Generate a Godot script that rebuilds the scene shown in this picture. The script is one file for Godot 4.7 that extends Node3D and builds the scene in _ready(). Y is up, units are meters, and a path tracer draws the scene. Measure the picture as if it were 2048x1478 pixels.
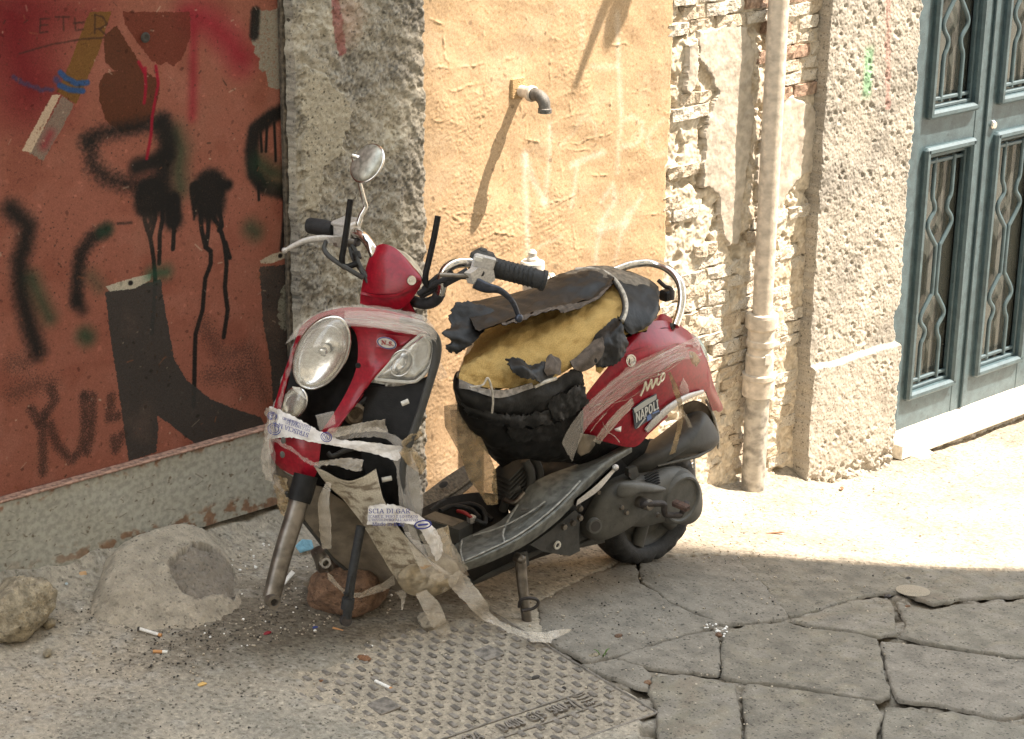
extends Node3D
# A wrecked scooter parked on a sloping alley in front of an old facade.
# Axes: x runs along the facade, y is up, z points out of the facade into the alley. Metres.

var rng := RandomNumberGenerator.new()
var nz := {}
var T := {}
var M := {}
const OUT := Vector3(-0.6, 0.35, 0.72)   # the way the street side of most sheets faces

# ---------- small helpers ----------
func v(a: Array) -> PackedVector3Array:
	var o := PackedVector3Array()
	for i in a.size() / 3:
		o.append(Vector3(a[i * 3], a[i * 3 + 1], a[i * 3 + 2]))
	return o

func w(a: Array) -> PackedVector2Array:
	var o := PackedVector2Array()
	for i in a.size() / 2:
		o.append(Vector2(a[i * 2], a[i * 2 + 1]))
	return o

func noise(freq: float, seed_: int, oct := 3, type := FastNoiseLite.TYPE_SIMPLEX_SMOOTH) -> FastNoiseLite:
	var k := "%s_%d_%d_%d" % [freq, seed_, oct, type]
	if not nz.has(k):
		var n := FastNoiseLite.new()
		n.noise_type = type
		n.seed = seed_
		n.frequency = freq
		n.fractal_octaves = oct
		n.fractal_type = FastNoiseLite.FRACTAL_FBM if oct > 1 else FastNoiseLite.FRACTAL_NONE
		nz[k] = n
	return nz[k]

func sst(a: float, b: float, x: float) -> float:
	return smoothstep(a, b, x)

const CO := [0.13591, -0.09322, -0.08168, -0.00097, 0.0117, -0.00175, -0.12469, 0.0199, 0.05702, -0.01328, 0.02574, 0.00122, -0.00613]
func gy(x: float, z: float) -> float:   # height of the street
	x = clampf(x, -1.6, 4.5)
	z = clampf(z, -0.2, 2.0)
	var x2 := x * x
	var x3 := x2 * x
	return CO[0] + CO[1] * x + CO[2] * x2 + CO[3] * x3 + CO[4] * x2 * x2 + CO[5] * x2 * x3 + z * (CO[6] + CO[7] * x + CO[8] * x2 + CO[9] * x3) + z * z * (CO[10] + CO[11] * x + CO[12] * x2)

func onto(x: float, z: float, lift := 0.0) -> Vector3:
	return Vector3(x, gy(x, z) + lift, z)

# ---------- meshes ----------
func grid_mesh(P: PackedVector3Array, nu: int, nv: int, close_v := false, C = null, UV = null) -> ArrayMesh:
	var N := PackedVector3Array()
	N.resize(P.size())
	for i in nu:
		var i0 := maxi(i - 1, 0)
		var i1 := mini(i + 1, nu - 1)
		for j in nv:
			var j0 := j - 1
			var j1 := j + 1
			if close_v:
				j0 = (j0 + nv) % nv
				j1 = j1 % nv
			else:
				j0 = maxi(j0, 0)
				j1 = mini(j1, nv - 1)
			var n := (P[i * nv + j1] - P[i * nv + j0]).cross(P[i1 * nv + j] - P[i0 * nv + j])
			N[i * nv + j] = n.normalized() if n.length_squared() > 1e-16 else Vector3.ZERO
	if close_v:   # poles of domes and lathes
		for i in [0, nu - 1]:
			var s := Vector3.ZERO
			for j in nv:
				s += N[i * nv + j]
			if P[i * nv].distance_to(P[i * nv + nv / 2]) < 1e-5:
				var inner: int = 1 if i == 0 else nu - 2
				s = Vector3.ZERO
				for j in nv:
					s += N[inner * nv + j]
				for j in nv:
					N[i * nv + j] = s.normalized()
	var I := PackedInt32Array()
	var cols := nv if close_v else nv - 1
	I.resize((nu - 1) * cols * 6)
	var k := 0
	for i in nu - 1:
		for j in cols:
			var j1 := (j + 1) % nv
			var a := i * nv + j
			var b := (i + 1) * nv + j
			var c := (i + 1) * nv + j1
			var d := i * nv + j1
			I[k] = a; I[k + 1] = b; I[k + 2] = c; I[k + 3] = a; I[k + 4] = c; I[k + 5] = d
			k += 6
	return arr(P, N, I, C, UV)

func arr(P, N, I, C = null, UV = null) -> ArrayMesh:
	var A := []
	A.resize(Mesh.ARRAY_MAX)
	A[Mesh.ARRAY_VERTEX] = P
	A[Mesh.ARRAY_NORMAL] = N
	A[Mesh.ARRAY_INDEX] = I
	if C != null: A[Mesh.ARRAY_COLOR] = C
	if UV != null: A[Mesh.ARRAY_TEX_UV] = UV
	var m := ArrayMesh.new()
	m.add_surface_from_arrays(Mesh.PRIMITIVE_TRIANGLES, A)
	return m

func join(ms: Array) -> ArrayMesh:
	var st := SurfaceTool.new()
	for m in ms:
		for s in m.get_surface_count():
			st.append_from(m, s, Transform3D.IDENTITY)
	return st.commit()

func smooth(p: PackedVector3Array, n: int) -> PackedVector3Array:
	var o := PackedVector3Array()
	var k := p.size()
	if k < 3:
		for i in n:
			o.append(p[0].lerp(p[k - 1], float(i) / (n - 1)))
		return o
	for i in n:
		var t := float(i) / (n - 1) * (k - 1)
		var a := mini(int(t), k - 2)
		var pre: Vector3 = p[a - 1] if a > 0 else p[0] * 2.0 - p[1]
		var post: Vector3 = p[a + 2] if a + 2 < k else p[k - 1] * 2.0 - p[k - 2]
		o.append(p[a].cubic_interpolate(p[a + 1], pre, post, t - a))
	return o

func smooth_loop(p: PackedVector3Array, n: int) -> PackedVector3Array:
	var o := PackedVector3Array()
	var k := p.size()
	for i in n:
		var t := float(i) / n * k
		var a := int(t)
		o.append(p[a % k].cubic_interpolate(p[(a + 1) % k], p[(a - 1 + k) % k], p[(a + 2) % k], t - a))
	return o

# a sheet through rows of control points, with thickness; bump = [amplitude, frequency, seed]
func sheet(rows: Array, nu: int, nv: int, thick := 0.003, bump = null, face := OUT, C = null) -> ArrayMesh:
	var k := rows.size()
	var fine := []
	for r in rows:
		fine.append(smooth(r, nv))
	var P := PackedVector3Array()
	P.resize(nu * nv)
	for j in nv:
		var col := PackedVector3Array()
		for i in k:
			col.append(fine[i][j])
		var s := smooth(col, nu)
		for i in nu:
			P[i * nv + j] = s[i]
	return skin(P, nu, nv, thick, bump, face, C)

func skin(P: PackedVector3Array, nu: int, nv: int, thick := 0.003, bump = null, face := OUT, C = null) -> ArrayMesh:
	var tot := Vector3.ZERO
	for i in nu - 1:
		for j in nv - 1:
			tot += (P[i * nv + j + 1] - P[i * nv + j]).cross(P[(i + 1) * nv + j] - P[i * nv + j])
	if tot.dot(face) < 0.0:
		var Q := PackedVector3Array()
		Q.resize(P.size())
		var Cq := PackedColorArray()
		if C != null: Cq.resize(P.size())
		for i in nu:
			for j in nv:
				Q[i * nv + j] = P[i * nv + nv - 1 - j]
				if C != null: Cq[i * nv + j] = C[i * nv + nv - 1 - j]
		P = Q
		if C != null: C = Cq
	var uv := PackedVector2Array()
	for i in nu:
		for j in nv:
			uv.append(Vector2(float(j) / (nv - 1), float(i) / (nu - 1)))
	if bump != null:
		var nn := noise(bump[1], bump[2], 4)
		var N0 := PackedVector3Array()
		for i in nu:
			for j in nv:
				var dj := P[i * nv + mini(j + 1, nv - 1)] - P[i * nv + maxi(j - 1, 0)]
				var di := P[mini(i + 1, nu - 1) * nv + j] - P[maxi(i - 1, 0) * nv + j]
				N0.append(dj.cross(di).normalized())
		for q in P.size():
			P[q] += N0[q] * nn.get_noise_3dv(P[q]) * bump[0]
		if bump.size() > 3:   # ragged edges
			var rg := noise(70.0, bump[2] + 1, 4)
			for i in nu:
				for j in nv:
					var q := i * nv + j
					if i == 0: P[q] += (P[q] - P[q + nv]).normalized() * rg.get_noise_3dv(P[q]) * bump[3]
					elif i == nu - 1: P[q] += (P[q] - P[q - nv]).normalized() * rg.get_noise_3dv(P[q]) * bump[3]
					if j == 0: P[q] += (P[q] - P[q + 1]).normalized() * rg.get_noise_3dv(P[q]) * bump[3]
					elif j == nv - 1: P[q] += (P[q] - P[q - 1]).normalized() * rg.get_noise_3dv(P[q]) * bump[3]
	var front := grid_mesh(P, nu, nv, false, C, uv)
	if thick <= 0.0:
		return front
	var A := front.surface_get_arrays(0)
	var N: PackedVector3Array = A[Mesh.ARRAY_NORMAL]
	var n := P.size()
	var PP := P.duplicate()
	var NN := N.duplicate()
	var I: PackedInt32Array = A[Mesh.ARRAY_INDEX].duplicate()
	var CC = C.duplicate() if C != null else null
	var UU := uv.duplicate()
	for q in n:
		PP.append(P[q] - N[q] * thick)
		NN.append(-N[q])
		UU.append(uv[q])
		if C != null: CC.append(C[q])
	for t in A[Mesh.ARRAY_INDEX].size() / 3:
		I.append(A[Mesh.ARRAY_INDEX][t * 3] + n)
		I.append(A[Mesh.ARRAY_INDEX][t * 3 + 2] + n)
		I.append(A[Mesh.ARRAY_INDEX][t * 3 + 1] + n)
	var rim := PackedInt32Array()
	for j in nv: rim.append(j)
	for i in range(1, nu): rim.append(i * nv + nv - 1)
	for j in range(nv - 2, -1, -1): rim.append((nu - 1) * nv + j)
	for i in range(nu - 2, 0, -1): rim.append(i * nv)
	for q in rim.size():
		var a := rim[q]
		var b := rim[(q + 1) % rim.size()]
		var s := PP.size()
		var nn := (P[b] - P[a]).cross(N[a]).normalized()
		for c in [P[a], P[b], P[b] - N[b] * thick, P[a] - N[a] * thick]:
			PP.append(c); NN.append(-nn)
		for c in [a, b, b, a]:
			UU.append(uv[c])
			if C != null: CC.append(C[c])
		for c in [0, 1, 2, 0, 2, 3]: I.append(s + c)
	return arr(PP, NN, I, CC, UU)

func tube(pts: PackedVector3Array, r, sides := 10, n := 0, flat := 1.0, flat_dir := Vector3.UP) -> ArrayMesh:
	var p := smooth(pts, n) if n > 0 else pts
	n = p.size()
	var rad := PackedFloat32Array()
	for i in n:
		if r is float or r is int: rad.append(r)
		else:
			var t: float = float(i) / (n - 1) * (r.size() - 1)
			var a: int = mini(int(t), r.size() - 2)
			rad.append(lerpf(r[a], r[a + 1], t - a))
	var P := PackedVector3Array()
	var up := Vector3.UP
	var t0 := (p[1] - p[0]).normalized()
	if absf(t0.dot(up)) > 0.9: up = Vector3.RIGHT
	if flat != 1.0: up = flat_dir
	var nrm := (up - t0 * up.dot(t0)).normalized()
	for i in n:
		var tg := (p[mini(i + 1, n - 1)] - p[maxi(i - 1, 0)]).normalized()
		nrm = (nrm - tg * nrm.dot(tg)).normalized()
		var bi := tg.cross(nrm)
		for j in sides:
			var a := TAU * j / sides
			P.append(p[i] + (nrm * cos(a) * flat + bi * sin(a)) * rad[i])
	# end caps as two extra rings drawn to the axis
	var Q := PackedVector3Array()
	for j in sides: Q.append(p[0])
	for j in sides: Q.append(p[0].lerp(P[j], 0.999))
	Q.append_array(P)
	for j in sides: Q.append(p[n - 1].lerp(P[(n - 1) * sides + j], 0.999))
	for j in sides: Q.append(p[n - 1])
	var m := grid_mesh(Q, n + 4, sides, true)
	var A := m.surface_get_arrays(0)
	var N: PackedVector3Array = A[Mesh.ARRAY_NORMAL]
	for j in sides:   # flat caps, round walls
		var q0 := (p[0] - p[1]).normalized()
		var q1 := (p[n - 1] - p[n - 2]).normalized()
		N[j] = q0; N[sides + j] = q0
		N[2 * sides + j] = (P[j] - p[0]).normalized()
		N[(n + 1) * sides + j] = (P[(n - 1) * sides + j] - p[n - 1]).normalized()
		N[(n + 2) * sides + j] = q1; N[(n + 3) * sides + j] = q1
	return arr(Q, N, A[Mesh.ARRAY_INDEX])

func axis_basis(axis: Vector3) -> Basis:
	var y := axis.normalized()
	var x := Vector3.UP.cross(y)
	if x.length() < 0.05: x = Vector3.RIGHT.cross(y)
	x = x.normalized()
	return Basis(x, y, x.cross(y))

# profile: Vector2(radius, height along axis)
func lathe(c: Vector3, axis: Vector3, prof: Array, seg := 28, sharp := true) -> ArrayMesh:
	var b := axis_basis(axis)
	var ms := []
	if not sharp:
		var P := PackedVector3Array()
		for p in prof:
			for j in seg:
				var a := TAU * j / seg
				P.append(c + b * Vector3(cos(a) * p.x, p.y, sin(a) * p.x))
		return grid_mesh(P, prof.size(), seg, true)
	for k in prof.size() - 1:
		var P := PackedVector3Array()
		for p in [prof[k], prof[k + 1]]:
			for j in seg:
				var a := TAU * j / seg
				P.append(c + b * Vector3(cos(a) * p.x, p.y, sin(a) * p.x))
		ms.append(grid_mesh(P, 2, seg, true))
	return join(ms)

func dome(outline: PackedVector3Array, n: Vector3, h: float, rings := 8, seg := 40, power := 2.0, back := 0.0, bump = null) -> ArrayMesh:
	var o := smooth_loop(outline, seg)
	return dome_raw(o, n, h, rings, power, back, bump)

func dome_raw(o: PackedVector3Array, n: Vector3, h: float, rings := 8, power := 2.0, back := 0.0, bump = null) -> ArrayMesh:
	var seg := o.size()
	var c := Vector3.ZERO
	for p in o: c += p / seg
	n = n.normalized()
	var turn := Vector3.ZERO
	for j in seg: turn += (o[j] - c).cross(o[(j + 1) % seg] - c)
	if turn.dot(n) < 0.0:
		o = o.duplicate()
		o.reverse()
	var P := PackedVector3Array()
	var nn: FastNoiseLite = noise(bump[1], bump[2], 4) if bump != null else null
	for k in rings + 1:
		var s := cos(PI / 2 * k / rings)
		var hh := h * pow(maxf(0.0, 1.0 - pow(s, power)), 1.0 / power)
		for j in seg:
			var q := c.lerp(o[j], s) + n * hh
			if nn: q += n * nn.get_noise_3dv(q) * bump[0] * (1.0 - s * s * 0.7)
			P.append(q)
	if back == 0.0:
		return grid_mesh(P, rings + 1, seg, true)
	var Q := PackedVector3Array()
	for k in rings + 1:
		var s := cos(PI / 2 * (rings - k) / rings)
		var hh := -back * pow(maxf(0.0, 1.0 - pow(s, power)), 1.0 / power)
		for j in seg:
			Q.append(c.lerp(o[j], s) + n * hh)
	Q.append_array(P.slice(seg))
	return grid_mesh(Q, rings * 2 + 1, seg, true)

# flat polygon pushed along d (a vector), sides included
func prism(o: PackedVector3Array, d: Vector3) -> ArrayMesh:
	var c := Vector3.ZERO
	for p in o: c += p / o.size()
	var n := Vector3.ZERO
	for j in o.size(): n += (o[j] - c).cross(o[(j + 1) % o.size()] - c)
	n = n.normalized()
	var b := axis_basis(n)
	var flat := PackedVector2Array()
	for p in o:
		var q: Vector3 = b.inverse() * (p - c)
		flat.append(Vector2(q.x, q.z))
	var I := Geometry2D.triangulate_polygon(flat)
	var P := PackedVector3Array()
	var N := PackedVector3Array()
	var J := PackedInt32Array()
	var s := n if n.dot(d) < 0 else -n
	for side in 2:
		var off := P.size()
		for p in o:
			P.append(p + d * side)
			N.append(s if side == 0 else -s)
		for t in I.size() / 3:
			var tri := [I[t * 3] + off, I[t * 3 + 1] + off, I[t * 3 + 2] + off]
			var fn := (P[tri[2]] - P[tri[0]]).cross(P[tri[1]] - P[tri[0]])
			if fn.dot(N[tri[0]]) < 0: tri = [tri[0], tri[2], tri[1]]
			for q in tri: J.append(q)
	for j in o.size():
		var a := o[j]
		var e := o[(j + 1) % o.size()]
		var fn := (e - a).cross(d).normalized()
		if fn.dot((a + e) / 2 - c) < 0: fn = -fn
		var off := P.size()
		for p in [a, e, e + d, a + d]:
			P.append(p); N.append(fn)
		var t := [0, 1, 2, 0, 2, 3]
		if (P[off + 2] - P[off]).cross(P[off + 1] - P[off]).dot(fn) < 0: t = [0, 2, 1, 0, 3, 2]
		for q in t: J.append(off + q)
	return arr(P, N, J)

# chamfered box
func box(c: Vector3, size: Vector3, bev := 0.004, b := Basis()) -> ArrayMesh:
	var h := size / 2
	bev = minf(bev, minf(h.x, minf(h.y, h.z)) * 0.9)
	var st := SurfaceTool.new()
	st.begin(Mesh.PRIMITIVE_TRIANGLES)
	st.set_smooth_group(-1)
	var pt := func(s: Vector3, ax: int) -> Vector3:
		var q := h - Vector3(bev, bev, bev)
		q[ax] = h[ax]
		return c + b * (q * s)
	var quad := func(ps: Array):
		var mid: Vector3 = Vector3.ZERO
		for p in ps: mid += p / ps.size()
		var n: Vector3 = (ps[2] - ps[0]).cross(ps[1] - ps[0])
		if n.dot(mid - c) < 0: ps.reverse()
		for t in ps.size() - 2:
			for p in [ps[0], ps[t + 1], ps[t + 2]]: st.add_vertex(p)
	for ax in 3:
		var u := (ax + 1) % 3
		var e := (ax + 2) % 3
		for s in [-1.0, 1.0]:
			var ps := []
			for k in [[-1, -1], [1, -1], [1, 1], [-1, 1]]:
				var sv := Vector3.ONE
				sv[ax] = s; sv[u] = k[0]; sv[e] = k[1]
				ps.append(pt.call(sv, ax))
			quad.call(ps)
		for k in [[-1, -1], [1, -1], [1, 1], [-1, 1]]:   # edges along ax
			var s0 := Vector3.ONE
			s0[u] = k[0]; s0[e] = k[1]; s0[ax] = -1
			var s1 := s0
			s1[ax] = 1
			quad.call([pt.call(s0, u), pt.call(s1, u), pt.call(s1, e), pt.call(s0, e)])
	for x in [-1, 1]:
		for y in [-1, 1]:
			for z in [-1, 1]:
				var s := Vector3(x, y, z)
				quad.call([pt.call(s, 0), pt.call(s, 1), pt.call(s, 2)])
	st.generate_normals()
	return st.commit()

func rock(c: Vector3, r: Vector3, seed_: int, rough := 0.25, freq := 1.6, b := Basis(), nu := 26, nv := 40, flat := 0.0, cube := 0.0) -> ArrayMesh:
	var n1 := noise(freq, seed_, 4)
	var n2 := noise(freq * 5.0, seed_ + 7, 3)
	var P := PackedVector3Array()
	var rg := RandomNumberGenerator.new()
	rg.seed = seed_
	var cuts := []
	for k in 9:
		cuts.append([Vector3(rg.randf_range(-1, 1), rg.randf_range(-1, 1), rg.randf_range(-1, 1)).normalized(), rg.randf_range(0.62, 0.9)])
	for i in nu:
		var th := PI * i / (nu - 1)
		for j in nv:
			var ph := TAU * j / nv
			var d := Vector3(sin(th) * cos(ph), -cos(th), sin(th) * sin(ph))
			var k := 1.0 + n1.get_noise_3dv(d * 1.0) * rough
			if flat > 0.0:
				for ct in cuts:
					var q: float = d.dot(ct[0])
					if q > 0.15: k = lerpf(k, minf(k, ct[1] / q), flat)
			k += n2.get_noise_3dv(d) * rough * 0.25
			if cube > 0.0: k *= lerpf(1.0, 1.0 / pow(pow(absf(d.x), 5.0) + pow(absf(d.y), 5.0) + pow(absf(d.z), 5.0), 0.2), cube)
			P.append(c + b * (d * r * k))
	return grid_mesh(P, nu, nv, true)

# ---------- nodes ----------
func part(mesh: Mesh, called: String, m: Material, parent: Node3D, label := "") -> MeshInstance3D:
	var o := MeshInstance3D.new()
	o.name = called
	o.mesh = mesh
	o.material_override = m
	parent.add_child(o, true)
	if parent.has_meta("base"): o.position = -(parent.get_meta("base") as Vector3)
	if label: o.set_meta("label", label)
	return o

var used := {}
func numbered(s: String) -> String:
	used[s] = used.get(s, -1) + 1
	return s if used[s] == 0 else "%s_%03d" % [s, used[s]]

func thing(called: String, label: String, category: String, base: Vector3, group := "") -> Node3D:
	var o := Node3D.new()
	o.name = numbered(called)
	add_child(o)
	o.position = base
	o.set_meta("base", base)
	o.set_meta("label", label)
	o.set_meta("category", category)
	if group: o.set_meta("group", group)
	return o

func single(mesh: Mesh, called: String, m: Material, label: String, category: String, group := "", kind := "") -> MeshInstance3D:
	var o := MeshInstance3D.new()
	o.name = numbered(called)
	o.mesh = mesh
	o.material_override = m
	add_child(o)
	if label: o.set_meta("label", label)
	if category: o.set_meta("category", category)
	if group: o.set_meta("group", group)
	if kind: o.set_meta("kind", kind)
	return o

# flat or raised lettering; origin at the left end of the baseline, x along the writing
func letters(s: String, size: float, depth: float, at: Vector3, x: Vector3, y: Vector3, serif := false, bold := false, wide := 1.0) -> ArrayMesh:
	var t := TextMesh.new()
	var f := SystemFont.new()
	f.font_names = PackedStringArray(["Droid Serif" if serif else "Droid Sans"])
	if bold: f.font_weight = 700
	t.font = f
	t.text = s
	t.font_size = 64
	t.pixel_size = size / 64.0
	t.depth = depth
	t.curve_step = 4.0
	t.horizontal_alignment = HORIZONTAL_ALIGNMENT_LEFT
	t.vertical_alignment = VERTICAL_ALIGNMENT_CENTER
	var xx := x.normalized()
	var zz := xx.cross(y).normalized()
	var yy := zz.cross(xx)
	var st := SurfaceTool.new()
	st.append_from(t, 0, Transform3D(Basis(xx * wide, yy, zz), at))
	return st.commit()

# ---------- textures and materials ----------
func grey_tex(key: String, size: int, freq: float, lo: float, hi: float, oct := 5, type := FastNoiseLite.TYPE_SIMPLEX_SMOOTH, seed_ := 1) -> ImageTexture:
	if T.has(key): return T[key]
	var n := FastNoiseLite.new()
	n.noise_type = type
	n.frequency = freq
	n.fractal_octaves = oct
	n.seed = seed_
	var im := n.get_seamless_image(size, size)
	im.convert(Image.FORMAT_L8)
	var d := im.get_data()
	for i in d.size():
		d[i] = int(clampf(lerpf(lo, hi, d[i] / 255.0), 0, 1) * 255.0)
	T[key] = ImageTexture.create_from_image(Image.create_from_data(size, size, false, Image.FORMAT_L8, d))
	return T[key]

# crisp mineral grain: every pixel differs a little, with dark and pale specks a few pixels wide
func grit_tex(key: String, size: int, seed_: int, dark: int, pale: int, low := 110) -> void:
	var rg := RandomNumberGenerator.new()
	rg.seed = seed_
	var d := PackedByteArray()
	d.resize(size * size)
	for i in d.size():
		d[i] = 200 + rg.randi() % 40
	for k in dark + pale:
		var x := rg.randi() % size
		var y := rg.randi() % size
		var r := 0.5 + pow(rg.randf(), 4.0) * 2.2
		var st := rg.randf_range(0.7, 1.5)
		var turn := Vector2.from_angle(rg.randf() * PI)
		var tone := rg.randi_range(low, 200) if k < dark else rg.randi_range(236, 255)
		for j in range(-4, 5):
			for i in range(-4, 5):
				if Vector2((i * turn.x + j * turn.y) / st, (j * turn.x - i * turn.y) * st).length() < r + rg.randf() * 0.6: d[posmod(y + j, size) * size + posmod(x + i, size)] = tone + rg.randi() % 12 - 6 if tone < 240 else tone
	T[key] = ImageTexture.create_from_image(Image.create_from_data(size, size, false, Image.FORMAT_L8, d))

func mt(c: Color, rough := 0.8, o := {}) -> StandardMaterial3D:
	var m := StandardMaterial3D.new()
	m.albedo_color = c.linear_to_srgb()
	m.roughness = rough
	m.metallic = o.get("metal", 0.0)
	m.metallic_specular = o.get("spec", 0.5)
	if o.has("tex"):
		m.albedo_texture = o.tex
	if o.get("tri", true):
		m.uv1_triplanar = true
		m.uv1_world_triplanar = o.get("world", true)
		m.uv1_scale = Vector3.ONE * o.get("scale", 2.0)
	if o.has("bump"):
		m.heightmap_enabled = true
		m.heightmap_texture = o.get("btex", T.grain)
		m.heightmap_scale = o.bump
	if o.has("detail"):
		m.detail_enabled = true
		m.detail_albedo = o.detail
		m.detail_blend_mode = BaseMaterial3D.BLEND_MODE_MUL
		m.detail_uv_layer = BaseMaterial3D.DETAIL_UV_2
		m.uv2_triplanar = true
		m.uv2_world_triplanar = true
		m.uv2_scale = Vector3.ONE * o.get("dscale", 5.0)
	if o.has("rtex"):
		m.roughness_texture = o.rtex
	if o.has("coat"):
		m.clearcoat_enabled = true
		m.clearcoat = o.coat
		m.clearcoat_roughness = o.get("coat_rough", 0.1)
	if o.get("vcol", false): m.vertex_color_use_as_albedo = true
	if o.has("alpha"):
		m.transparency = BaseMaterial3D.TRANSPARENCY_ALPHA
		m.albedo_color.a = o.alpha
	if o.has("back"):
		m.backlight_enabled = true
		m.backlight = o.back
	m.cull_mode = BaseMaterial3D.CULL_DISABLED
	return m

# ---------- painter: flat paint on a picture that covers a rectangle of a wall ----------
class Paint:
	var im: Image
	var o: Vector2       # wall position of the lower left corner
	var k: float         # pixels per metre
	var W: int
	var H: int
	func _init(x0: float, y0: float, x1: float, y1: float, res: float, c: Color):
		o = Vector2(x0, y0)
		k = res
		W = int((x1 - x0) * res)
		H = int((y1 - y0) * res)
		im = Image.create(W, H, false, Image.FORMAT_RGB8)
		im.fill(c.linear_to_srgb())
	func put(x: int, y: int, c: Color, a: float):
		im.set_pixel(x, H - 1 - y, im.get_pixel(x, H - 1 - y).lerp(c, clampf(a, 0, 1)))
	# soft line; grit = noise that breaks the edge or speckles the paint
	func line(pts: PackedVector2Array, r: float, soft: float, c: Color, a := 1.0, grit: FastNoiseLite = null, amount := 0.0, radii = null):
		c = c.linear_to_srgb()
		var lo := Vector2(1e9, 1e9)
		var hi := -lo
		var rm := r
		if radii != null:
			for q in radii: rm = maxf(rm, q)
		for p in pts:
			lo = lo.min(p)
			hi = hi.max(p)
		lo = ((lo - o) - Vector2.ONE * (rm + soft)) * k
		hi = ((hi - o) + Vector2.ONE * (rm + soft)) * k
		for y in range(maxi(0, int(lo.y)), mini(H, int(hi.y) + 1)):
			for x in range(maxi(0, int(lo.x)), mini(W, int(hi.x) + 1)):
				var p := o + Vector2(x, y) / k
				var d := 1e9
				for i in maxi(1, pts.size() - 1):
					var q := pts[i]
					var rr := r
					if pts.size() > 1:
						var e := pts[i + 1] - pts[i]
						var t := clampf((p - q).dot(e) / maxf(e.length_squared(), 1e-9), 0, 1)
						q += e * t
						if radii != null: rr = lerpf(radii[i], radii[i + 1], t)
					d = minf(d, p.distance_to(q) - rr)
				if d < soft:
					var b := 1.0 - smoothstep(-soft, soft, d + (grit.get_noise_2d(p.x, p.y) * amount * soft if grit else 0.0))
					if grit: b *= clampf(1.0 + grit.get_noise_2d(p.x * 3.0 + 9.0, p.y * 3.0) * amount, 0, 1)
					put(x, y, c, b * a)
	func area(poly: PackedVector2Array, c: Color, a := 1.0, soft := 0.004, grit: FastNoiseLite = null, amount := 0.0):
		c = c.linear_to_srgb()
		var lo := Vector2(1e9, 1e9)
		var hi := -lo
		for p in poly:
			lo = lo.min(p)
			hi = hi.max(p)
		lo = (lo - o - Vector2.ONE * 0.02) * k
		hi = (hi - o + Vector2.ONE * 0.02) * k
		for y in range(maxi(0, int(lo.y)), mini(H, int(hi.y) + 1)):
			for x in range(maxi(0, int(lo.x)), mini(W, int(hi.x) + 1)):
				var p := o + Vector2(x, y) / k
				if grit: p += Vector2(grit.get_noise_2d(p.x, p.y), grit.get_noise_2d(p.y + 5.0, p.x)) * amount
				if Geometry2D.is_point_in_polygon(p, poly):
					var cov := 1.0
					if grit and soft > 0.0: cov = clampf(1.0 + grit.get_noise_2d(p.x * 4.0, p.y * 4.0) * soft * 100.0, 0.0, 1.0)
					put(x, y, c, a * cov)
	# mottled patches of another colour where a noise passes a threshold
	func mottle(n: FastNoiseLite, lo: float, hi: float, c: Color, a: float, mask = null):
		c = c.linear_to_srgb()
		for y in H:
			for x in W:
				var p := o + Vector2(x, y) / k
				var q := smoothstep(lo, hi, n.get_noise_2d(p.x, p.y)) * a
				if q > 0.004 and mask != null: q *= mask.call(p)
				if q > 0.004: put(x, y, c, q)
	func tex() -> ImageTexture:
		return ImageTexture.create_from_image(im)

# relief wall: z = h(x, y); colour c(x, y); uv = wall rectangle
func relief(x0: float, y0: float, x1: float, y1: float, step: float, hf: Callable, cf = null) -> ArrayMesh:
	var nu := int((y1 - y0) / step) + 1
	var nv := int((x1 - x0) / step) + 1
	var P := PackedVector3Array()
	var C := PackedColorArray()
	var U := PackedVector2Array()
	P.resize(nu * nv)
	U.resize(nu * nv)
	if cf != null: C.resize(nu * nv)
	for i in nu:
		var y := lerpf(y0, y1, float(i) / (nu - 1))
		for j in nv:
			var x := lerpf(x0, x1, float(j) / (nv - 1))
			P[i * nv + j] = Vector3(x, y, hf.call(x, y))
			U[i * nv + j] = Vector2(float(j) / (nv - 1), 1.0 - float(i) / (nu - 1))
			if cf != null: C[i * nv + j] = cf.call(x, y)
	return grid_mesh(P, nu, nv, false, C if cf != null else null, U)

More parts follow.
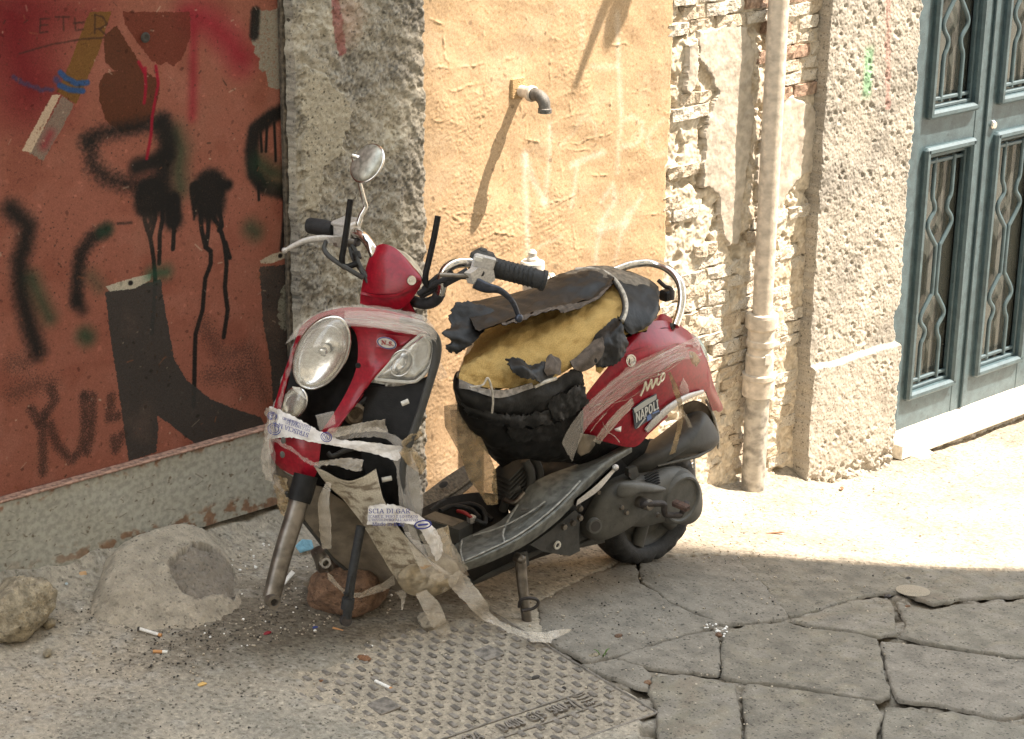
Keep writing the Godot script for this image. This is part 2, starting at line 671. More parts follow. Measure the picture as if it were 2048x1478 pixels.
# ====================================================================
func _ready() -> void:
	rng.seed = 7
	# --- camera ---
	var cam := Camera3D.new()
	cam.name = "camera"
	cam.fov = 20.752
	cam.near = 0.1
	cam.far = 400.0
	cam.transform = Transform3D(Basis(Vector3(0.75350726, 0.00988328, 0.6573653), Vector3(0.21026101, 0.9437492, -0.25520139), Vector3(-0.6229102, 0.33051439, 0.7090438)), Vector3(-2.7, 2.35, 4.2))
	add_child(cam)
	# --- sky, sun, exposure ---
	var env := Environment.new()
	env.background_mode = Environment.BG_SKY
	var sky := Sky.new()
	var sm := ProceduralSkyMaterial.new()
	sm.sky_top_color = Color(0.72, 0.76, 0.8)
	sm.sky_horizon_color = Color(0.93, 0.9, 0.86)
	sm.sky_curve = 0.12
	sm.ground_bottom_color = Color(0.42, 0.38, 0.33)
	sm.ground_horizon_color = Color(0.62, 0.58, 0.52)
	sm.sun_angle_max = 0.0
	sky.sky_material = sm
	env.sky = sky
	env.background_energy_multiplier = 1.9
	env.tonemap_mode = Environment.TONE_MAPPER_LINEAR
	env.tonemap_exposure = 3.5
	env.sdfgi_enabled = true
	env.ssao_enabled = true
	env.ssil_enabled = true
	var we := WorldEnvironment.new()
	we.name = "world"
	we.environment = env
	add_child(we)
	var sun := DirectionalLight3D.new()
	sun.name = "sun"
	sun.light_energy = 1.6
	sun.light_color = Color(1.0, 0.93, 0.86)
	sun.light_angular_distance = 0.5
	sun.shadow_enabled = true
	add_child(sun)
	sun.look_at_from_position(Vector3(4.45, 8.45, 2.97), Vector3.ZERO)
	make_materials()
	print("materials ", Time.get_ticks_msec())
	make_ground()
	print("ground ", Time.get_ticks_msec())
	make_buildings()
	make_metal_door()
	print("metal door ", Time.get_ticks_msec())
	make_pillar()
	make_yellow_wall()
	print("yellow ", Time.get_ticks_msec())
	make_brick_wall()
	make_right_pillar()
	print("right pillar ", Time.get_ticks_msec())
	make_green_door()
	make_pipes()
	make_manhole()
	make_scooter()
	print("scooter ", Time.get_ticks_msec())
	make_litter()
	print("done ", Time.get_ticks_msec())

func make_materials() -> void:
	grey_tex("grain", 512, 0.06, 0.0, 1.0, 5)
	grey_tex("fine", 512, 0.11, 0.66, 1.14, 5, FastNoiseLite.TYPE_SIMPLEX_SMOOTH, 3)
	grey_tex("blotch", 512, 0.011, 0.55, 1.2, 6, FastNoiseLite.TYPE_SIMPLEX_SMOOTH, 5)
	grey_tex("soft", 512, 0.02, 0.8, 1.08, 5, FastNoiseLite.TYPE_SIMPLEX_SMOOTH, 9)
	grey_tex("cells", 512, 0.05, 0.0, 1.0, 3, FastNoiseLite.TYPE_CELLULAR, 4)
	grey_tex("streak", 512, 0.03, 0.45, 1.2, 6, FastNoiseLite.TYPE_SIMPLEX_SMOOTH, 12)
	grit_tex("grit", 512, 5, 4200, 2400)
	grit_tex("speck", 512, 9, 500, 500, 165)
	M.stone = mt(Color(1, 1, 1), 0.95, {"vcol": true, "tex": T.grit, "scale": 1.7, "bump": 0.14, "spec": 0.25})
	M.plaster = mt(Color(1, 1, 1), 0.9, {"vcol": true, "tex": T.soft, "scale": 2.3, "bump": 0.06, "spec": 0.25})
	M.ground = mt(Color(1, 1, 1), 0.95, {"vcol": true, "tex": T.grit, "scale": 1.35, "bump": 0.12, "spec": 0.2, "detail": T.soft, "dscale": 5.3})
	M.slab = mt(Color(0.29, 0.258, 0.21), 0.85, {"vcol": true, "tex": T.grit, "scale": 1.5, "bump": 0.16, "spec": 0.35, "detail": T.soft, "dscale": 1.1})
	M.brick = mt(Color(0.62, 0.53, 0.41), 0.95, {"tex": T.grit, "scale": 2.0, "bump": 0.4, "spec": 0.2})
	M.brick_pale = mt(Color(0.68, 0.62, 0.52), 0.95, {"tex": T.grit, "scale": 2.2, "bump": 0.4, "spec": 0.2})
	M.brick_red = mt(Color(0.56, 0.4, 0.3), 0.95, {"tex": T.blotch, "scale": 9.0, "bump": 0.5, "spec": 0.2})
	M.house = mt(Color(0.68, 0.58, 0.44), 0.95, {"tex": T.blotch, "scale": 0.4})
	M.house2 = mt(Color(0.5, 0.42, 0.32), 0.95, {"tex": T.blotch, "scale": 0.4})
	M.iron = mt(Color(0.06, 0.05, 0.045), 0.7, {"metal": 0.4, "tex": T.blotch, "scale": 6.0, "bump": 0.1})
	M.cast = mt(Color(0.23, 0.2, 0.165), 0.75, {"metal": 0.15, "tex": T.blotch, "scale": 5.0, "bump": 0.12})
	M.green = mt(Color(0.095, 0.152, 0.172), 0.38, {"tex": T.speck, "scale": 0.9, "bump": 0.02, "detail": T.soft, "dscale": 1.5})
	M.marble = mt(Color(0.75, 0.7, 0.6), 0.6, {"tex": T.soft, "scale": 3.0, "bump": 0.05})
	M.glass = mt(Color(0.13, 0.14, 0.125), 0.06, {"alpha": 0.55, "tri": false, "spec": 0.4})
	M.room = mt(Color(0.05, 0.054, 0.05), 0.9, {"tex": T.soft, "scale": 0.6})
	M.pvc = mt(Color(0.66, 0.58, 0.47), 0.55, {"tex": T.soft, "scale": 3.2, "bump": 0.06, "detail": T.soft, "dscale": 2.3})
	M.pipe_grey = mt(Color(0.5, 0.47, 0.41), 0.5, {"tex": T.blotch, "scale": 4.0, "metal": 0.3, "bump": 0.05})
	M.zinc = mt(Color(0.16, 0.155, 0.14), 0.6, {"metal": 0.4, "tex": T.blotch, "scale": 8.0, "bump": 0.1})
	M.chrome = mt(Color(0.72, 0.7, 0.66), 0.13, {"metal": 1.0, "tex": T.soft, "scale": 9.0})
	M.steel = mt(Color(0.24, 0.21, 0.175), 0.42, {"metal": 0.85, "tex": T.blotch, "scale": 4.0, "bump": 0.02})
	M.alloy = mt(Color(0.52, 0.49, 0.45), 0.45, {"metal": 0.45, "tex": T.soft, "scale": 14.0, "bump": 0.05})
	M.red = mt(Color(0.3, 0.006, 0.018), 0.38, {"tex": T.soft, "scale": 4.0, "coat": 0.25, "coat_rough": 0.15, "spec": 0.35, "detail": T.soft, "dscale": 11.0})
	M.black = mt(Color(0.014, 0.0135, 0.013), 0.55, {"spec": 0.3, "tex": T.blotch, "scale": 6.0, "bump": 0.05})
	M.dusty = mt(Color(0.062, 0.06, 0.053), 0.66, {"tex": T.soft, "scale": 3.0, "bump": 0.03, "detail": T.speck, "dscale": 3.0})
	M.dusty2 = mt(Color(0.12, 0.115, 0.1), 0.62, {"tex": T.soft, "scale": 3.0, "bump": 0.03, "detail": T.speck, "dscale": 3.0})
	M.brown = mt(Color(0.25, 0.2, 0.14), 0.8, {"tex": T.blotch, "scale": 3.0, "bump": 0.05, "detail": T.speck, "dscale": 3.0})
	M.rubber = mt(Color(0.02, 0.02, 0.02), 0.7, {"tex": T.blotch, "scale": 10.0, "bump": 0.1})
	M.leather = mt(Color(0.012, 0.0115, 0.011), 0.5, {"spec": 0.35, "tex": T.blotch, "scale": 5.0, "btex": T.cells, "bump": 0.05})
	M.leather_dust = mt(Color(0.2, 0.165, 0.12), 0.75, {"tex": T.streak, "scale": 3.0, "bump": 0.08})
	M.leather_back = mt(Color(0.11, 0.085, 0.065), 0.9, {"tex": T.blotch, "scale": 8.0, "bump": 0.1})
	M.foam = mt(Color(0.5, 0.335, 0.125), 0.95, {"tex": T.fine, "scale": 5.0, "bump": 0.12, "btex": T.grit, "spec": 0.12})
	M.piping = mt(Color(0.55, 0.5, 0.42), 0.7, {"tex": T.blotch, "scale": 9.0})
	M.cream = mt(Color(1, 1, 1), 0.8, {"vcol": true, "tex": T.fine, "scale": 4.0, "bump": 0.08})
	M.tape = mt(Color(0.68, 0.6, 0.49), 0.3, {"alpha": 0.27, "tex": T.soft, "scale": 7.0})
	M.tape_clear = mt(Color(0.8, 0.73, 0.65), 0.26, {"alpha": 0.14, "tri": false})
	M.tape_brown = mt(Color(0.5, 0.37, 0.21), 0.45, {"tex": T.blotch, "scale": 6.0, "bump": 0.12, "alpha": 0.5, "back": Color(0.3, 0.22, 0.12)})
	M.tape_white = mt(Color(0.72, 0.68, 0.64), 0.45, {"tex": T.soft, "scale": 5.0, "bump": 0.1})
	M.print_blue = mt(Color(0.03, 0.04, 0.2), 0.6, {"tri": false})
	M.lens = mt(Color(0.9, 0.9, 0.85), 0.05, {"alpha": 0.12, "tri": false})
	M.reflector = mt(Color(0.88, 0.85, 0.78), 0.24, {"metal": 1.0, "tex": T.soft, "scale": 8.0, "bump": 0.06, "btex": T.soft})
	M.white_plastic = mt(Color(0.6, 0.57, 0.5), 0.5, {"tex": T.soft, "scale": 5.0})
	M.paper = mt(Color(0.75, 0.72, 0.66), 0.8, {"tex": T.soft, "scale": 20.0})
	M.filter = mt(Color(0.6, 0.3, 0.12), 0.85, {"tex": T.fine, "scale": 20.0})
	M.ash = mt(Color(0.04, 0.035, 0.03), 0.95, {"tri": false})
	M.tan = mt(Color(0.5, 0.42, 0.29), 0.95, {"tex": T.blotch, "scale": 5.0, "btex": T.cells, "bump": 0.4, "detail": T.grit, "dscale": 2.0})
	M.boulder = mt(Color(0.45, 0.385, 0.29), 0.95, {"tex": T.grit, "scale": 1.5, "bump": 0.2, "detail": T.soft, "dscale": 2.0})
	M.terracotta = mt(Color(0.3, 0.17, 0.1), 0.95, {"tex": T.blotch, "scale": 5.0, "bump": 0.35, "detail": T.grit, "dscale": 2.0})
	M.leaf = mt(Color(0.22, 0.1, 0.045), 0.9, {"tex": T.blotch, "scale": 25.0})
	M.bead = mt(Color(0.8, 0.78, 0.74), 0.8, {"tri": false})

# ---------- street ----------
var slab_polys: Array = []

func make_ground() -> void:
	slab_polys = [
		w([0.5107, 0.9705, 0.6683, 0.9609, 0.8002, 0.9598, 0.8502, 0.9684, 0.7853, 1.0443, 0.6852, 1.1436, 0.6599, 1.141, 0.5997, 1.102, 0.5615, 1.0669, 0.53, 1.0251]),
		w([0.8771, 0.9879, 0.9769, 0.9815, 1.098, 1.007, 1.1186, 1.0698, 1.2038, 1.1424, 1.2319, 1.2011, 1.1369, 1.2948, 1.0456, 1.3783, 0.972, 1.4569, 0.9189, 1.4603, 0.8748, 1.4077, 0.8227, 1.3175, 0.7741, 1.2574, 0.7055, 1.2151, 0.6786, 1.1732, 0.7797, 1.0694]),
		w([1.1302, 1.0121, 1.2473, 0.9968, 1.421, 0.9785, 1.5029, 0.9868, 1.5209, 1.0207, 1.4339, 1.1043, 1.3117, 1.2043, 1.2542, 1.1867, 1.2234, 1.1263, 1.1621, 1.0618]),
		w([1.5328, 1.0446, 1.56, 1.1399, 1.6536, 1.1414, 1.972, 1.2359, 1.5332, 1.5343, 1.4842, 1.4638, 1.4455, 1.4051, 1.3965, 1.3331, 1.3342, 1.2636, 1.3281, 1.221, 1.4218, 1.1676]),
		w([1.2361, 1.2223, 1.2852, 1.267, 1.3545, 1.3577, 1.4584, 1.4819, 1.5073, 1.552, 1.2566, 1.7231, 1.1214, 1.7014, 1.054, 1.5894, 1.0164, 1.529, 0.9729, 1.492, 1.0278, 1.4257, 1.1347, 1.3239]),
		w([0.6889, 1.2442, 0.7628, 1.3018, 0.8106, 1.3617, 0.9002, 1.4657, 0.8495, 1.526, 0.7947, 1.5575, 0.5435, 1.7552, 0.2959, 1.5912, 0.537, 1.3777, 0.629, 1.2819]),
		w([0.5095, 1.0933, 0.5841, 1.1171, 0.6418, 1.1759, 0.6547, 1.2256, 0.5767, 1.3027, 0.5035, 1.3819, 0.284, 1.5834, 0.1373, 1.4886, 0.409, 1.2079, 0.4452, 1.1433]),
		w([0.9099, 1.5065, 0.9564, 1.5371, 0.963, 1.5953, 1.0285, 1.6084, 1.0957, 1.7198, 1.1444, 1.7999, 0.7919, 2.0419, 0.4949, 1.8327, 0.8239, 1.5625]),
		w([0.3951, 0.9568, 0.4843, 0.983, 0.5184, 1.0295, 0.5056, 1.0762, 0.4399, 1.1221, 0.4298, 1.0614, 0.4095, 1.0014]),
		w([1.9997, 1.2313, 2.3667, 1.3674, 1.6475, 1.8042, 1.5173, 1.558]), w([1.498, 1.5711, 1.6345, 1.8121, 1.1959, 2.0801, 1.1584, 1.8021]),
		w([0.5408, 0.6326, 0.7882, 0.5531, 1.0219, 0.4858, 0.9152, 0.6275, 0.8854, 0.7695, 0.9165, 0.9173, 0.8252, 0.9282, 0.6964, 0.9331, 0.5269, 0.9462, 0.4286, 0.9362, 0.4081, 0.8121]),
		w([1.0606, 0.4888, 1.3729, 0.5558, 1.2615, 0.786, 1.1411, 0.9691, 1.0071, 0.954, 0.933, 0.9245, 0.9079, 0.7631, 0.9329, 0.6259]),
		w([1.3829, 0.559, 1.7587, 0.7973, 1.7209, 0.9427, 1.6221, 0.9745, 1.562, 0.9469, 1.4636, 0.9436, 1.2835, 0.966, 1.1557, 0.9675, 1.2707, 0.7895]),
		w([1.7681, 0.8056, 2.1928, 1.0859, 2.4919, 1.2913, 2.4109, 1.3405, 1.7413, 1.0907, 1.6436, 1.0837, 1.6384, 0.9917, 1.733, 0.9484]),
	]
	var hull := w([0.3839, 0.9387, 0.3951, 0.8187, 0.5399, 0.6254, 0.7989, 0.5417, 1.0409, 0.4665, 1.3911, 0.539, 1.7824, 0.7785, 2.5192, 1.2747, 0.9262, 2.2461, -0.0221, 1.5849, 0.3967, 1.1531, 0.3908, 1.0653])
	var n1 := noise(2.2, 11, 4)
	var n2 := noise(14.0, 12, 4)
	var n3 := noise(60.0, 13, 3)
	var soil := w([-0.0631, 0.1212, 0.0903, 0.1361, 0.2223, 0.1874, 0.3019, 0.3104, 0.1926, 0.5109, 0.0113, 0.6421, -0.1826, 0.6084, -0.2732, 0.4338])
	var cover := Rect2(-0.35, 0.575, 0.722, 0.643)
	var xs := PackedFloat32Array()
	var zs := PackedFloat32Array()
	for q in [-150.0, -80.0, -40.0, -20.0, -10.0, -6.0, -4.0, -3.0, -2.3]: xs.append(q)
	var q0 := -1.8
	while q0 < 4.2:
		xs.append(q0)
		q0 += 0.0085
	for q in [4.4, 4.8, 5.5, 7.0, 10.0, 18.0, 40.0, 80.0, 150.0]: xs.append(q)
	zs.append(-0.5)
	q0 = -0.16
	while q0 < 2.1:
		zs.append(q0)
		q0 += 0.0085
	for q in [2.3, 2.7, 3.3, 4.2, 5.5, 8.0, 14.0, 30.0, 70.0, 150.0]: zs.append(q)
	var nu := zs.size()
	var nv := xs.size()
	var P := PackedVector3Array()
	var C := PackedColorArray()
	P.resize(nu * nv)
	C.resize(nu * nv)
	var tan_ := Color(0.53, 0.46, 0.36)
	var grey := Color(0.36, 0.325, 0.262)
	var dark := Color(0.12, 0.095, 0.068)
	var pale := Color(0.6, 0.55, 0.47)
	var hmin := Vector2(1e9, 1e9)
	var hmax := -hmin
	for p in hull:
		hmin = hmin.min(p)
		hmax = hmax.max(p)
	for i in nu:
		var z := zs[i]
		for j in nv:
			var x := xs[j]
			var y := gy(x, z)
			var a := n1.get_noise_2d(x, z)
			var b := n2.get_noise_2d(x, z)
			var c := n3.get_noise_2d(x, z)
			y += (a * 0.012 + b * 0.0035 + c * 0.0016) * lerpf(1.0, 0.35, sst(0.2, 0.5, x) * sst(0.2, 0.42, z))
			# sand banked against the foot of the facade
			y += (0.05 if x < 2.6 else 0.012) * exp(-maxf(z, 0.0) / 0.06) * (0.7 + a)
			var p := Vector2(x, z)
			var in_hull := x > hmin.x and x < hmax.x and z > hmin.y and z < hmax.y and Geometry2D.is_point_in_polygon(p, hull)
			# dust over grey stone: grey shows where the dust is thin
			var k := clampf(0.38 + a * 1.1 + b * 0.6 + c * 0.35, 0.0, 1.0)
			var col := tan_.lerp(grey, k)
			col = col.lerp(pale, sst(0.15, 0.6, b - a * 0.4) * 0.5)
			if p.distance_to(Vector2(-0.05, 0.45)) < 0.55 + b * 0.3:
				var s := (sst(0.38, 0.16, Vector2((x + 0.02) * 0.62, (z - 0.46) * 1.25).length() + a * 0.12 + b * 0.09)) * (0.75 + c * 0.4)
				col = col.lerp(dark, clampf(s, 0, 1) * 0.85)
			if c > 0.32 and b > 0.0: col = col.lerp(dark, 0.45)
			if in_hull:
				y -= 0.009 + 0.012 * sst(0.1, -0.25, b + a)
				col = Color(0.2, 0.165, 0.12).lerp(pale, clampf(b + 0.3, 0, 1) * 0.6)
			else:
				var near := maxf(maxf(cover.position.x - x, x - cover.end.x), maxf(cover.position.y - z, z - cover.end.y))
				if near < 0.06:
					var side := maxf(cover.position.x + 0.1 - x, (cover.position.y + 0.09 - z) * 1.1)   # dirt has drifted over the left and the back
					var drift := sst(-0.05, 0.05, side + a * 0.07 + b * 0.05)
					y = lerpf(y, gy(x, z) + 0.002 + b * 0.001 + drift * 0.006, sst(0.06, 0.02, near))
					if near < 0.0: y = lerpf(gy(x, z) - 0.014 * sst(0.0, -0.012, near), y, drift)
					if near < 0.004 and (x > 0.36 or z > 1.2): col = col.lerp(dark, 0.5)
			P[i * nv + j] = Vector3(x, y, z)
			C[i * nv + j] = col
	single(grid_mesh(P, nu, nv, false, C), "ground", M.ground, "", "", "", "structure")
	# flagstones in front, each with its own worn edges
	var pav := Node3D.new()
	pav.name = "pavement"
	pav.set_meta("kind", "structure")
	add_child(pav)
	var tones := [Color(1, 1, 1), Color(0.88, 0.88, 0.86), Color(1.05, 1.0, 0.94), Color(0.94, 0.95, 0.93)]
	for s in slab_polys.size():
		part(flagstone(slab_polys[s], s, tones[s % 4] if s != 11 else Color(1.35, 1.3, 1.2)), "flagstone", M.slab, pav)

func flagstone(poly: PackedVector2Array, s: int, tone: Color) -> ArrayMesh:
	var n1 := noise(9.0, 40 + s, 4)
	var n2 := noise(45.0, 60 + s, 3)
	var n3 := noise(3.0, 80 + s, 3)
	var grown := Geometry2D.offset_polygon(poly, 0.0075 if s < 11 else 0.0102)
	if grown.size(): poly = grown[0]
	var o := PackedVector2Array()
	for i in poly.size():
		var a := poly[i]
		var b := poly[(i + 1) % poly.size()]
		var m := maxi(2, int(a.distance_to(b) / 0.012))
		for k in m:
			var p := a.lerp(b, float(k) / m)
			o.append(p + Vector2(n1.get_noise_2d(p.x, p.y), n1.get_noise_2d(p.y + 7.0, p.x)) * 0.007 + Vector2(n2.get_noise_2d(p.x, p.y), n2.get_noise_2d(p.y, p.x + 3.0)) * 0.005)
	var inner := []
	for d in [0.0025, 0.007]:
		var off := Geometry2D.offset_polygon(o, -d, Geometry2D.JOIN_ROUND)
		if off.size(): inner.append(off[0])
	var pts := o.duplicate()
	var rim := o.size()
	for r in inner: pts.append_array(r)
	var lo := Vector2(1e9, 1e9)
	var hi := -lo
	for p in o:
		lo = lo.min(p)
		hi = hi.max(p)
	var core: PackedVector2Array = inner[1] if inner.size() > 1 else o
	var shrunk := Geometry2D.offset_polygon(core, -0.008)
	var step := 0.0095
	if shrunk.size():
		var zz := lo.y
		while zz < hi.y:
			var xx := lo.x
			while xx < hi.x:
				var p := Vector2(xx + fmod(absf(zz) * 37.7, 1.0) * step * 0.5, zz)
				if Geometry2D.is_point_in_polygon(p, shrunk[0]): pts.append(p)
				xx += step
			zz += step
	var I := Geometry2D.triangulate_delaunay(pts)
	var st := SurfaceTool.new()
	st.begin(Mesh.PRIMITIVE_TRIANGLES)
	st.set_smooth_group(0)
	var first: int = rim + (inner[0].size() if inner.size() else 0)
	for i in pts.size():
		var p := pts[i]
		var h := 0.005 if i >= first else (0.0032 if i >= rim else -0.006)
		if s >= 11: h -= 0.004
		h += n3.get_noise_2d(p.x, p.y) * 0.004 + n1.get_noise_2d(p.x, p.y) * 0.0025 + n2.get_noise_2d(p.x * 0.7, p.y * 1.6) * 0.0024
		var k := 1.0 + n1.get_noise_2d(p.x * 0.6, p.y * 1.5) * 0.18
		var dust := clampf(n3.get_noise_2d(p.x * 1.5 + 4.0, p.y * 2.5) * 1.8 - 0.1 + n1.get_noise_2d(p.x * 0.5, p.y * 1.6) * 0.8, 0, 1)
		st.set_color((tone * k).lerp(Color(1.6, 1.45, 1.2), dust * 0.4))
		st.add_vertex(Vector3(p.x, gy(p.x, p.y) + h, p.y))
	for t in I.size() / 3:
		var a := pts[I[t * 3]]
		var b := pts[I[t * 3 + 1]]
		var c := pts[I[t * 3 + 2]]
		if not Geometry2D.is_point_in_polygon((a + b + c) / 3.0, o): continue
		var turn := (b - a).cross(c - a)
		for k in ([0, 1, 2] if turn > 0 else [0, 2, 1]): st.add_index(I[t * 3 + k])
	for i in rim:   # sides down into the joint
		pass
	st.generate_normals()
	return st.commit()

# ---------- buildings that frame the alley ----------
func make_buildings() -> void:
	# the house across the alley: its corner ends the shade
	var h := thing("opposite_house", "tall house across the alley whose corner shades the street", "building", Vector3(-4.0, 0.1, 4.75))
	var wall := part(box(Vector3(-6.1, 6.8, 8.75), Vector3(27.8, 17.6, 8.0), 0.05), "wall", M.house, h)
	for i in 5:
		for k in 3:
			var c := Vector3(5.6 - i * 3.0, 3.6 + k * 4.2, 4.73)
			var f := part(join([box(c + Vector3(-0.55, 0, 0), Vector3(0.1, 2.0, 0.06)), box(c + Vector3(0.55, 0, 0), Vector3(0.1, 2.0, 0.06)), box(c + Vector3(0, 1.05, 0), Vector3(1.2, 0.1, 0.06)), box(c + Vector3(0, -1.05, 0), Vector3(1.3, 0.1, 0.1))]), "window", M.marble, h)
			part(box(c + Vector3(0, 0, 0.005), Vector3(1.0, 1.98, 0.03)), "shutter", M.green, f)
	# unseen backing added behind the doors and facings to stop light leaks
	var f := thing("backing_wall", "added backing wall behind the doors, stone pillars and plaster against light leaks", "wall", Vector3(1.0, -0.4, -0.4))
	part(box(Vector3(-0.68, 1.3, -0.42), Vector3(1.82, 4.0, 0.3), 0.02), "wall", M.house2, f)
	part(box(Vector3(1.55, 1.3, -0.27), Vector3(2.62, 4.0, 0.3), 0.02), "wall", M.house2, f)
	part(box(Vector3(3.4, 2.4, -0.35), Vector3(1.06, 1.6, 0.3), 0.02), "wall", M.house2, f)
	part(box(Vector3(4.6, 1.3, -0.2), Vector3(1.3, 4.0, 0.5), 0.02), "wall", M.house2, f)
	part(box(Vector3(-2.4, 1.3, -0.2), Vector3(1.5, 4.0, 0.4), 0.02), "wall", M.house2, f)
	part(box(Vector3(1.2, 3.2, -0.16), Vector3(9.0, 0.35, 0.5), 0.02), "cornice", M.marble, f)

# ---------- painted metal door ----------
func make_metal_door() -> void:
	var Z := -0.03
	var base := Vector3(-0.5, 0.15, Z)
	var d := thing("metal_door", "rusty terracotta metal door painted with black boots and graffiti", "door", base)
	var terra := Color(0.31, 0.115, 0.08)
	var p := Paint.new(-0.86, 0.405, 0.225, 1.74, 560.0, terra)
	var gr := noise(70.0, 3, 3)
	var gm := noise(9.0, 4, 4)
	var black := Color(0.016, 0.015, 0.014)
	var deep := Color(0.14, 0.008, 0.012)
	var brown := Color(0.10, 0.035, 0.018)
	var green := Color(0.02, 0.055, 0.03)
	var rg0 := RandomNumberGenerator.new()
	rg0.seed = 77
	p.mottle(gm, 0.05, 0.5, Color(0.36, 0.15, 0.11), 0.4)
	p.mottle(noise(5.0, 8, 4), 0.1, 0.5, Color(0.23, 0.072, 0.047), 0.45)
	p.line(w([-0.5104, 1.5739, -0.5108, 1.5017, -0.4861, 1.406]), 0.075, 0.11, deep, 0.85)
	p.line(w([-0.5097, 1.5834, -0.3214, 1.5597]), 0.03, 0.09, deep, 0.5)
	p.line(w([-0.0455, 1.532, -0.01, 1.5181, 0.0195, 1.4996, 0.0667, 1.453, 0.1019, 1.4017]), 0.03, 0.05, Color(0.27, 0.01, 0.025), 0.75)
	p.line(w([-0.0351, 1.5002, -0.0399, 1.4025, -0.0492, 1.2779]), 0.008, 0.02, Color(0.27, 0.01, 0.025), 0.7)
	p.area(w([-0.2286, 1.5554, -0.0453, 1.537, -0.0453, 1.4756, -0.072, 1.4244, -0.0997, 1.4096, -0.1169, 1.4219, -0.135, 1.4163, -0.1578, 1.4307, -0.1956, 1.4817, -0.2272, 1.5303]), Color(0.13, 0.03, 0.018), 0.8, 0.004, gr, 0.003)
	p.area(w([-0.2831, 1.5013, -0.2476, 1.5249, -0.2243, 1.4848, -0.2032, 1.4522, -0.1769, 1.4033, -0.2173, 1.4107, -0.2628, 1.4197, -0.2842, 1.4413]), brown, 0.95, 0.0, gr, 0.002)
	p.area(w([-0.2858, 1.4164, -0.2514, 1.4173, -0.1711, 1.4026, -0.1389, 1.3782, -0.1406, 1.3474, -0.166, 1.2858, -0.2083, 1.2682, -0.2494, 1.2646, -0.2931, 1.3031, -0.307, 1.3533, -0.3054, 1.3935]), brown, 0.95, 0.0, gr, 0.003)
	p.area(w([-0.3183, 1.5643, -0.2596, 1.5585, -0.2994, 1.4681, -0.3691, 1.3512, -0.4176, 1.3875, -0.3791, 1.4474]), Color(0.17, 0.085, 0.022), 0.9, 0.0, gr, 0.002)
	p.area(w([-0.4063, 1.3761, -0.3747, 1.3519, -0.412, 1.2965, -0.4641, 1.2272, -0.498, 1.2509, -0.4372, 1.3301]), Color(0.23, 0.19, 0.15), 0.9, 0.006, gr, 0.003)
	p.line(w([-0.4401, 1.2903, -0.4587, 1.2628]), 0.006, 0.02, Color(0.3, 0.02, 0.03), 0.8)
	p.area(w([-0.4307, 1.3817, -0.4089, 1.3789, -0.4924, 1.2525, -0.518, 1.2588]), Color(0.58, 0.46, 0.33), 0.95, 0.002, gr, 0.002)
	for s in [w([-0.4051, 1.4307, -0.3923, 1.4167, -0.3657, 1.4, -0.3367, 1.3989]), w([-0.41, 1.4015, -0.3833, 1.3872, -0.3492, 1.3804])]:
		p.line(s, 0.007, 0.003, Color(0.03, 0.08, 0.22), 0.95, gr, 0.3)
	p.line(w([-0.5256, 1.4353, -0.5013, 1.4177, -0.4596, 1.3977, -0.4299, 1.393]), 0.005, 0.005, Color(0.05, 0.05, 0.12), 0.8, gr, 0.8)
	p.line(w([-0.4172, 1.4158, -0.4157, 1.4141]), 0.008, 0.006, Color(0.05, 0.06, 0.16), 0.8)
	# spray can lettering
	p.line(w([-0.1026, 1.243, -0.0867, 1.1984, -0.0955, 1.1465, -0.0917, 1.103]), 0.02, 0.04, green, 0.8)
	p.line(w([-0.3472, 1.261, -0.3067, 1.2706, -0.2372, 1.2733, -0.1784, 1.2756, -0.1369, 1.2741]), 0.016, 0.022, black, 0.95, gr, 0.5)
	p.line(w([-0.1369, 1.2741, -0.1219, 1.2194, -0.1332, 1.1788, -0.1453, 1.1221, -0.1296, 1.0768, -0.1171, 1.0262]), 0.026, 0.02, black, 0.97, gr, 0.35)
	p.line(w([-0.2138, 1.1751, -0.1721, 1.1793, -0.1235, 1.1906]), 0.02, 0.015, black, 0.95)
	p.line(w([-0.3365, 1.2502, -0.3343, 1.1985, -0.3022, 1.1625, -0.2455, 1.1379, -0.1872, 1.1234]), 0.016, 0.026, black, 0.92, gr, 0.6)
	p.line(w([-0.1795, 1.1009, -0.1806, 1.0825]), 0.045, 0.012, black, 1.0, gr, 0.3)
	p.line(w([-0.1146, 1.0744, -0.1171, 1.0262]), 0.022, 0.008, black, 1.0)
	p.line(w([-0.0058, 1.0893, -0.0078, 1.046, -0.0057, 1.0238]), 0.05, 0.014, black, 1.0, gr, 0.3, [0.05, 0.045, 0.014])
	p.line(w([0.0319, 1.0888, 0.0477, 1.0891]), 0.014, 0.01, black, 1.0)
	p.line(w([-0.049, 1.0962, -0.0561, 1.0158]), 0.01, 0.004, black, 1.0, gr, 0.4, [0.018, 0.002])
	for s in [w([-0.1962, 1.0717, -0.1983, 1.0346, -0.1859, 0.9894, -0.18, 0.9341, -0.1779, 0.8846, -0.1846, 0.8198, -0.1956, 0.7444]), w([-0.1694, 1.0673, -0.1683, 1.0349, -0.1856, 0.9947]), w([-0.1447, 1.0793, -0.1473, 1.0313, -0.1584, 0.9954, -0.1649, 0.9215]), w([-0.1168, 1.0316, -0.1167, 0.999, -0.123, 0.951]), w([-0.1876, 1.0649, -0.1793, 1.0314, -0.1936, 1.0123])]:
		p.line(s, 0.006, 0.002, black, 1.0, gr, 0.4)
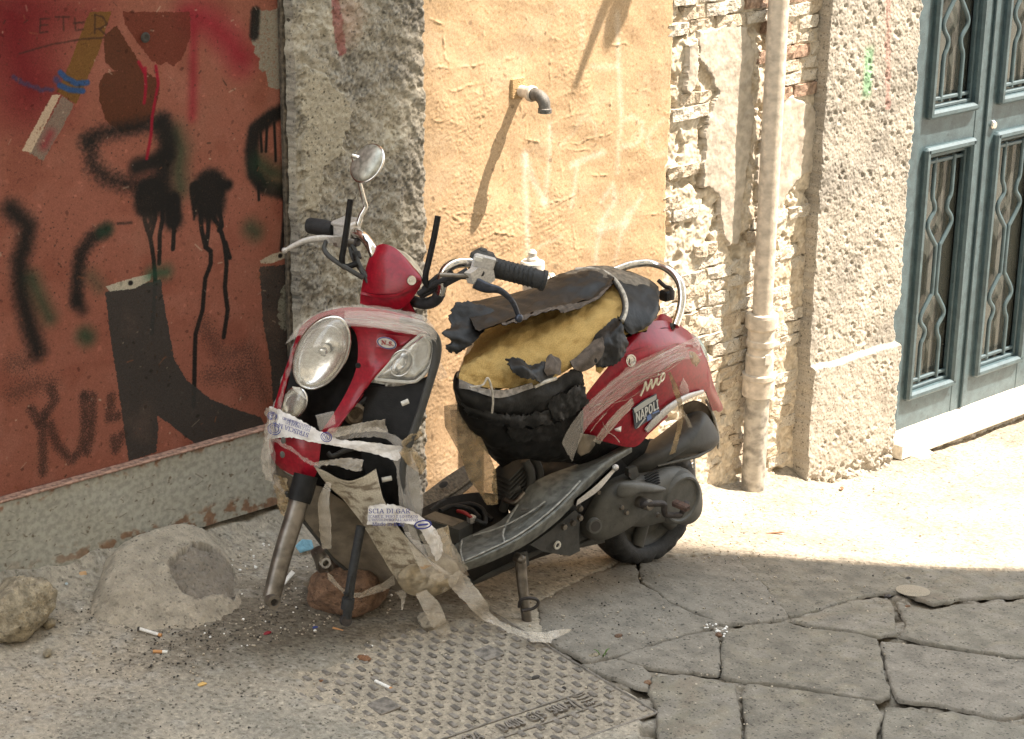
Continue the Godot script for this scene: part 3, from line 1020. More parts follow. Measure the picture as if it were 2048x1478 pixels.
	for s in [w([-0.036, 1.0452, -0.0367, 0.9906, -0.0285, 0.9396, -0.0135, 0.9258, -0.015, 0.8927, -0.0325, 0.8569, -0.0428, 0.7747, -0.0667, 0.7117, -0.0781, 0.5712, -0.0838, 0.5205]), w([-0.0117, 1.0303, -0.0171, 0.9817, -0.0267, 0.9392]), w([-0.0029, 1.0178, 0.0176, 0.9813, 0.0284, 0.9405, 0.0323, 0.8839, 0.0252, 0.8234, 0.0314, 0.7598, 0.0173, 0.6883]), w([0.0195, 1.025, 0.0241, 0.9857, 0.0142, 0.9763]), w([0.0316, 0.94, 0.0426, 0.8989])]:
		p.line(s, 0.0064, 0.002, black, 1.0, gr, 0.4)
	p.line(w([0.2478, 1.2627, 0.1853, 1.2464, 0.1327, 1.2182, 0.1217, 1.168, 0.1251, 1.1072, 0.1528, 1.0697, 0.2306, 1.0378]), 0.02, 0.01, black, 1.0, gr, 0.3)
	p.line(w([0.1422, 1.1321, 0.18, 1.0988, 0.2452, 1.0776]), 0.02, 0.04, green, 0.85)
	for s in [w([0.1515, 1.2074, 0.153, 1.1607]), w([0.1714, 1.221, 0.1659, 1.1589]), w([0.1944, 1.2288, 0.1955, 1.1297]), w([0.2209, 1.2416, 0.2212, 1.1922]), w([0.2362, 1.2505, 0.235, 1.1737]), w([0.1386, 1.072, 0.1385, 1.0359])]:
		p.line(s, 0.004, 0.0025, black, 1.0)
	p.line(w([0.2206, 1.0366, 0.2151, 0.9699, 0.2044, 0.8921]), 0.006, 0.004, black, 1.0)
	p.line(w([0.2472, 1.0379, 0.2392, 0.8916]), 0.022, 0.008, black, 0.97, gr, 0.3)
	p.line(w([0.1098, 0.9653, 0.1255, 0.9514]), 0.02, 0.03, green, 0.7)
	p.line(w([-0.5566, 1.1262, -0.5167, 1.0785, -0.5318, 1.0246, -0.5447, 1.001, -0.5456, 0.918, -0.5302, 0.8305, -0.5128, 0.7628]), 0.022, 0.022, black, 0.95, gr, 0.3)
	p.line(w([-0.5156, 0.9488, -0.4927, 0.8812, -0.476, 0.8406]), 0.014, 0.03, green, 0.8)
	p.line(w([-0.3106, 1.0326, -0.352, 1.0187, -0.3829, 0.9872, -0.3954, 0.9312, -0.4026, 0.8686]), 0.017, 0.016, black, 0.93, gr, 0.5)
	p.line(w([-0.3224, 1.0293, -0.3046, 1.0342]), 0.012, 0.02, green, 0.8)
	p.line(w([-0.3994, 0.8733, -0.387, 0.844]), 0.012, 0.02, black, 0.8)
	p.line(w([-0.3856, 0.7789, -0.3774, 0.7706]), 0.02, 0.025, green, 0.8)
	p.line(w([-0.2748, 1.0434, -0.2368, 1.038]), 0.003, 0.004, black, 0.7, gr, 0.5)
	p.line(w([-0.3584, 0.9242, -0.3371, 0.8934]), 0.012, 0.03, green, 0.5)
	for i in 500:   # overspray
		var k: Array = [[w([-0.1341, 1.2159, -0.1507, 1.1336]), 0.12], [w([-0.3086, 1.2411, -0.2222, 1.1342]), 0.1], [w([-0.0066, 1.0731, -0.0073, 1.0569]), 0.09], [w([0.1243, 1.1677, 0.1851, 1.059]), 0.08], [w([-0.5337, 1.0712, -0.5308, 0.9673]), 0.08], [w([-0.3712, 0.9904, -0.3965, 0.9155]), 0.07]][i % 6]
		var q: Vector2 = (k[0] as PackedVector2Array)[0].lerp(k[0][1], rg0.randf()) + Vector2(rg0.randfn(), rg0.randfn()) * k[1] * 0.6
		p.line(PackedVector2Array([q]), rg0.randf_range(0.0005, 0.0018), 0.0008, black, rg0.randf_range(0.4, 0.9))
	# boots
	var boot := Color(0.047, 0.045, 0.042)
	p.area(w([-0.3224, 0.877, -0.2376, 0.8769, -0.16, 0.8784, -0.1594, 0.8452, -0.1471, 0.7539, -0.1334, 0.6609, -0.0991, 0.5962, -0.032, 0.5287, 0.0507, 0.4787, 0.1226, 0.4418, 0.1364, 0.4115, 0.0279, 0.4083, -0.0764, 0.4106, -0.1193, 0.4494, -0.1611, 0.4945, -0.194, 0.5208, -0.1913, 0.4915, -0.2014, 0.4234, -0.2833, 0.4195, -0.2903, 0.5042, -0.3006, 0.6307, -0.3156, 0.7723]), boot, 0.95, 0.003, gr, 0.0025)
	p.area(w([-0.3197, 0.8911, -0.2841, 0.895, -0.2363, 0.8984, -0.1881, 0.8985, -0.1938, 0.8821, -0.238, 0.8699, -0.3089, 0.876]), Color(0.5, 0.46, 0.36), 0.95, 0.0, gr, 0.001)
	p.line(w([-0.1881, 0.8974, -0.1456, 0.8949]), 0.012, 0.028, Color(0.02, 0.09, 0.05), 0.85)
	p.line(w([-0.2501, 0.8864, -0.2484, 0.886]), 0.006, 0.002, black, 1.0)
	p.area(w([0.133, 0.8568, 0.2445, 0.8447, 0.2362, 0.472, 0.1638, 0.4589, 0.1611, 0.5727, 0.1392, 0.7062]), boot, 0.95, 0.006, gr, 0.004)
	p.area(w([0.1363, 0.8732, 0.1723, 0.8837, 0.2324, 0.8871, 0.2304, 0.8674, 0.1714, 0.8594, 0.1386, 0.8654]), Color(0.5, 0.46, 0.36), 0.95, 0.0, gr, 0.001)
	p.line(w([0.1992, 0.8748, 0.2012, 0.8745]), 0.006, 0.002, black, 1.0)
	var pale := Color(0.3, 0.3, 0.24)
	p.area(w([0.1477, 1.523, 0.2301, 1.5148, 0.2546, 1.4752, 0.2491, 1.3034, 0.188, 1.3219, 0.1548, 1.3796, 0.1352, 1.4455]), pale, 0.9, 0.009, noise(30.0, 5, 4), 0.012)
	p.line(w([0.1475, 1.5178, 0.1408, 1.4607]), 0.014, 0.006, black, 0.95, gr, 0.4)
	p.area(w([0.2092, 0.7965, 0.2498, 0.8003, 0.2441, 0.7257, 0.2387, 0.6622, 0.1916, 0.672, 0.1867, 0.7256]), pale, 0.85, 0.012, noise(30.0, 6, 4), 0.012)
	# blotted letters low down
	var spk := noise(160.0, 15, 2)
	for s in [w([-0.5107, 0.6023, -0.5183, 0.5381, -0.522, 0.4502]), w([-0.5406, 0.6204, -0.5239, 0.5781, -0.4769, 0.6327, -0.4862, 0.6622]), w([-0.3963, 0.6222, -0.4005, 0.5425, -0.4112, 0.489, -0.4426, 0.4621, -0.4799, 0.5119, -0.4958, 0.5712]), w([-0.3963, 0.6222, -0.3732, 0.614, -0.3861, 0.5109, -0.4003, 0.475]), w([-0.3205, 0.6017, -0.3299, 0.5478, -0.3058, 0.5477]), w([-0.3216, 0.4892, -0.3204, 0.4605, -0.297, 0.4945])]:
		p.line(s, 0.012, 0.007, Color(0.05, 0.03, 0.025), 0.8, spk, 1.5)
	for s in [w([-0.5811, 0.7484, -0.548, 0.7437]), w([-0.5815, 0.6734, -0.5246, 0.6819, -0.4854, 0.673]), w([-0.0416, 0.732, 0.0116, 0.6348, 0.0904, 0.641]), w([-0.0291, 0.5919, 0.0483, 0.5774]), w([0.0684, 0.5875, 0.0789, 0.5205]), w([0.1023, 0.6092, 0.1381, 0.4949])]:
		p.line(s, 0.016, 0.022, Color(0.06, 0.035, 0.028), 0.6, spk, 1.8)
	# chalked letters at the top
	for s in [w([-0.4474, 1.5603, -0.4508, 1.5291, -0.4308, 1.5294]), w([-0.4474, 1.5603, -0.4231, 1.5593]), w([-0.4485, 1.5459, -0.4296, 1.5453]), w([-0.4083, 1.5612, -0.3714, 1.5574]), w([-0.3879, 1.5566, -0.3889, 1.5274]), w([-0.3579, 1.5536, -0.3571, 1.524, -0.3377, 1.5244]), w([-0.3614, 1.5417, -0.3338, 1.5413]), w([-0.3038, 1.5555, -0.3067, 1.5112]), w([-0.3038, 1.5555, -0.2829, 1.5484, -0.2728, 1.53, -0.2903, 1.5219, -0.3043, 1.5224]), w([-0.2959, 1.5215, -0.2772, 1.5056]), w([-0.5067, 1.4867, -0.4194, 1.4988, -0.3364, 1.5021, -0.2861, 1.4991])]:
		p.line(s, 0.002, 0.002, Color(0.05, 0.025, 0.02), 0.75, gr, 0.6)
	for s in [w([-0.1763, 1.4135, -0.1778, 1.3675, -0.1847, 1.3298]), w([-0.1928, 1.4307, -0.1771, 1.4008]), w([-0.1469, 1.4151, -0.1421, 1.3734, -0.1644, 1.2934, -0.1694, 1.2472, -0.1833, 1.1915])]:
		p.line(s, 0.0042, 0.0025, Color(0.32, 0.012, 0.03), 0.9, gr, 0.3)
	# scratches, chips
	var rg := RandomNumberGenerator.new()
	rg.seed = 21
	for i in 340:
		var a := Vector2(rg.randf_range(-0.85, 0.19), rg.randf_range(0.42, 1.72))
		var l := Vector2(rg.randf_range(-1, 1), rg.randf_range(-1, 1)) * rg.randf_range(0.0, 0.03) * rg.randf()
		p.line(PackedVector2Array([a, a + l]), rg.randf_range(0.0006, 0.0022), 0.0012, [Color(0.5, 0.38, 0.28), Color(0.05, 0.03, 0.02), Color(0.22, 0.08, 0.04)][i % 3], rg.randf_range(0.3, 0.8))
	p.mottle(noise(60.0, 16, 4), 0.45, 0.6, Color(0.07, 0.035, 0.022), 0.5)
	p.mottle(noise(3.0, 18, 5), 0.2, 0.6, Color(0.3, 0.17, 0.12), 0.2)
	var mm := mt(Color(1, 1, 1), 0.62, {"tri": false, "tex": p.tex(), "spec": 0.22, "detail": T.speck, "dscale": 1.1})
	var sheet_ := relief(-0.86, 0.405, 0.225, 1.74, 0.02, func(x, y): return Z + noise(3.0, 31, 2).get_noise_2d(x, y) * 0.004)
	part(sheet_, "painted_panel", mm, d)
	# a bullet-like hole with a raised lip
	part(lathe(Vector3(-0.1722, 1.4904, -0.026), Vector3(0, 0, 1), [Vector2(0.001, 0.001), Vector2(0.006, 0.0015), Vector2(0.009, 0.003), Vector2(0.013, 0)], 14, false), "hole", M.ash, d)
	# lower plate
	var q := Paint.new(-0.92, 0.15, 0.225, 0.425, 560.0, Color(0.37, 0.36, 0.305))
	q.mottle(noise(6.0, 51, 5), 0.0, 0.5, Color(0.42, 0.405, 0.345), 0.25)
	q.mottle(noise(11.0, 52, 5), 0.25, 0.6, Color(0.31, 0.3, 0.25), 0.18)
	q.mottle(noise(30.0, 53, 4), 0.46, 0.6, Color(0.12, 0.09, 0.06), 0.8)
	q.mottle(noise(17.0, 54, 5), -0.05, 0.25, Color(0.2, 0.09, 0.045), 0.75, func(a): return sst(0.215, 0.188, a.y + gm.get_noise_2d(a.x, 3.0) * 0.05) * sst(-0.75, -0.3, a.x))
	q.mottle(noise(23.0, 55, 5), 0.0, 0.3, Color(0.2, 0.075, 0.035), 0.8, func(a): return sst(0.392, 0.415, a.y + gm.get_noise_2d(a.x * 2.0, 9.0) * 0.02))
	for i in 60:
		var a := Vector2(rg.randf_range(-0.9, 0.19), rg.randf_range(0.17, 0.41))
		var l := Vector2(rg.randf_range(-1, 1), rg.randf_range(-0.5, 0.5)) * rg.randf_range(0.0, 0.05)
		q.line(PackedVector2Array([a, a + l]), rg.randf_range(0.0007, 0.0018), 0.001, [Color(0.45, 0.44, 0.38), Color(0.1, 0.08, 0.06)][i % 2], 0.5)
	q.line(w([0.7053, 1.497]), 0.001, 0.001, Color.BLACK, 0.0)
	var pm := mt(Color(1, 1, 1), 0.55, {"tri": false, "tex": q.tex(), "detail": T.soft, "dscale": 5.0})
	part(relief(-0.92, 0.19, 0.225, 0.418, 0.01, func(x, y): return -0.005 + noise(4.0, 33, 2).get_noise_2d(x, y) * 0.004 - 0.006 * sst(0.4, 0.418, y)), "kick_plate", pm, d)
	part(box(Vector3(-0.33, 0.417, -0.014), Vector3(1.07, 0.008, 0.03), 0.003), "ledge", mt(Color(0.42, 0.25, 0.18), 0.8, {"tex": T.blotch, "scale": 9.0, "bump": 0.3}), d)
	# rusty upright at the hinge side
	part(join([box(Vector3(0.242, 0.96, -0.016), Vector3(0.026, 1.56, 0.04), 0.004), box(Vector3(0.22, 1.08, -0.02), Vector3(0.014, 1.3, 0.016), 0.003)]), "frame", mt(Color(0.15, 0.12, 0.085), 0.85, {"tex": T.blotch, "scale": 4.0, "bump": 0.3, "detail": T.blotch, "dscale": 11.0}), d)
	part(box(Vector3(-1.2, 0.95, -0.02), Vector3(0.6, 1.6, 0.04), 0.004), "side_panel", mt(terra, 0.6, {"tex": T.blotch, "scale": 2.0}), d)
	part(box(Vector3(-0.62, 2.3, -0.05), Vector3(1.78, 1.1, 0.06), 0.004), "lintel_panel", mt(terra, 0.6, {"tex": T.blotch, "scale": 2.0}), d)

# ---------- rough stone pillar between the metal door and the yellow wall ----------
func make_pillar() -> void:
	var d := thing("stone_pillar", "rough grey stone pillar between the painted metal door and yellow wall", "pillar", Vector3(0.45, 0.1, 0.0))
	var n1 := noise(5.0, 101, 4)
	var n2 := noise(22.0, 102, 4)
	var n3 := noise(75.0, 103, 3)
	var cell := noise(26.0, 104, 2, FastNoiseLite.TYPE_CELLULAR)
	var edge := noise(16.0, 105, 4)
	var smooth_ := w([0.2474, 1.3786, 0.322, 1.357, 0.4002, 1.282, 0.3808, 1.1384, 0.3154, 1.108, 0.2881, 0.9914, 0.2451, 0.9986])
	var hf := func(x, y):
		var a := n1.get_noise_2d(x, y)
		var b := n2.get_noise_2d(x, y)
		var c := n3.get_noise_2d(x, y)
		var pit := sst(-0.35, -0.8, cell.get_noise_2d(x + b * 0.01, y))
		var z := 0.02 + a * 0.008 + b * 0.006 + c * 0.0034 - pit * 0.005
		if Geometry2D.is_point_in_polygon(Vector2(x, y) + Vector2(b, a) * 0.03, smooth_): z = 0.026 + b * 0.0016 + c * 0.0015 + n3.get_noise_2d(x * 0.3, y * 2.0) * 0.001
		z -= 0.05 * sst(0.652 + edge.get_noise_2d(3.0, y) * 0.009, 0.659 + edge.get_noise_2d(3.0, y) * 0.009, x)
		z -= 0.04 * sst(0.228, 0.222, x + edge.get_noise_2d(8.0, y) * 0.008)
		return z
	var light := Color(0.56, 0.51, 0.405)
	var mid := Color(0.4, 0.37, 0.31)
	var dk := Color(0.13, 0.125, 0.115)
	var cf := func(x, y):
		var a := n1.get_noise_2d(x * 0.8 + 5.0, y * 0.8)
		var b := n2.get_noise_2d(x + 2.0, y)
		var c := n3.get_noise_2d(x, y + 4.0)
		if Geometry2D.is_point_in_polygon(Vector2(x, y) + Vector2(n2.get_noise_2d(x, y), n1.get_noise_2d(x, y)) * 0.03, smooth_): return Color(0.47, 0.425, 0.33) * (1.0 + b * 0.25 + c * 0.2)
		var col := mid.lerp(light, clampf(0.25 + a * 1.1 + b * 0.5, 0, 1)).lerp(dk, clampf(-0.05 - a * 1.2 + c * 1.3 + b * 0.4, 0, 0.85))
		var r := Vector2(0.3695, 1.4805)
		var q := Vector2(x, y).distance_to(r)
		if q < 0.09 and absf(x - r.x + (y - r.y) * 0.15) < 0.014 + b * 0.01: col = col.lerp(Color(0.35, 0.05, 0.06), 0.6)
		elif x > r.x and q < 0.1 + b * 0.05: col = col.lerp(Color(0.42, 0.2, 0.16), 0.4 * sst(0.12, 0.02, q))
		return col
	part(relief(0.216, -0.02, 0.672, 2.3, 0.0035, hf, cf), "stone_face", M.stone, d)
	part(box(Vector3(0.455, 2.65, -0.03), Vector3(0.46, 0.72, 0.1), 0.02), "upper_stone", M.brick, d)

# ---------- yellow plaster ----------
class Field:
	var x0: float
	var y0: float
	var st: float
	var nu: int
	var nv: int
	var H := PackedFloat32Array()
	func _init(a: float, b: float, c: float, e: float, step: float):
		x0 = a; y0 = b; st = step
		nv = int((c - a) / step) + 1
		nu = int((e - b) / step) + 1
		H.resize(nu * nv)
	func ridge(pts: PackedVector2Array, r: float, h: float, n: FastNoiseLite, drop := 0.0):
		var lo := Vector2(1e9, 1e9)
		var hi := -lo
		for p in pts:
			lo = lo.min(p)
			hi = hi.max(p)
		for i in range(maxi(0, int((lo.y - y0 - r * 3) / st)), mini(nu, int((hi.y - y0 + r * 3) / st) + 1)):
			for j in range(maxi(0, int((lo.x - x0 - r * 3) / st)), mini(nv, int((hi.x - x0 + r * 3) / st) + 1)):
				var p := Vector2(x0 + j * st, y0 + i * st)
				p += Vector2(n.get_noise_2d(p.x, p.y), n.get_noise_2d(p.y + 3.0, p.x)) * 0.012
				for k in pts.size() - 1:
					var e := pts[k + 1] - pts[k]
					var t := clampf((p - pts[k]).dot(e) / maxf(e.length_squared(), 1e-9), 0, 1)
					var d := p.distance_to(pts[k] + e * t)
					if d < r * 3.0:
						var amp := clampf(0.65 + n.get_noise_2d(p.x * 4.0, p.y * 4.0) * 1.2, 0.1, 1.3) * sin(PI * clampf((k + t) / (pts.size() - 1), 0.04, 0.96))
						H[i * nv + j] = maxf(H[i * nv + j], h * amp * exp(-d * d / (r * r)))

func make_yellow_wall() -> void:
	var d := thing("yellow_wall", "yellow trowelled plaster wall with faint white graffiti, lit by the sun", "wall", Vector3(1.15, 0.0, 0.0))
	var X0 := 0.64
	var X1 := 1.62
	var Y0 := -0.28
	var Y1 := 1.78
	var f := Field.new(X0, Y0, X1, Y1, 0.0032)
	var n1 := noise(2.5, 201, 3)
	var n2 := noise(11.0, 202, 4)
	var n3 := noise(70.0, 203, 3)
	for s in [w([0.721, 1.2487, 0.7912, 1.2515, 0.8664, 1.2509]), w([0.7837, 1.3089, 0.8209, 1.3115, 0.8963, 1.3096]), w([1.161, 1.0312, 1.2434, 1.0399, 1.3356, 1.0468, 1.4034, 1.0625]), w([1.1654, 1.0226, 1.2359, 1.0098, 1.3286, 1.0026]), w([0.6794, 0.948, 0.7315, 0.9126, 0.7919, 0.8723, 0.8612, 0.8421]), w([0.739, 0.9114, 0.8071, 0.8927, 0.9076, 0.8845]), w([0.8381, 0.8217, 0.9081, 0.823, 0.9875, 0.8005, 0.9919, 0.7729]), w([0.7396, 1.4569, 0.7359, 1.384, 0.7322, 1.3361, 0.7689, 1.3233]), w([1.0235, 1.3114, 1.0202, 1.2704, 1.0208, 1.2348]), w([1.0286, 1.1381, 1.0329, 1.071, 1.0833, 1.0626, 1.0865, 1.106]), w([1.0058, 1.189, 1.0103, 1.1525, 0.9828, 1.1532]), w([1.1073, 0.8737, 1.1729, 0.88, 1.2311, 0.8832]), w([1.1217, 1.3388, 1.1217, 1.2643, 1.1202, 1.2225]), w([1.28, 0.9355, 1.3742, 0.921]), w([1.615, 1.2249, 1.615, 1.136, 1.6145, 1.0593]), w([1.62, 1.2998, 1.6218, 1.2304]), w([1.6126, 1.008, 1.6113, 0.9433, 1.607, 0.8852]), w([0.9659, 1.2533, 0.9815, 1.2544, 1.0244, 1.2521]), w([0.9699, 1.2499, 0.9726, 1.217]), w([1.1944, 1.1708, 1.2082, 1.1139]), w([1.3653, 1.1675, 1.3633, 1.1056]), w([0.6782, 1.4519, 0.707, 1.4378, 0.7396, 1.426]), w([0.8839, 1.4424, 0.873, 1.3862, 0.8657, 1.3525]), w([1.318, 1.3172, 1.3686, 1.3086, 1.4111, 1.3052, 1.4461, 1.2847]), w([1.4937, 0.7757, 1.5567, 0.7671, 1.6114, 0.7606]), w([1.2168, 0.7936, 1.2271, 0.7213, 1.2358, 0.7133]), w([0.9134, 1.1, 0.9292, 1.0738]), w([0.9372, 1.0486, 0.9334, 1.0401]), w([0.674, 1.3173, 0.7175, 1.3179, 0.7689, 1.3084]), w([1.0333, 1.4274, 1.0273, 1.4135, 1.0353, 1.4039]), w([0.8064, 1.1562, 0.8593, 1.1638, 0.8633, 1.1367, 0.8443, 1.1275]), w([0.949, 1.0408, 0.9533, 1.0039, 0.9652, 0.9991]), w([0.6806, 1.1849, 0.7171, 1.1684, 0.8065, 1.1445]), w([0.7925, 0.5512, 0.8551, 0.5508, 0.9106, 0.5329]), w([0.7849, 0.4644, 0.824, 0.4686, 0.8874, 0.4483])]:
		f.ridge(s, 0.003, 0.0026, n2)
	var rg := RandomNumberGenerator.new()
	rg.seed = 77
	for i in 60:
		var a := Vector2(rg.randf_range(X0, X1), rg.randf_range(Y0, Y1))
		var l := Vector2(rg.randf_range(0.02, 0.16), rg.randf_range(-0.01, 0.04))
		if i % 4 == 0: l = Vector2(rg.randf_range(-0.01, 0.02), rg.randf_range(0.03, 0.12))
		f.ridge(PackedVector2Array([a, a + l * 0.5 + Vector2(0, 0.006), a + l]), 0.003, rg.randf_range(0.0007, 0.0018), n2)
	var P := PackedVector3Array()
	var U := PackedVector2Array()
	P.resize(f.nu * f.nv)
	U.resize(f.nu * f.nv)
	for i in f.nu:
		for j in f.nv:
			var x := X0 + j * f.st
			var y := Y0 + i * f.st
			var a := n1.get_noise_2d(x, y)
			var b := n2.get_noise_2d(x, y)
			var brush := n3.get_noise_2d(x * 0.12 + b * 0.08, y * 0.9 - x * 0.22) * sst(-0.1, 0.5, a + 0.25 - (x - X0) * 0.5)
			var right := 1.607 + n2.get_noise_2d(1.0, y * 1.6) * 0.008
			var z := 0.004 + a * 0.008 + b * 0.0011 + n3.get_noise_2d(x, y) * 0.0005 + brush * 0.0017 + f.H[i * f.nv + j]
			z -= 0.045 * sst(right, right + 0.008, x)
			P[i * f.nv + j] = Vector3(x, y, z)
			U[i * f.nv + j] = Vector2((x - X0) / (X1 - X0), 1.0 - (y - Y0) / (Y1 - Y0))
	var p := Paint.new(X0, Y0, X1, Y1, 420.0, Color(0.61, 0.43, 0.26))
	p.mottle(noise(4.0, 211, 5), 0.0, 0.6, Color(0.64, 0.475, 0.31), 0.7)
	p.mottle(noise(13.0, 212, 5), 0.2, 0.6, Color(0.6, 0.425, 0.23), 0.35)
	p.mottle(noise(55.0, 213, 3), 0.35, 0.6, Color(0.42, 0.26, 0.12), 0.6)
	var white := Color(0.92, 0.87, 0.8)
	var gr := noise(60.0, 214, 3)
	for s in [[w([1.0279, 1.0323, 1.0319, 0.9306, 1.0354, 0.8183, 1.0382, 0.7426]), 0.012, 0.75], [w([1.028, 1.0262, 1.0572, 0.9574, 1.1032, 0.8757]), 0.012, 0.7], [w([1.1032, 0.8757, 1.1174, 0.979, 1.1227, 1.1072]), 0.008, 0.7], [w([1.161, 1.0343, 1.2095, 1.0645, 1.2375, 1.1007, 1.2664, 1.1061, 1.2966, 1.0772, 1.3018, 1.0453]), 0.006, 0.35], [w([1.2079, 0.9716, 1.2701, 0.9842, 1.3333, 0.9906]), 0.011, 0.75], [w([1.2287, 0.9684, 1.2217, 0.9193, 1.207, 0.846]), 0.008, 0.6], [w([1.3931, 0.9245, 1.3925, 1.0072, 1.4029, 1.0752, 1.4456, 1.0852, 1.4904, 1.0569, 1.4876, 1.0191, 1.4579, 0.9978, 1.3989, 0.9987]), 0.009, 0.55], [w([1.5789, 1.0545, 1.5225, 1.027, 1.5109, 0.9902, 1.5482, 0.9494, 1.6107, 0.9564]), 0.009, 0.45], [w([1.3739, 1.3932, 1.3865, 1.2822, 1.3979, 1.1385, 1.4039, 1.0939]), 0.011, 0.6], [w([1.2786, 1.2518, 1.3288, 1.2447, 1.3796, 1.2399]), 0.009, 0.5], [w([1.2328, 1.4073, 1.2341, 1.3054]), 0.008, 0.35], [w([1.3339, 0.8443, 1.3754, 0.8889, 1.3877, 0.8355, 1.3361, 0.7796, 1.3195, 0.7631, 1.3283, 0.7551]), 0.01, 0.65], [w([1.4329, 0.7501, 1.4662, 0.7967, 1.4999, 0.8368]), 0.01, 0.55], [w([1.3146, 0.647, 1.3207, 0.724, 1.3453, 0.7619, 1.4149, 0.7597, 1.4485, 0.7996]), 0.01, 0.6], [w([1.3932, 0.639, 1.4157, 0.74, 1.4323, 0.7632]), 0.009, 0.5], [w([1.0812, 0.7475, 1.1673, 0.7671]), 0.004, 0.5], [w([1.4568, 1.0235, 1.4912, 1.0377, 1.5287, 0.9877, 1.5639, 0.9955]), 0.006, 0.3]]:
		p.line(s[0], s[1] * 0.8, 0.012, white, s[2] * 0.6, gr, 0.5)
	var m := mt(Color(1, 1, 1), 0.85, {"tri": false, "tex": p.tex(), "spec": 0.3, "detail": T.speck, "dscale": 0.8})
	part(grid_mesh(P, f.nu, f.nv, false, null, U), "plaster", m, d)
	part(box(Vector3(1.14, 2.4, -0.05), Vector3(0.95, 1.24, 0.1), 0.01), "upper_plaster", mt(Color(0.6, 0.4, 0.18), 0.85, {"tex": T.soft, "scale": 2.0}), d)

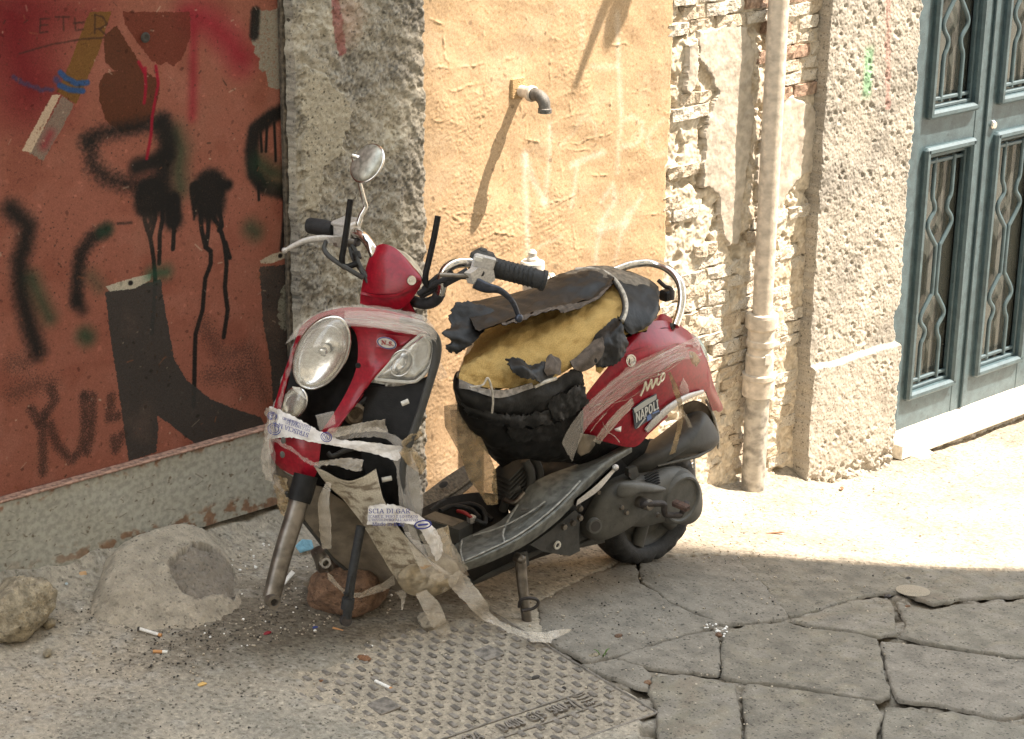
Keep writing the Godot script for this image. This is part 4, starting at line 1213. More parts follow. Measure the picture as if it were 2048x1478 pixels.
# ---------- bare brick and rubble ----------
func make_brick_wall() -> void:
	var d := thing("brick_wall", "crumbling bare brick wall with plaster remnants behind the drainpipe", "wall", Vector3(2.0, -0.25, 0.0))
	var n1 := noise(5.0, 301, 4)
	var n2 := noise(20.0, 302, 4)
	var n3 := noise(65.0, 303, 3)
	var cell := noise(14.0, 304, 2, FastNoiseLite.TYPE_CELLULAR)
	var pa := w([1.718, 1.3116, 1.784, 1.3104, 1.8669, 1.3219, 1.9278, 1.3011, 1.9684, 1.2146, 1.9595, 1.0969, 1.9806, 1.0463, 1.9717, 0.9265, 1.9601, 0.8427, 1.9488, 0.7521, 1.9409, 0.6103, 1.8884, 0.6071, 1.8579, 0.6746, 1.8286, 0.796, 1.7632, 0.8216, 1.7637, 1.0275, 1.7904, 1.0712, 1.809, 1.11, 1.7758, 1.1726, 1.7147, 1.226])
	var pb := w([2.139, 1.0622, 2.2616, 1.0158, 2.3031, 0.9668, 2.3163, 0.8011, 2.2355, 0.785, 2.1913, 0.7603, 2.1407, 0.7052, 2.1056, 0.6889, 2.028, 0.639, 2.0069, 0.8664, 2.0356, 1.0149])
	var pc := w([1.6632, 1.2719, 1.7111, 1.2895, 1.7143, 1.1626, 1.6882, 1.1136, 1.6663, 1.1396])
	var patch_h := func(x, y):
		var q := Vector2(x, y) + Vector2(n2.get_noise_2d(x, y), n2.get_noise_2d(y, x + 3.0)) * 0.012
		if Geometry2D.is_point_in_polygon(q, pa): return 1
		if Geometry2D.is_point_in_polygon(q, pb): return 2
		if Geometry2D.is_point_in_polygon(q, pc): return 3
		return 0
	var hf := func(x, y):
		var a := n1.get_noise_2d(x, y)
		var b := n2.get_noise_2d(x, y)
		var c := n3.get_noise_2d(x, y)
		var k: int = patch_h.call(x, y)
		if k == 1: return 0.012 + a * 0.004 + b * 0.0015 + c * 0.0006
		if k == 2: return 0.008 + a * 0.005 + b * 0.001
		if k == 3: return 0.016 + b * 0.003
		var z := 0.0 + a * 0.006 + b * 0.005 + c * 0.002 + (cell.get_noise_2d(x, y) + 0.6) * 0.005
		z -= 0.02 * sst(0.5, 0.85, n1.get_noise_2d(x * 1.7 + 4.0, y * 1.7) + 0.35)
		return z
	var cf := func(x, y):
		var a := n1.get_noise_2d(x + 3.0, y)
		var b := n2.get_noise_2d(x, y + 6.0)
		var c := n3.get_noise_2d(x, y)
		var k: int = patch_h.call(x, y)
		if k > 0: return Color(0.53, 0.475, 0.395) * (1.0 + a * 0.12 + b * 0.12 + c * 0.08)
		return Color(0.64, 0.57, 0.455).lerp(Color(0.5, 0.42, 0.31), clampf(0.2 - a + b, 0, 1)) * (1.0 + c * 0.3)
	part(relief(1.595, -0.34, 2.38, 1.8, 0.0038, hf, cf), "rubble_core", M.plaster, d)
	# bricks: courses about 4 cm high; shared lumpy shapes
	var shapes := []
	for s in 9:
		shapes.append(brick_shape(s))
	var y := -0.27
	var row := 0
	var rg := RandomNumberGenerator.new()
	rg.seed = 5
	while y < 1.75:
		var h := rg.randf_range(0.036, 0.044)
		var x := 1.6 + (0.05 if row % 2 else 0.0) + rg.randf_range(-0.02, 0.02)
		while x < 2.33:
			var l := rg.randf_range(0.085, 0.17)
			if x + l > 2.375: l = 2.375 - x
			var c := Vector2(x + l / 2, y + h / 2)
			var skip := 0.12
			if c.x < 1.8 and c.y > 0.45 and c.y < 1.05: skip = 0.45
			if c.x > 2.05 and c.y > 0.55 and c.y < 1.02: skip = 0.5
			if c.y > 0.95 and c.x > 1.95: skip = 0.04
			if c.y < -0.05: skip = 0.4
			var hit := false
			for e in [-0.45, 0.0, 0.45]:
				if patch_h.call(c.x + e * l, c.y) > 0: hit = true
			if not hit and rg.randf() > skip and l > 0.05:
				var o := part(shapes[rg.randi() % 9], "brick", [M.brick, M.brick_pale, M.brick_pale, M.brick_pale, M.brick_red][rg.randi() % 5 if c.y > 0.75 and c.x > 1.9 else rg.randi() % 4], d)
				o.position += Vector3(c.x, c.y + (c.x - 2.0) * 0.012, -0.009 + rg.randf_range(-0.004, 0.004) - (0.005 if c.y < 0.6 else 0.0))
				o.scale = Vector3(l + 0.002, h + 0.002, 0.032)
				o.rotation = Vector3(rg.randf_range(-0.05, 0.05), rg.randf_range(-0.02, 0.02), rg.randf_range(-0.025, 0.025))
			x += l + 0.006
		y += h + 0.004
		row += 1
	part(box(Vector3(1.98, 2.4, -0.05), Vector3(0.75, 1.24, 0.1), 0.01), "upper_wall", M.brick_pale, d)

func brick_shape(s: int) -> ArrayMesh:   # unit brick, lumpy front
	var n := noise(2.2, 330 + s, 3)
	var P := PackedVector3Array()
	var nu := 5
	var nv := 8
	for i in nu:
		for j in nv:
			var u := float(j) / (nv - 1) - 0.5
			var q := float(i) / (nu - 1) - 0.5
			var edge: float = maxf(absf(u) * 2.0, absf(q) * 2.0)
			var back := 1.0 if (i == 0 or i == nu - 1 or j == 0 or j == nv - 1) else 0.0
			var z := 0.5 + n.get_noise_2d(u * 3.0, q * 1.6) * 0.3 - (0.12 if edge > 0.6 else 0.0)
			var w_ := 1.0 + n.get_noise_2d(u * 2.0 + 9.0, q * 2.0) * 0.07
			if i == 1: q = -0.43
			if i == nu - 2: q = 0.43
			if j == 1: u = -0.465
			if j == nv - 2: u = 0.465
			P.append(Vector3(u * w_, q * w_ + n.get_noise_2d(u * 2.0, 5.0) * 0.06, lerpf(z, -0.5, back)))
	var A := grid_mesh(P, nu, nv).surface_get_arrays(0)
	var st := SurfaceTool.new()
	st.begin(Mesh.PRIMITIVE_TRIANGLES)
	st.set_smooth_group(-1)
	for i in A[Mesh.ARRAY_INDEX]: st.add_vertex(A[Mesh.ARRAY_VERTEX][i])
	st.generate_normals()
	return st.commit()

# ---------- pitted pillar beside the green door ----------
func make_right_pillar() -> void:
	var d := thing("stone_pillar", "pale pitted stone pillar with a stepped base beside the green door", "pillar", Vector3(2.6, -0.33, 0.0))
	var n1 := noise(4.0, 401, 4)
	var n2 := noise(24.0, 402, 4)
	var n3 := noise(80.0, 403, 3)
	var cell := noise(27.0, 404, 1, FastNoiseLite.TYPE_CELLULAR)
	var cell2 := noise(75.0, 405, 1, FastNoiseLite.TYPE_CELLULAR)
	var edge := noise(14.0, 406, 4)
	var hf := func(x, y):
		var a := n1.get_noise_2d(x, y)
		var b := n2.get_noise_2d(x, y)
		var c := n3.get_noise_2d(x, y)
		var rough := sst(-0.3, 0.3, a + sst(0.1, 0.3, y) * 0.5)
		var pit := sst(-0.68, -0.9, cell.get_noise_2d(x + c * 0.006, y)) * sst(0.0, 0.3, n1.get_noise_2d(x * 2.0, y * 2.0 + 9.0) + 0.1)
		var pit2 := sst(-0.6, -0.9, cell2.get_noise_2d(x, y + c * 0.004)) * rough
		var z := 0.045 + a * 0.006 + b * 0.0022 + c * 0.001 - pit * 0.0052 * rough - pit2 * 0.0016
		var lip := 0.118 + a * 0.012
		z += 0.022 * sst(lip + 0.006, lip - 0.004, y)
		z -= 0.014 * sst(-0.24, -0.3, y) * sst(-0.2, 0.4, b)
		z -= 0.09 * sst(2.278 + edge.get_noise_2d(3.0, y) * 0.008, 2.271 + edge.get_noise_2d(3.0, y) * 0.008, x)
		var r := 2.742 + edge.get_noise_2d(9.0, y) * 0.014 - 0.03 * exp(-pow((y - 0.2) / 0.05, 2.0))
		z -= 0.16 * sst(r, r + 0.012, x)
		return z
	var green_at := Vector2(2.4848, 1.1003)
	var red_at := Vector2(2.5849, 1.1217)
	var cf := func(x, y):
		var a := n1.get_noise_2d(x * 0.7 + 2.0, y * 0.7)
		var b := n2.get_noise_2d(x, y + 3.0)
		var c := n3.get_noise_2d(x + 8.0, y)
		var col := Color(0.52, 0.48, 0.405).lerp(Color(0.34, 0.32, 0.28), clampf(0.15 + a * 1.3 + b * 0.5, 0, 1)) * (1.0 + c * 0.25)
		col = col.lerp(Color(0.55, 0.5, 0.42), clampf(sst(0.12, 0.0, y) * 0.6 + b * 0.3, 0, 0.8))
		if absf(x - green_at.x) < 0.03 + b * 0.012 and absf(y - green_at.y) < 0.1: col = col.lerp(Color(0.22, 0.5, 0.27), 0.7 * sst(0.035, 0.012, absf(x - green_at.x)) * sst(0.1, 0.06, absf(y - green_at.y)))
		if absf(x - red_at.x + (y - red_at.y) * 0.1) < 0.012 + b * 0.012 and y > red_at.y - 0.16: col = col.lerp(Color(0.5, 0.2, 0.17), 0.4)
		if absf(x - 2.55) < 0.022 + b * 0.01 and y < 0.5 and y > 0.14: col = col.lerp(Color(0.64, 0.58, 0.49), 0.75)
		return col
	part(relief(2.256, -0.42, 2.775, 1.8, 0.0034, hf, cf), "stone_face", M.stone, d)
	part(box(Vector3(2.79, 0.9, -0.11), Vector3(0.1, 2.7, 0.12), 0.004), "reveal", M.brick_pale, d)
	part(box(Vector3(2.53, 2.4, -0.02), Vector3(0.5, 1.24, 0.12), 0.01), "upper_stone", M.brick_pale, d)

# ---------- green glazed double door ----------
func make_green_door() -> void:
	var z := -0.06
	var d := thing("green_door", "dark green double door with glass panes and wavy iron bars", "door", Vector3(3.3, -0.29, z))
	part(join([box(Vector3(2.865, 0.9, z - 0.03), Vector3(0.07, 2.4, 0.09), 0.004), box(Vector3(3.78, 0.9, z - 0.03), Vector3(0.1, 2.4, 0.09), 0.004)]), "frame", M.green, d)
	for leaf in 2:
		var x0 := 2.9 + leaf * 0.4
		var x1 := 3.297 + leaf * 0.43
		var lf := part(join([
			box(Vector3((x0 + 2.955 + leaf * 0.405) / 2, 0.9, z - 0.02), Vector3(2.955 + leaf * 0.405 - x0, 2.39, 0.04), 0.003),
			box(Vector3((x1 + 3.235 + leaf * 0.41) / 2, 0.9, z - 0.02), Vector3(x1 - 3.235 - leaf * 0.41, 2.39, 0.04), 0.003),
			box(Vector3((x0 + x1) / 2, -0.237, z - 0.021), Vector3(x1 - x0 - 0.004, 0.115, 0.038), 0.003),
			box(Vector3((x0 + x1) / 2, 0.811, z - 0.021), Vector3(x1 - x0 - 0.004, 0.105, 0.038), 0.003),
			box(Vector3((x0 + x1) / 2, 1.98, z - 0.021), Vector3(x1 - x0 - 0.004, 0.2, 0.038), 0.003)]), "leaf", M.green, d)
		for pane in 2:
			var a := Vector2(2.948 + leaf * 0.408, -0.182 if pane == 0 else 0.862)
			var b := Vector2(3.238 + leaf * 0.42, 0.76 if pane == 0 else 1.885)
			var c := (a + b) / 2
			var s := b - a
			var mo := part(join([
				box(Vector3(a.x + 0.014, c.y, z + 0.004), Vector3(0.03, s.y, 0.034), 0.009), box(Vector3(b.x - 0.014, c.y, z + 0.004), Vector3(0.03, s.y, 0.034), 0.009),
				box(Vector3(c.x, a.y + 0.014, z + 0.0045), Vector3(s.x - 0.004, 0.03, 0.033), 0.009), box(Vector3(c.x, b.y - 0.014, z + 0.0045), Vector3(s.x - 0.004, 0.03, 0.033), 0.009),
				box(Vector3(a.x + 0.034, c.y, z - 0.012), Vector3(0.012, s.y - 0.05, 0.02), 0.003), box(Vector3(b.x - 0.034, c.y, z - 0.012), Vector3(0.012, s.y - 0.05, 0.02), 0.003),
				box(Vector3(c.x, a.y + 0.036, z - 0.0125), Vector3(s.x - 0.06, 0.014, 0.02), 0.003), box(Vector3(c.x, b.y - 0.036, z - 0.0125), Vector3(s.x - 0.06, 0.014, 0.02), 0.003)]), "moulding", M.green, lf)
			part(box(Vector3(c.x, c.y, z - 0.038), Vector3(s.x - 0.05, s.y - 0.05, 0.005), 0.001), "pane", M.glass, lf)
			# wrought bars: two bars that bulge, meet in the middle and part again
			var bars := []
			var hh := s.y - 0.1
			for side in [-1.0, 1.0]:
				var pts := PackedVector3Array()
				for t in [[0.0, 0.064], [0.1, 0.064], [0.17, 0.063], [0.2, 0.05], [0.235, 0.046], [0.275, 0.074], [0.31, 0.074], [0.38, 0.03], [0.4, 0.021], [0.5, 0.02], [0.6, 0.021], [0.62, 0.03], [0.69, 0.074], [0.725, 0.074], [0.765, 0.046], [0.8, 0.05], [0.83, 0.063], [0.9, 0.064], [1.0, 0.064]]:
					pts.append(Vector3(c.x + side * (t[1] - 0.012) * 1.0, a.y + 0.05 + t[0] * hh, z - 0.014 + (0.004 if side > 0 else 0.0)))
				bars.append(tube(pts, 0.0095, 8, 70, 0.75, Vector3(0, 0, 1)))
			for yy in [a.y + 0.062, b.y - 0.062]:
				bars.append(box(Vector3(c.x, yy, z - 0.014), Vector3(s.x - 0.06, 0.014, 0.012), 0.003))
			for bm in bars: part(bm, "bar", M.green, lf)
	part(join([box(Vector3(3.297, 0.9, z + 0.004), Vector3(0.012, 2.38, 0.012), 0.003)]), "meeting_strip", M.green, d)
	part(join([lathe(Vector3(3.345, 0.79, z), Vector3(0, 0, 1), [Vector2(0.001, 0.012), Vector2(0.012, 0.011), Vector2(0.016, 0.006), Vector2(0.017, 0)], 20), box(Vector3(3.345, 0.79, z + 0.013), Vector3(0.003, 0.012, 0.003), 0.001)]), "lock", M.chrome, d)
	part(box(Vector3(3.33, 0.9, -0.75), Vector3(1.1, 2.6, 0.05), 0.01), "room_back", M.room, d)
	part(box(Vector3(3.33, -0.31, -0.42), Vector3(1.1, 0.05, 0.7), 0.01), "room_floor", M.room, d)
	part(box(Vector3(2.8, 0.9, -0.4), Vector3(0.05, 2.6, 0.66), 0.01), "room_side", M.room, d)
	part(box(Vector3(3.87, 0.9, -0.4), Vector3(0.05, 2.6, 0.66), 0.01), "room_side", M.room, d)
	# marble threshold on rubble
	var s := thing("door_sill", "pale marble sill under the green door", "sill", Vector3(3.35, -0.37, 0.0))
	part(box(Vector3(3.36, -0.324, -0.02), Vector3(1.08, 0.062, 0.13), 0.006), "slab", M.marble, s)
	var n := noise(18.0, 431, 4)
	part(relief(2.82, -0.44, 3.9, -0.354, 0.006, func(x, y): return 0.012 + n.get_noise_2d(x, y) * 0.016), "bedding", M.brick_pale, s)
	single(rock(Vector3(2.93, -0.365, 0.03), Vector3(0.07, 0.03, 0.045), 433, 0.3, 1.5, Basis(), 16, 24, 0.6), "loose_stone", M.brick_pale, "pale lump of stone wedged under the corner of the marble sill", "stone")

# ---------- pipes on the facade ----------
func make_pipes() -> void:
	var c := Vector3(2.02, 0, 0.052)
	var d := thing("drainpipe", "tall dusty drainpipe with couplings in front of the brick wall", "pipe", c + Vector3(0, -0.28, 0))
	var Y := Vector3(0, 1, 0)
	part(lathe(c, Y, [Vector2(0.0325, 0.36), Vector2(0.0325, 3.1)], 26), "upper_pipe", M.pvc, d)
	part(lathe(c, Y, [Vector2(0.0395, -0.34), Vector2(0.0395, 0.14)], 26), "lower_pipe", M.pipe_grey, d)
	part(lathe(c, Y, [Vector2(0.036, 0.372), Vector2(0.052, 0.37), Vector2(0.054, 0.36), Vector2(0.054, 0.325), Vector2(0.05, 0.318), Vector2(0.036, 0.316)], 8), "hex_nut", M.pvc, d)
	part(lathe(c, Y, [Vector2(0.044, 0.318), Vector2(0.044, 0.285), Vector2(0.047, 0.28), Vector2(0.047, 0.262), Vector2(0.042, 0.258), Vector2(0.042, 0.236), Vector2(0.046, 0.232), Vector2(0.046, 0.165)], 26), "coupling", M.pvc, d)
	part(lathe(c, Y, [Vector2(0.046, 0.168), Vector2(0.055, 0.165), Vector2(0.056, 0.15), Vector2(0.053, 0.146), Vector2(0.053, 0.09), Vector2(0.043, 0.086)], 26), "collar", M.pvc, d)
	part(join([lathe(c + Vector3(0.046, 0.25, 0.004), Vector3(1, 0, 0.2), [Vector2(0.018, -0.01), Vector2(0.018, 0.018), Vector2(0.001, 0.019)], 14), lathe(c + Vector3(0.05, 0.25, 0.004), Vector3(1, 0, 0.2), [Vector2(0.012, 0.018), Vector2(0.011, 0.026), Vector2(0.001, 0.027)], 14)]), "inlet_plug", M.pvc, d)
	part(box(c + Vector3(-0.013, 0.225, 0.046), Vector3(0.022, 0.036, 0.004), 0.001, Basis(Y, -0.28)), "tag", M.white_plastic, d)
	# small elbow that sticks out of the yellow wall
	var e := Vector3(1.005, 1.2194, 0)
	var s := thing("water_spout", "short iron elbow pipe sticking out of the yellow wall", "pipe", e)
	part(tube(PackedVector3Array([e + Vector3(0, 0, -0.02), e + Vector3(0, -0.002, 0.05)]), 0.0165, 16), "stub", M.pvc, s)
	part(lathe(e + Vector3(0, -0.002, 0.045), Vector3(0, 0, 1), [Vector2(0.0, 0.0), Vector2(0.022, 0.0), Vector2(0.023, 0.004), Vector2(0.023, 0.014), Vector2(0.019, 0.018)], 18), "rim", M.pvc, s)
	part(tube(PackedVector3Array([e + Vector3(0, -0.002, 0.058), e + Vector3(0, -0.003, 0.085), e + Vector3(0.001, -0.016, 0.103), e + Vector3(0.001, -0.04, 0.108)]), [0.0175, 0.0175, 0.0175, 0.016], 18, 18), "elbow", M.zinc, s)
	part(lathe(e + Vector3(0.001, -0.041, 0.108), Vector3(0, -1, 0), [Vector2(0.0, 0.002), Vector2(0.014, 0.002), Vector2(0.014, 0.006), Vector2(0.0195, 0.006), Vector2(0.0195, -0.006), Vector2(0.016, -0.008)], 18), "mouth", M.zinc, s)
	part(box(e + Vector3(-0.01, 0.008, 0.003), Vector3(0.05, 0.06, 0.012), 0.004), "mortar", mt(Color(0.55, 0.37, 0.18), 0.9, {"tex": T.fine, "scale": 6.0, "bump": 0.4}), s)
	# standpipe with a valve behind the saddle
	var g := Vector3(0.9742, 0.6926, 0.1)
	var t := thing("standpipe", "pale painted standpipe with a hexagonal cap behind the torn saddle", "pipe", Vector3(g.x, 0.0, 0.1))
	part(lathe(g, Y, [Vector2(0.027, -0.8), Vector2(0.027, 0.0), Vector2(0.03, 0.004), Vector2(0.03, 0.02)], 20), "pipe", M.pvc, t)
	part(lathe(g, Y, [Vector2(0.027, 0.02), Vector2(0.036, 0.022), Vector2(0.036, 0.052), Vector2(0.033, 0.057), Vector2(0.0, 0.058)], 6), "hex_cap", M.white_plastic, t)
	part(lathe(g, Y, [Vector2(0.016, 0.058), Vector2(0.017, 0.066), Vector2(0.012, 0.07), Vector2(0.013, 0.082), Vector2(0.006, 0.09), Vector2(0.0, 0.091)], 16), "spindle", M.white_plastic, t)
	part(lathe(g + Vector3(0.0, -0.01, 0), Vector3(1, 0, 0.4), [Vector2(0.02, 0.0), Vector2(0.02, 0.05), Vector2(0.025, 0.052), Vector2(0.025, 0.066), Vector2(0.0, 0.068)], 16), "side_outlet", M.white_plastic, t)
	# iron arm above the frame; only its shadow shows
	var tip := Vector3(1.2004, 1.1833, 0) + Vector3(0.445, 0.845, 0.297) * 1.75
	var arm := thing("iron_arm", "old iron bracket arm projecting from the wall above the picture", "bracket", Vector3(tip.x, tip.y, 0.0))
	part(tube(PackedVector3Array([Vector3(tip.x, tip.y, -0.05), Vector3(tip.x, tip.y, tip.z * 0.5), tip]), [0.04, 0.036, 0.012], 10), "arm", M.iron, arm)
	part(rock(tip + Vector3(0.055, -0.02, -0.09), Vector3(0.032, 0.055, 0.045), 9, 0.2, 1.5, Basis(), 12, 16), "knob", M.iron, arm)
	part(tube(PackedVector3Array([tip + Vector3(0, 0, -0.12), tip + Vector3(0.055, -0.02, -0.09)]), 0.008, 8), "link", M.iron, arm)

# ---------- cast manhole cover ----------
func make_manhole() -> void:
	var r := Rect2(-0.36, 0.565, 0.738, 0.66)
	var d := thing("manhole_cover", "dusty cast iron manhole cover with raised studs and lettering", "manhole cover", onto(0.0, 0.9))
	var n1 := noise(5.0, 501, 4)
	var n2 := noise(40.0, 502, 4)
	var nu := 74
	var nv := 82
	var P := PackedVector3Array()
	var C := PackedColorArray()
	for i in nu:
		for j in nv:
			var x := r.position.x + r.size.x * j / (nv - 1)
			var z := r.position.y + r.size.y * i / (nu - 1)
			# dust drifts over the back and left of the plate
			var drift := sst(0.16, -0.25, x + (z - 0.9) * -0.2 + n1.get_noise_2d(x, z) * 0.25) * 0.6 + sst(0.78, 0.6, z + n1.get_noise_2d(x, z) * 0.1) * 0.6
			P.append(onto(x, z, 0.002 + n2.get_noise_2d(x, z) * 0.001))
			C.append(Color(0.39, 0.335, 0.26).lerp(Color(0.5, 0.425, 0.32), clampf(drift + n1.get_noise_2d(x * 2.0, z * 2.0) * 0.5 + 0.15, 0, 1)) * (1.0 + n2.get_noise_2d(x, z) * 0.3))
	part(skin(P, nu, nv, 0.02, null, Vector3.UP, C), "plate", M.ground, d)
	var rim := 0.004
	part(join([tube(PackedVector3Array([onto(0.381, 0.6, 0.001), onto(0.383, 0.9, 0.002), onto(0.382, 1.228, 0.001)]), 0.004, 6), tube(PackedVector3Array([onto(-0.36, 1.229, 0.001), onto(0.0, 1.229, 0.001), onto(0.383, 1.229, 0.001)]), 0.004, 6)]), "rim", M.cast, d)
	# studs: staggered lattice
	var st := stud_shape()
	var count := 0
	var text_box := Rect2(-0.3, 1.06, 0.6, 0.075)
	var lift_a := onto(-0.16, 0.86)
	for i in 28:
		for j in 13:
			var x := 0.362 - i * 0.0278
			var z := 0.575 + j * 0.0565 + (0.028 if i % 2 else 0.0)
			if z > 1.215 or x < -0.345: continue
			if text_box.has_point(Vector2(x, z)): continue
			if Vector2(x - 0.215, z - 0.80).length() < 0.03 or Vector2(x + 0.17, z - 0.88).length() < 0.042: continue
			var buried := sst(0.0, -0.34, x + n1.get_noise_2d(x, z) * 0.2) * 0.005 + sst(0.72, 0.6, z) * 0.003
			if x < -0.05 and z < 0.68: continue
			if x < -0.25 and z < 0.74: continue
			var o := part(st, "stud", M.cast, d)
			o.position += onto(x, z, 0.002 - buried * 0.55)
			o.rotation = Vector3(0.02 * sin(i * 3.1), 0.06 * sin(i * 1.7 + j), 0)
			count += 1
	for q in [Vector2(0.215, 0.80), Vector2(-0.17, 0.88)]:
		part(box(onto(q.x, q.y, 0.002), Vector3(0.062, 0.008, 0.062), 0.002), "keyhole_lid", M.cast, d)
	# lettering band
	var X := Vector3(1, -0.06, 0.02)
	var Zd := Vector3(0, 0, -1)
	part(join([tube(PackedVector3Array([onto(-0.3, 1.066, 0.004), onto(0.0, 1.066, 0.004), onto(0.29, 1.066, 0.004)]), 0.003, 6), tube(PackedVector3Array([onto(-0.3, 1.132, 0.004), onto(0.0, 1.132, 0.004), onto(0.29, 1.132, 0.004)]), 0.003, 6), tube(PackedVector3Array([onto(0.237, 1.066, 0.004), onto(0.237, 1.1, 0.004), onto(0.237, 1.132, 0.004)]), 0.003, 6)]), "band_frame", M.cast, d)
	for s in [["124", -0.11], ["D400", -0.005], ["GJS", 0.085], ["500-7", 0.152]]:
		part(letters(s[0], 0.05, 0.005, onto(s[1], 1.1, 0.005), X, Zd, false, true, 0.62), "lettering", M.cast, d)
	var em := []
	for k in 4:
		em.append(tube(PackedVector3Array([onto(0.252, 1.072 + k * 0.015, 0.005), onto(0.262 + k * 0.004, 1.078 + k * 0.013, 0.006), onto(0.29, 1.074 + k * 0.014, 0.005)]), 0.0022, 5))
	em.append(letters("EN", 0.02, 0.004, onto(0.25, 1.118, 0.005), X, Zd, false, true))
	em.append(box(onto(0.27, 1.097, 0.0), Vector3(0.056, 0.006, 0.068), 0.001))
	part(join(em), "emblem", M.cast, d)

func stud_shape() -> ArrayMesh:
	var st := SurfaceTool.new()
	st.append_from(box(Vector3.ZERO, Vector3(0.0145, 0.009, 0.027), 0.0022), 0, Transform3D.IDENTITY)
	return st.commit()

# ---------- the scooter ----------
func up_to(m: ArrayMesh, ground: bool) -> ArrayMesh:
	return m

func ring(c: Vector3, e1: Vector3, e2: Vector3, n := 40) -> PackedVector3Array:
	var o := PackedVector3Array()
	for i in n:
		var a := TAU * i / n
		o.append(c + e1 * cos(a) + e2 * sin(a))
	return o

func loop_tube(o: PackedVector3Array, r: float, sides := 8) -> ArrayMesh:
	var p := o.duplicate()
	p.append(o[0])
	return tube(p, r, sides)

func make_scooter() -> void:
	var base := onto(0.45, 0.48)
	var s := thing("scooter", "wrecked red scooter without front wheel, torn saddle, wrapped in packing tape", "scooter", base)
	scooter_front(s)
	scooter_bars(s)
	scooter_saddle(s)
	scooter_rear(s)
	scooter_floor(s)
	scooter_tape(s)

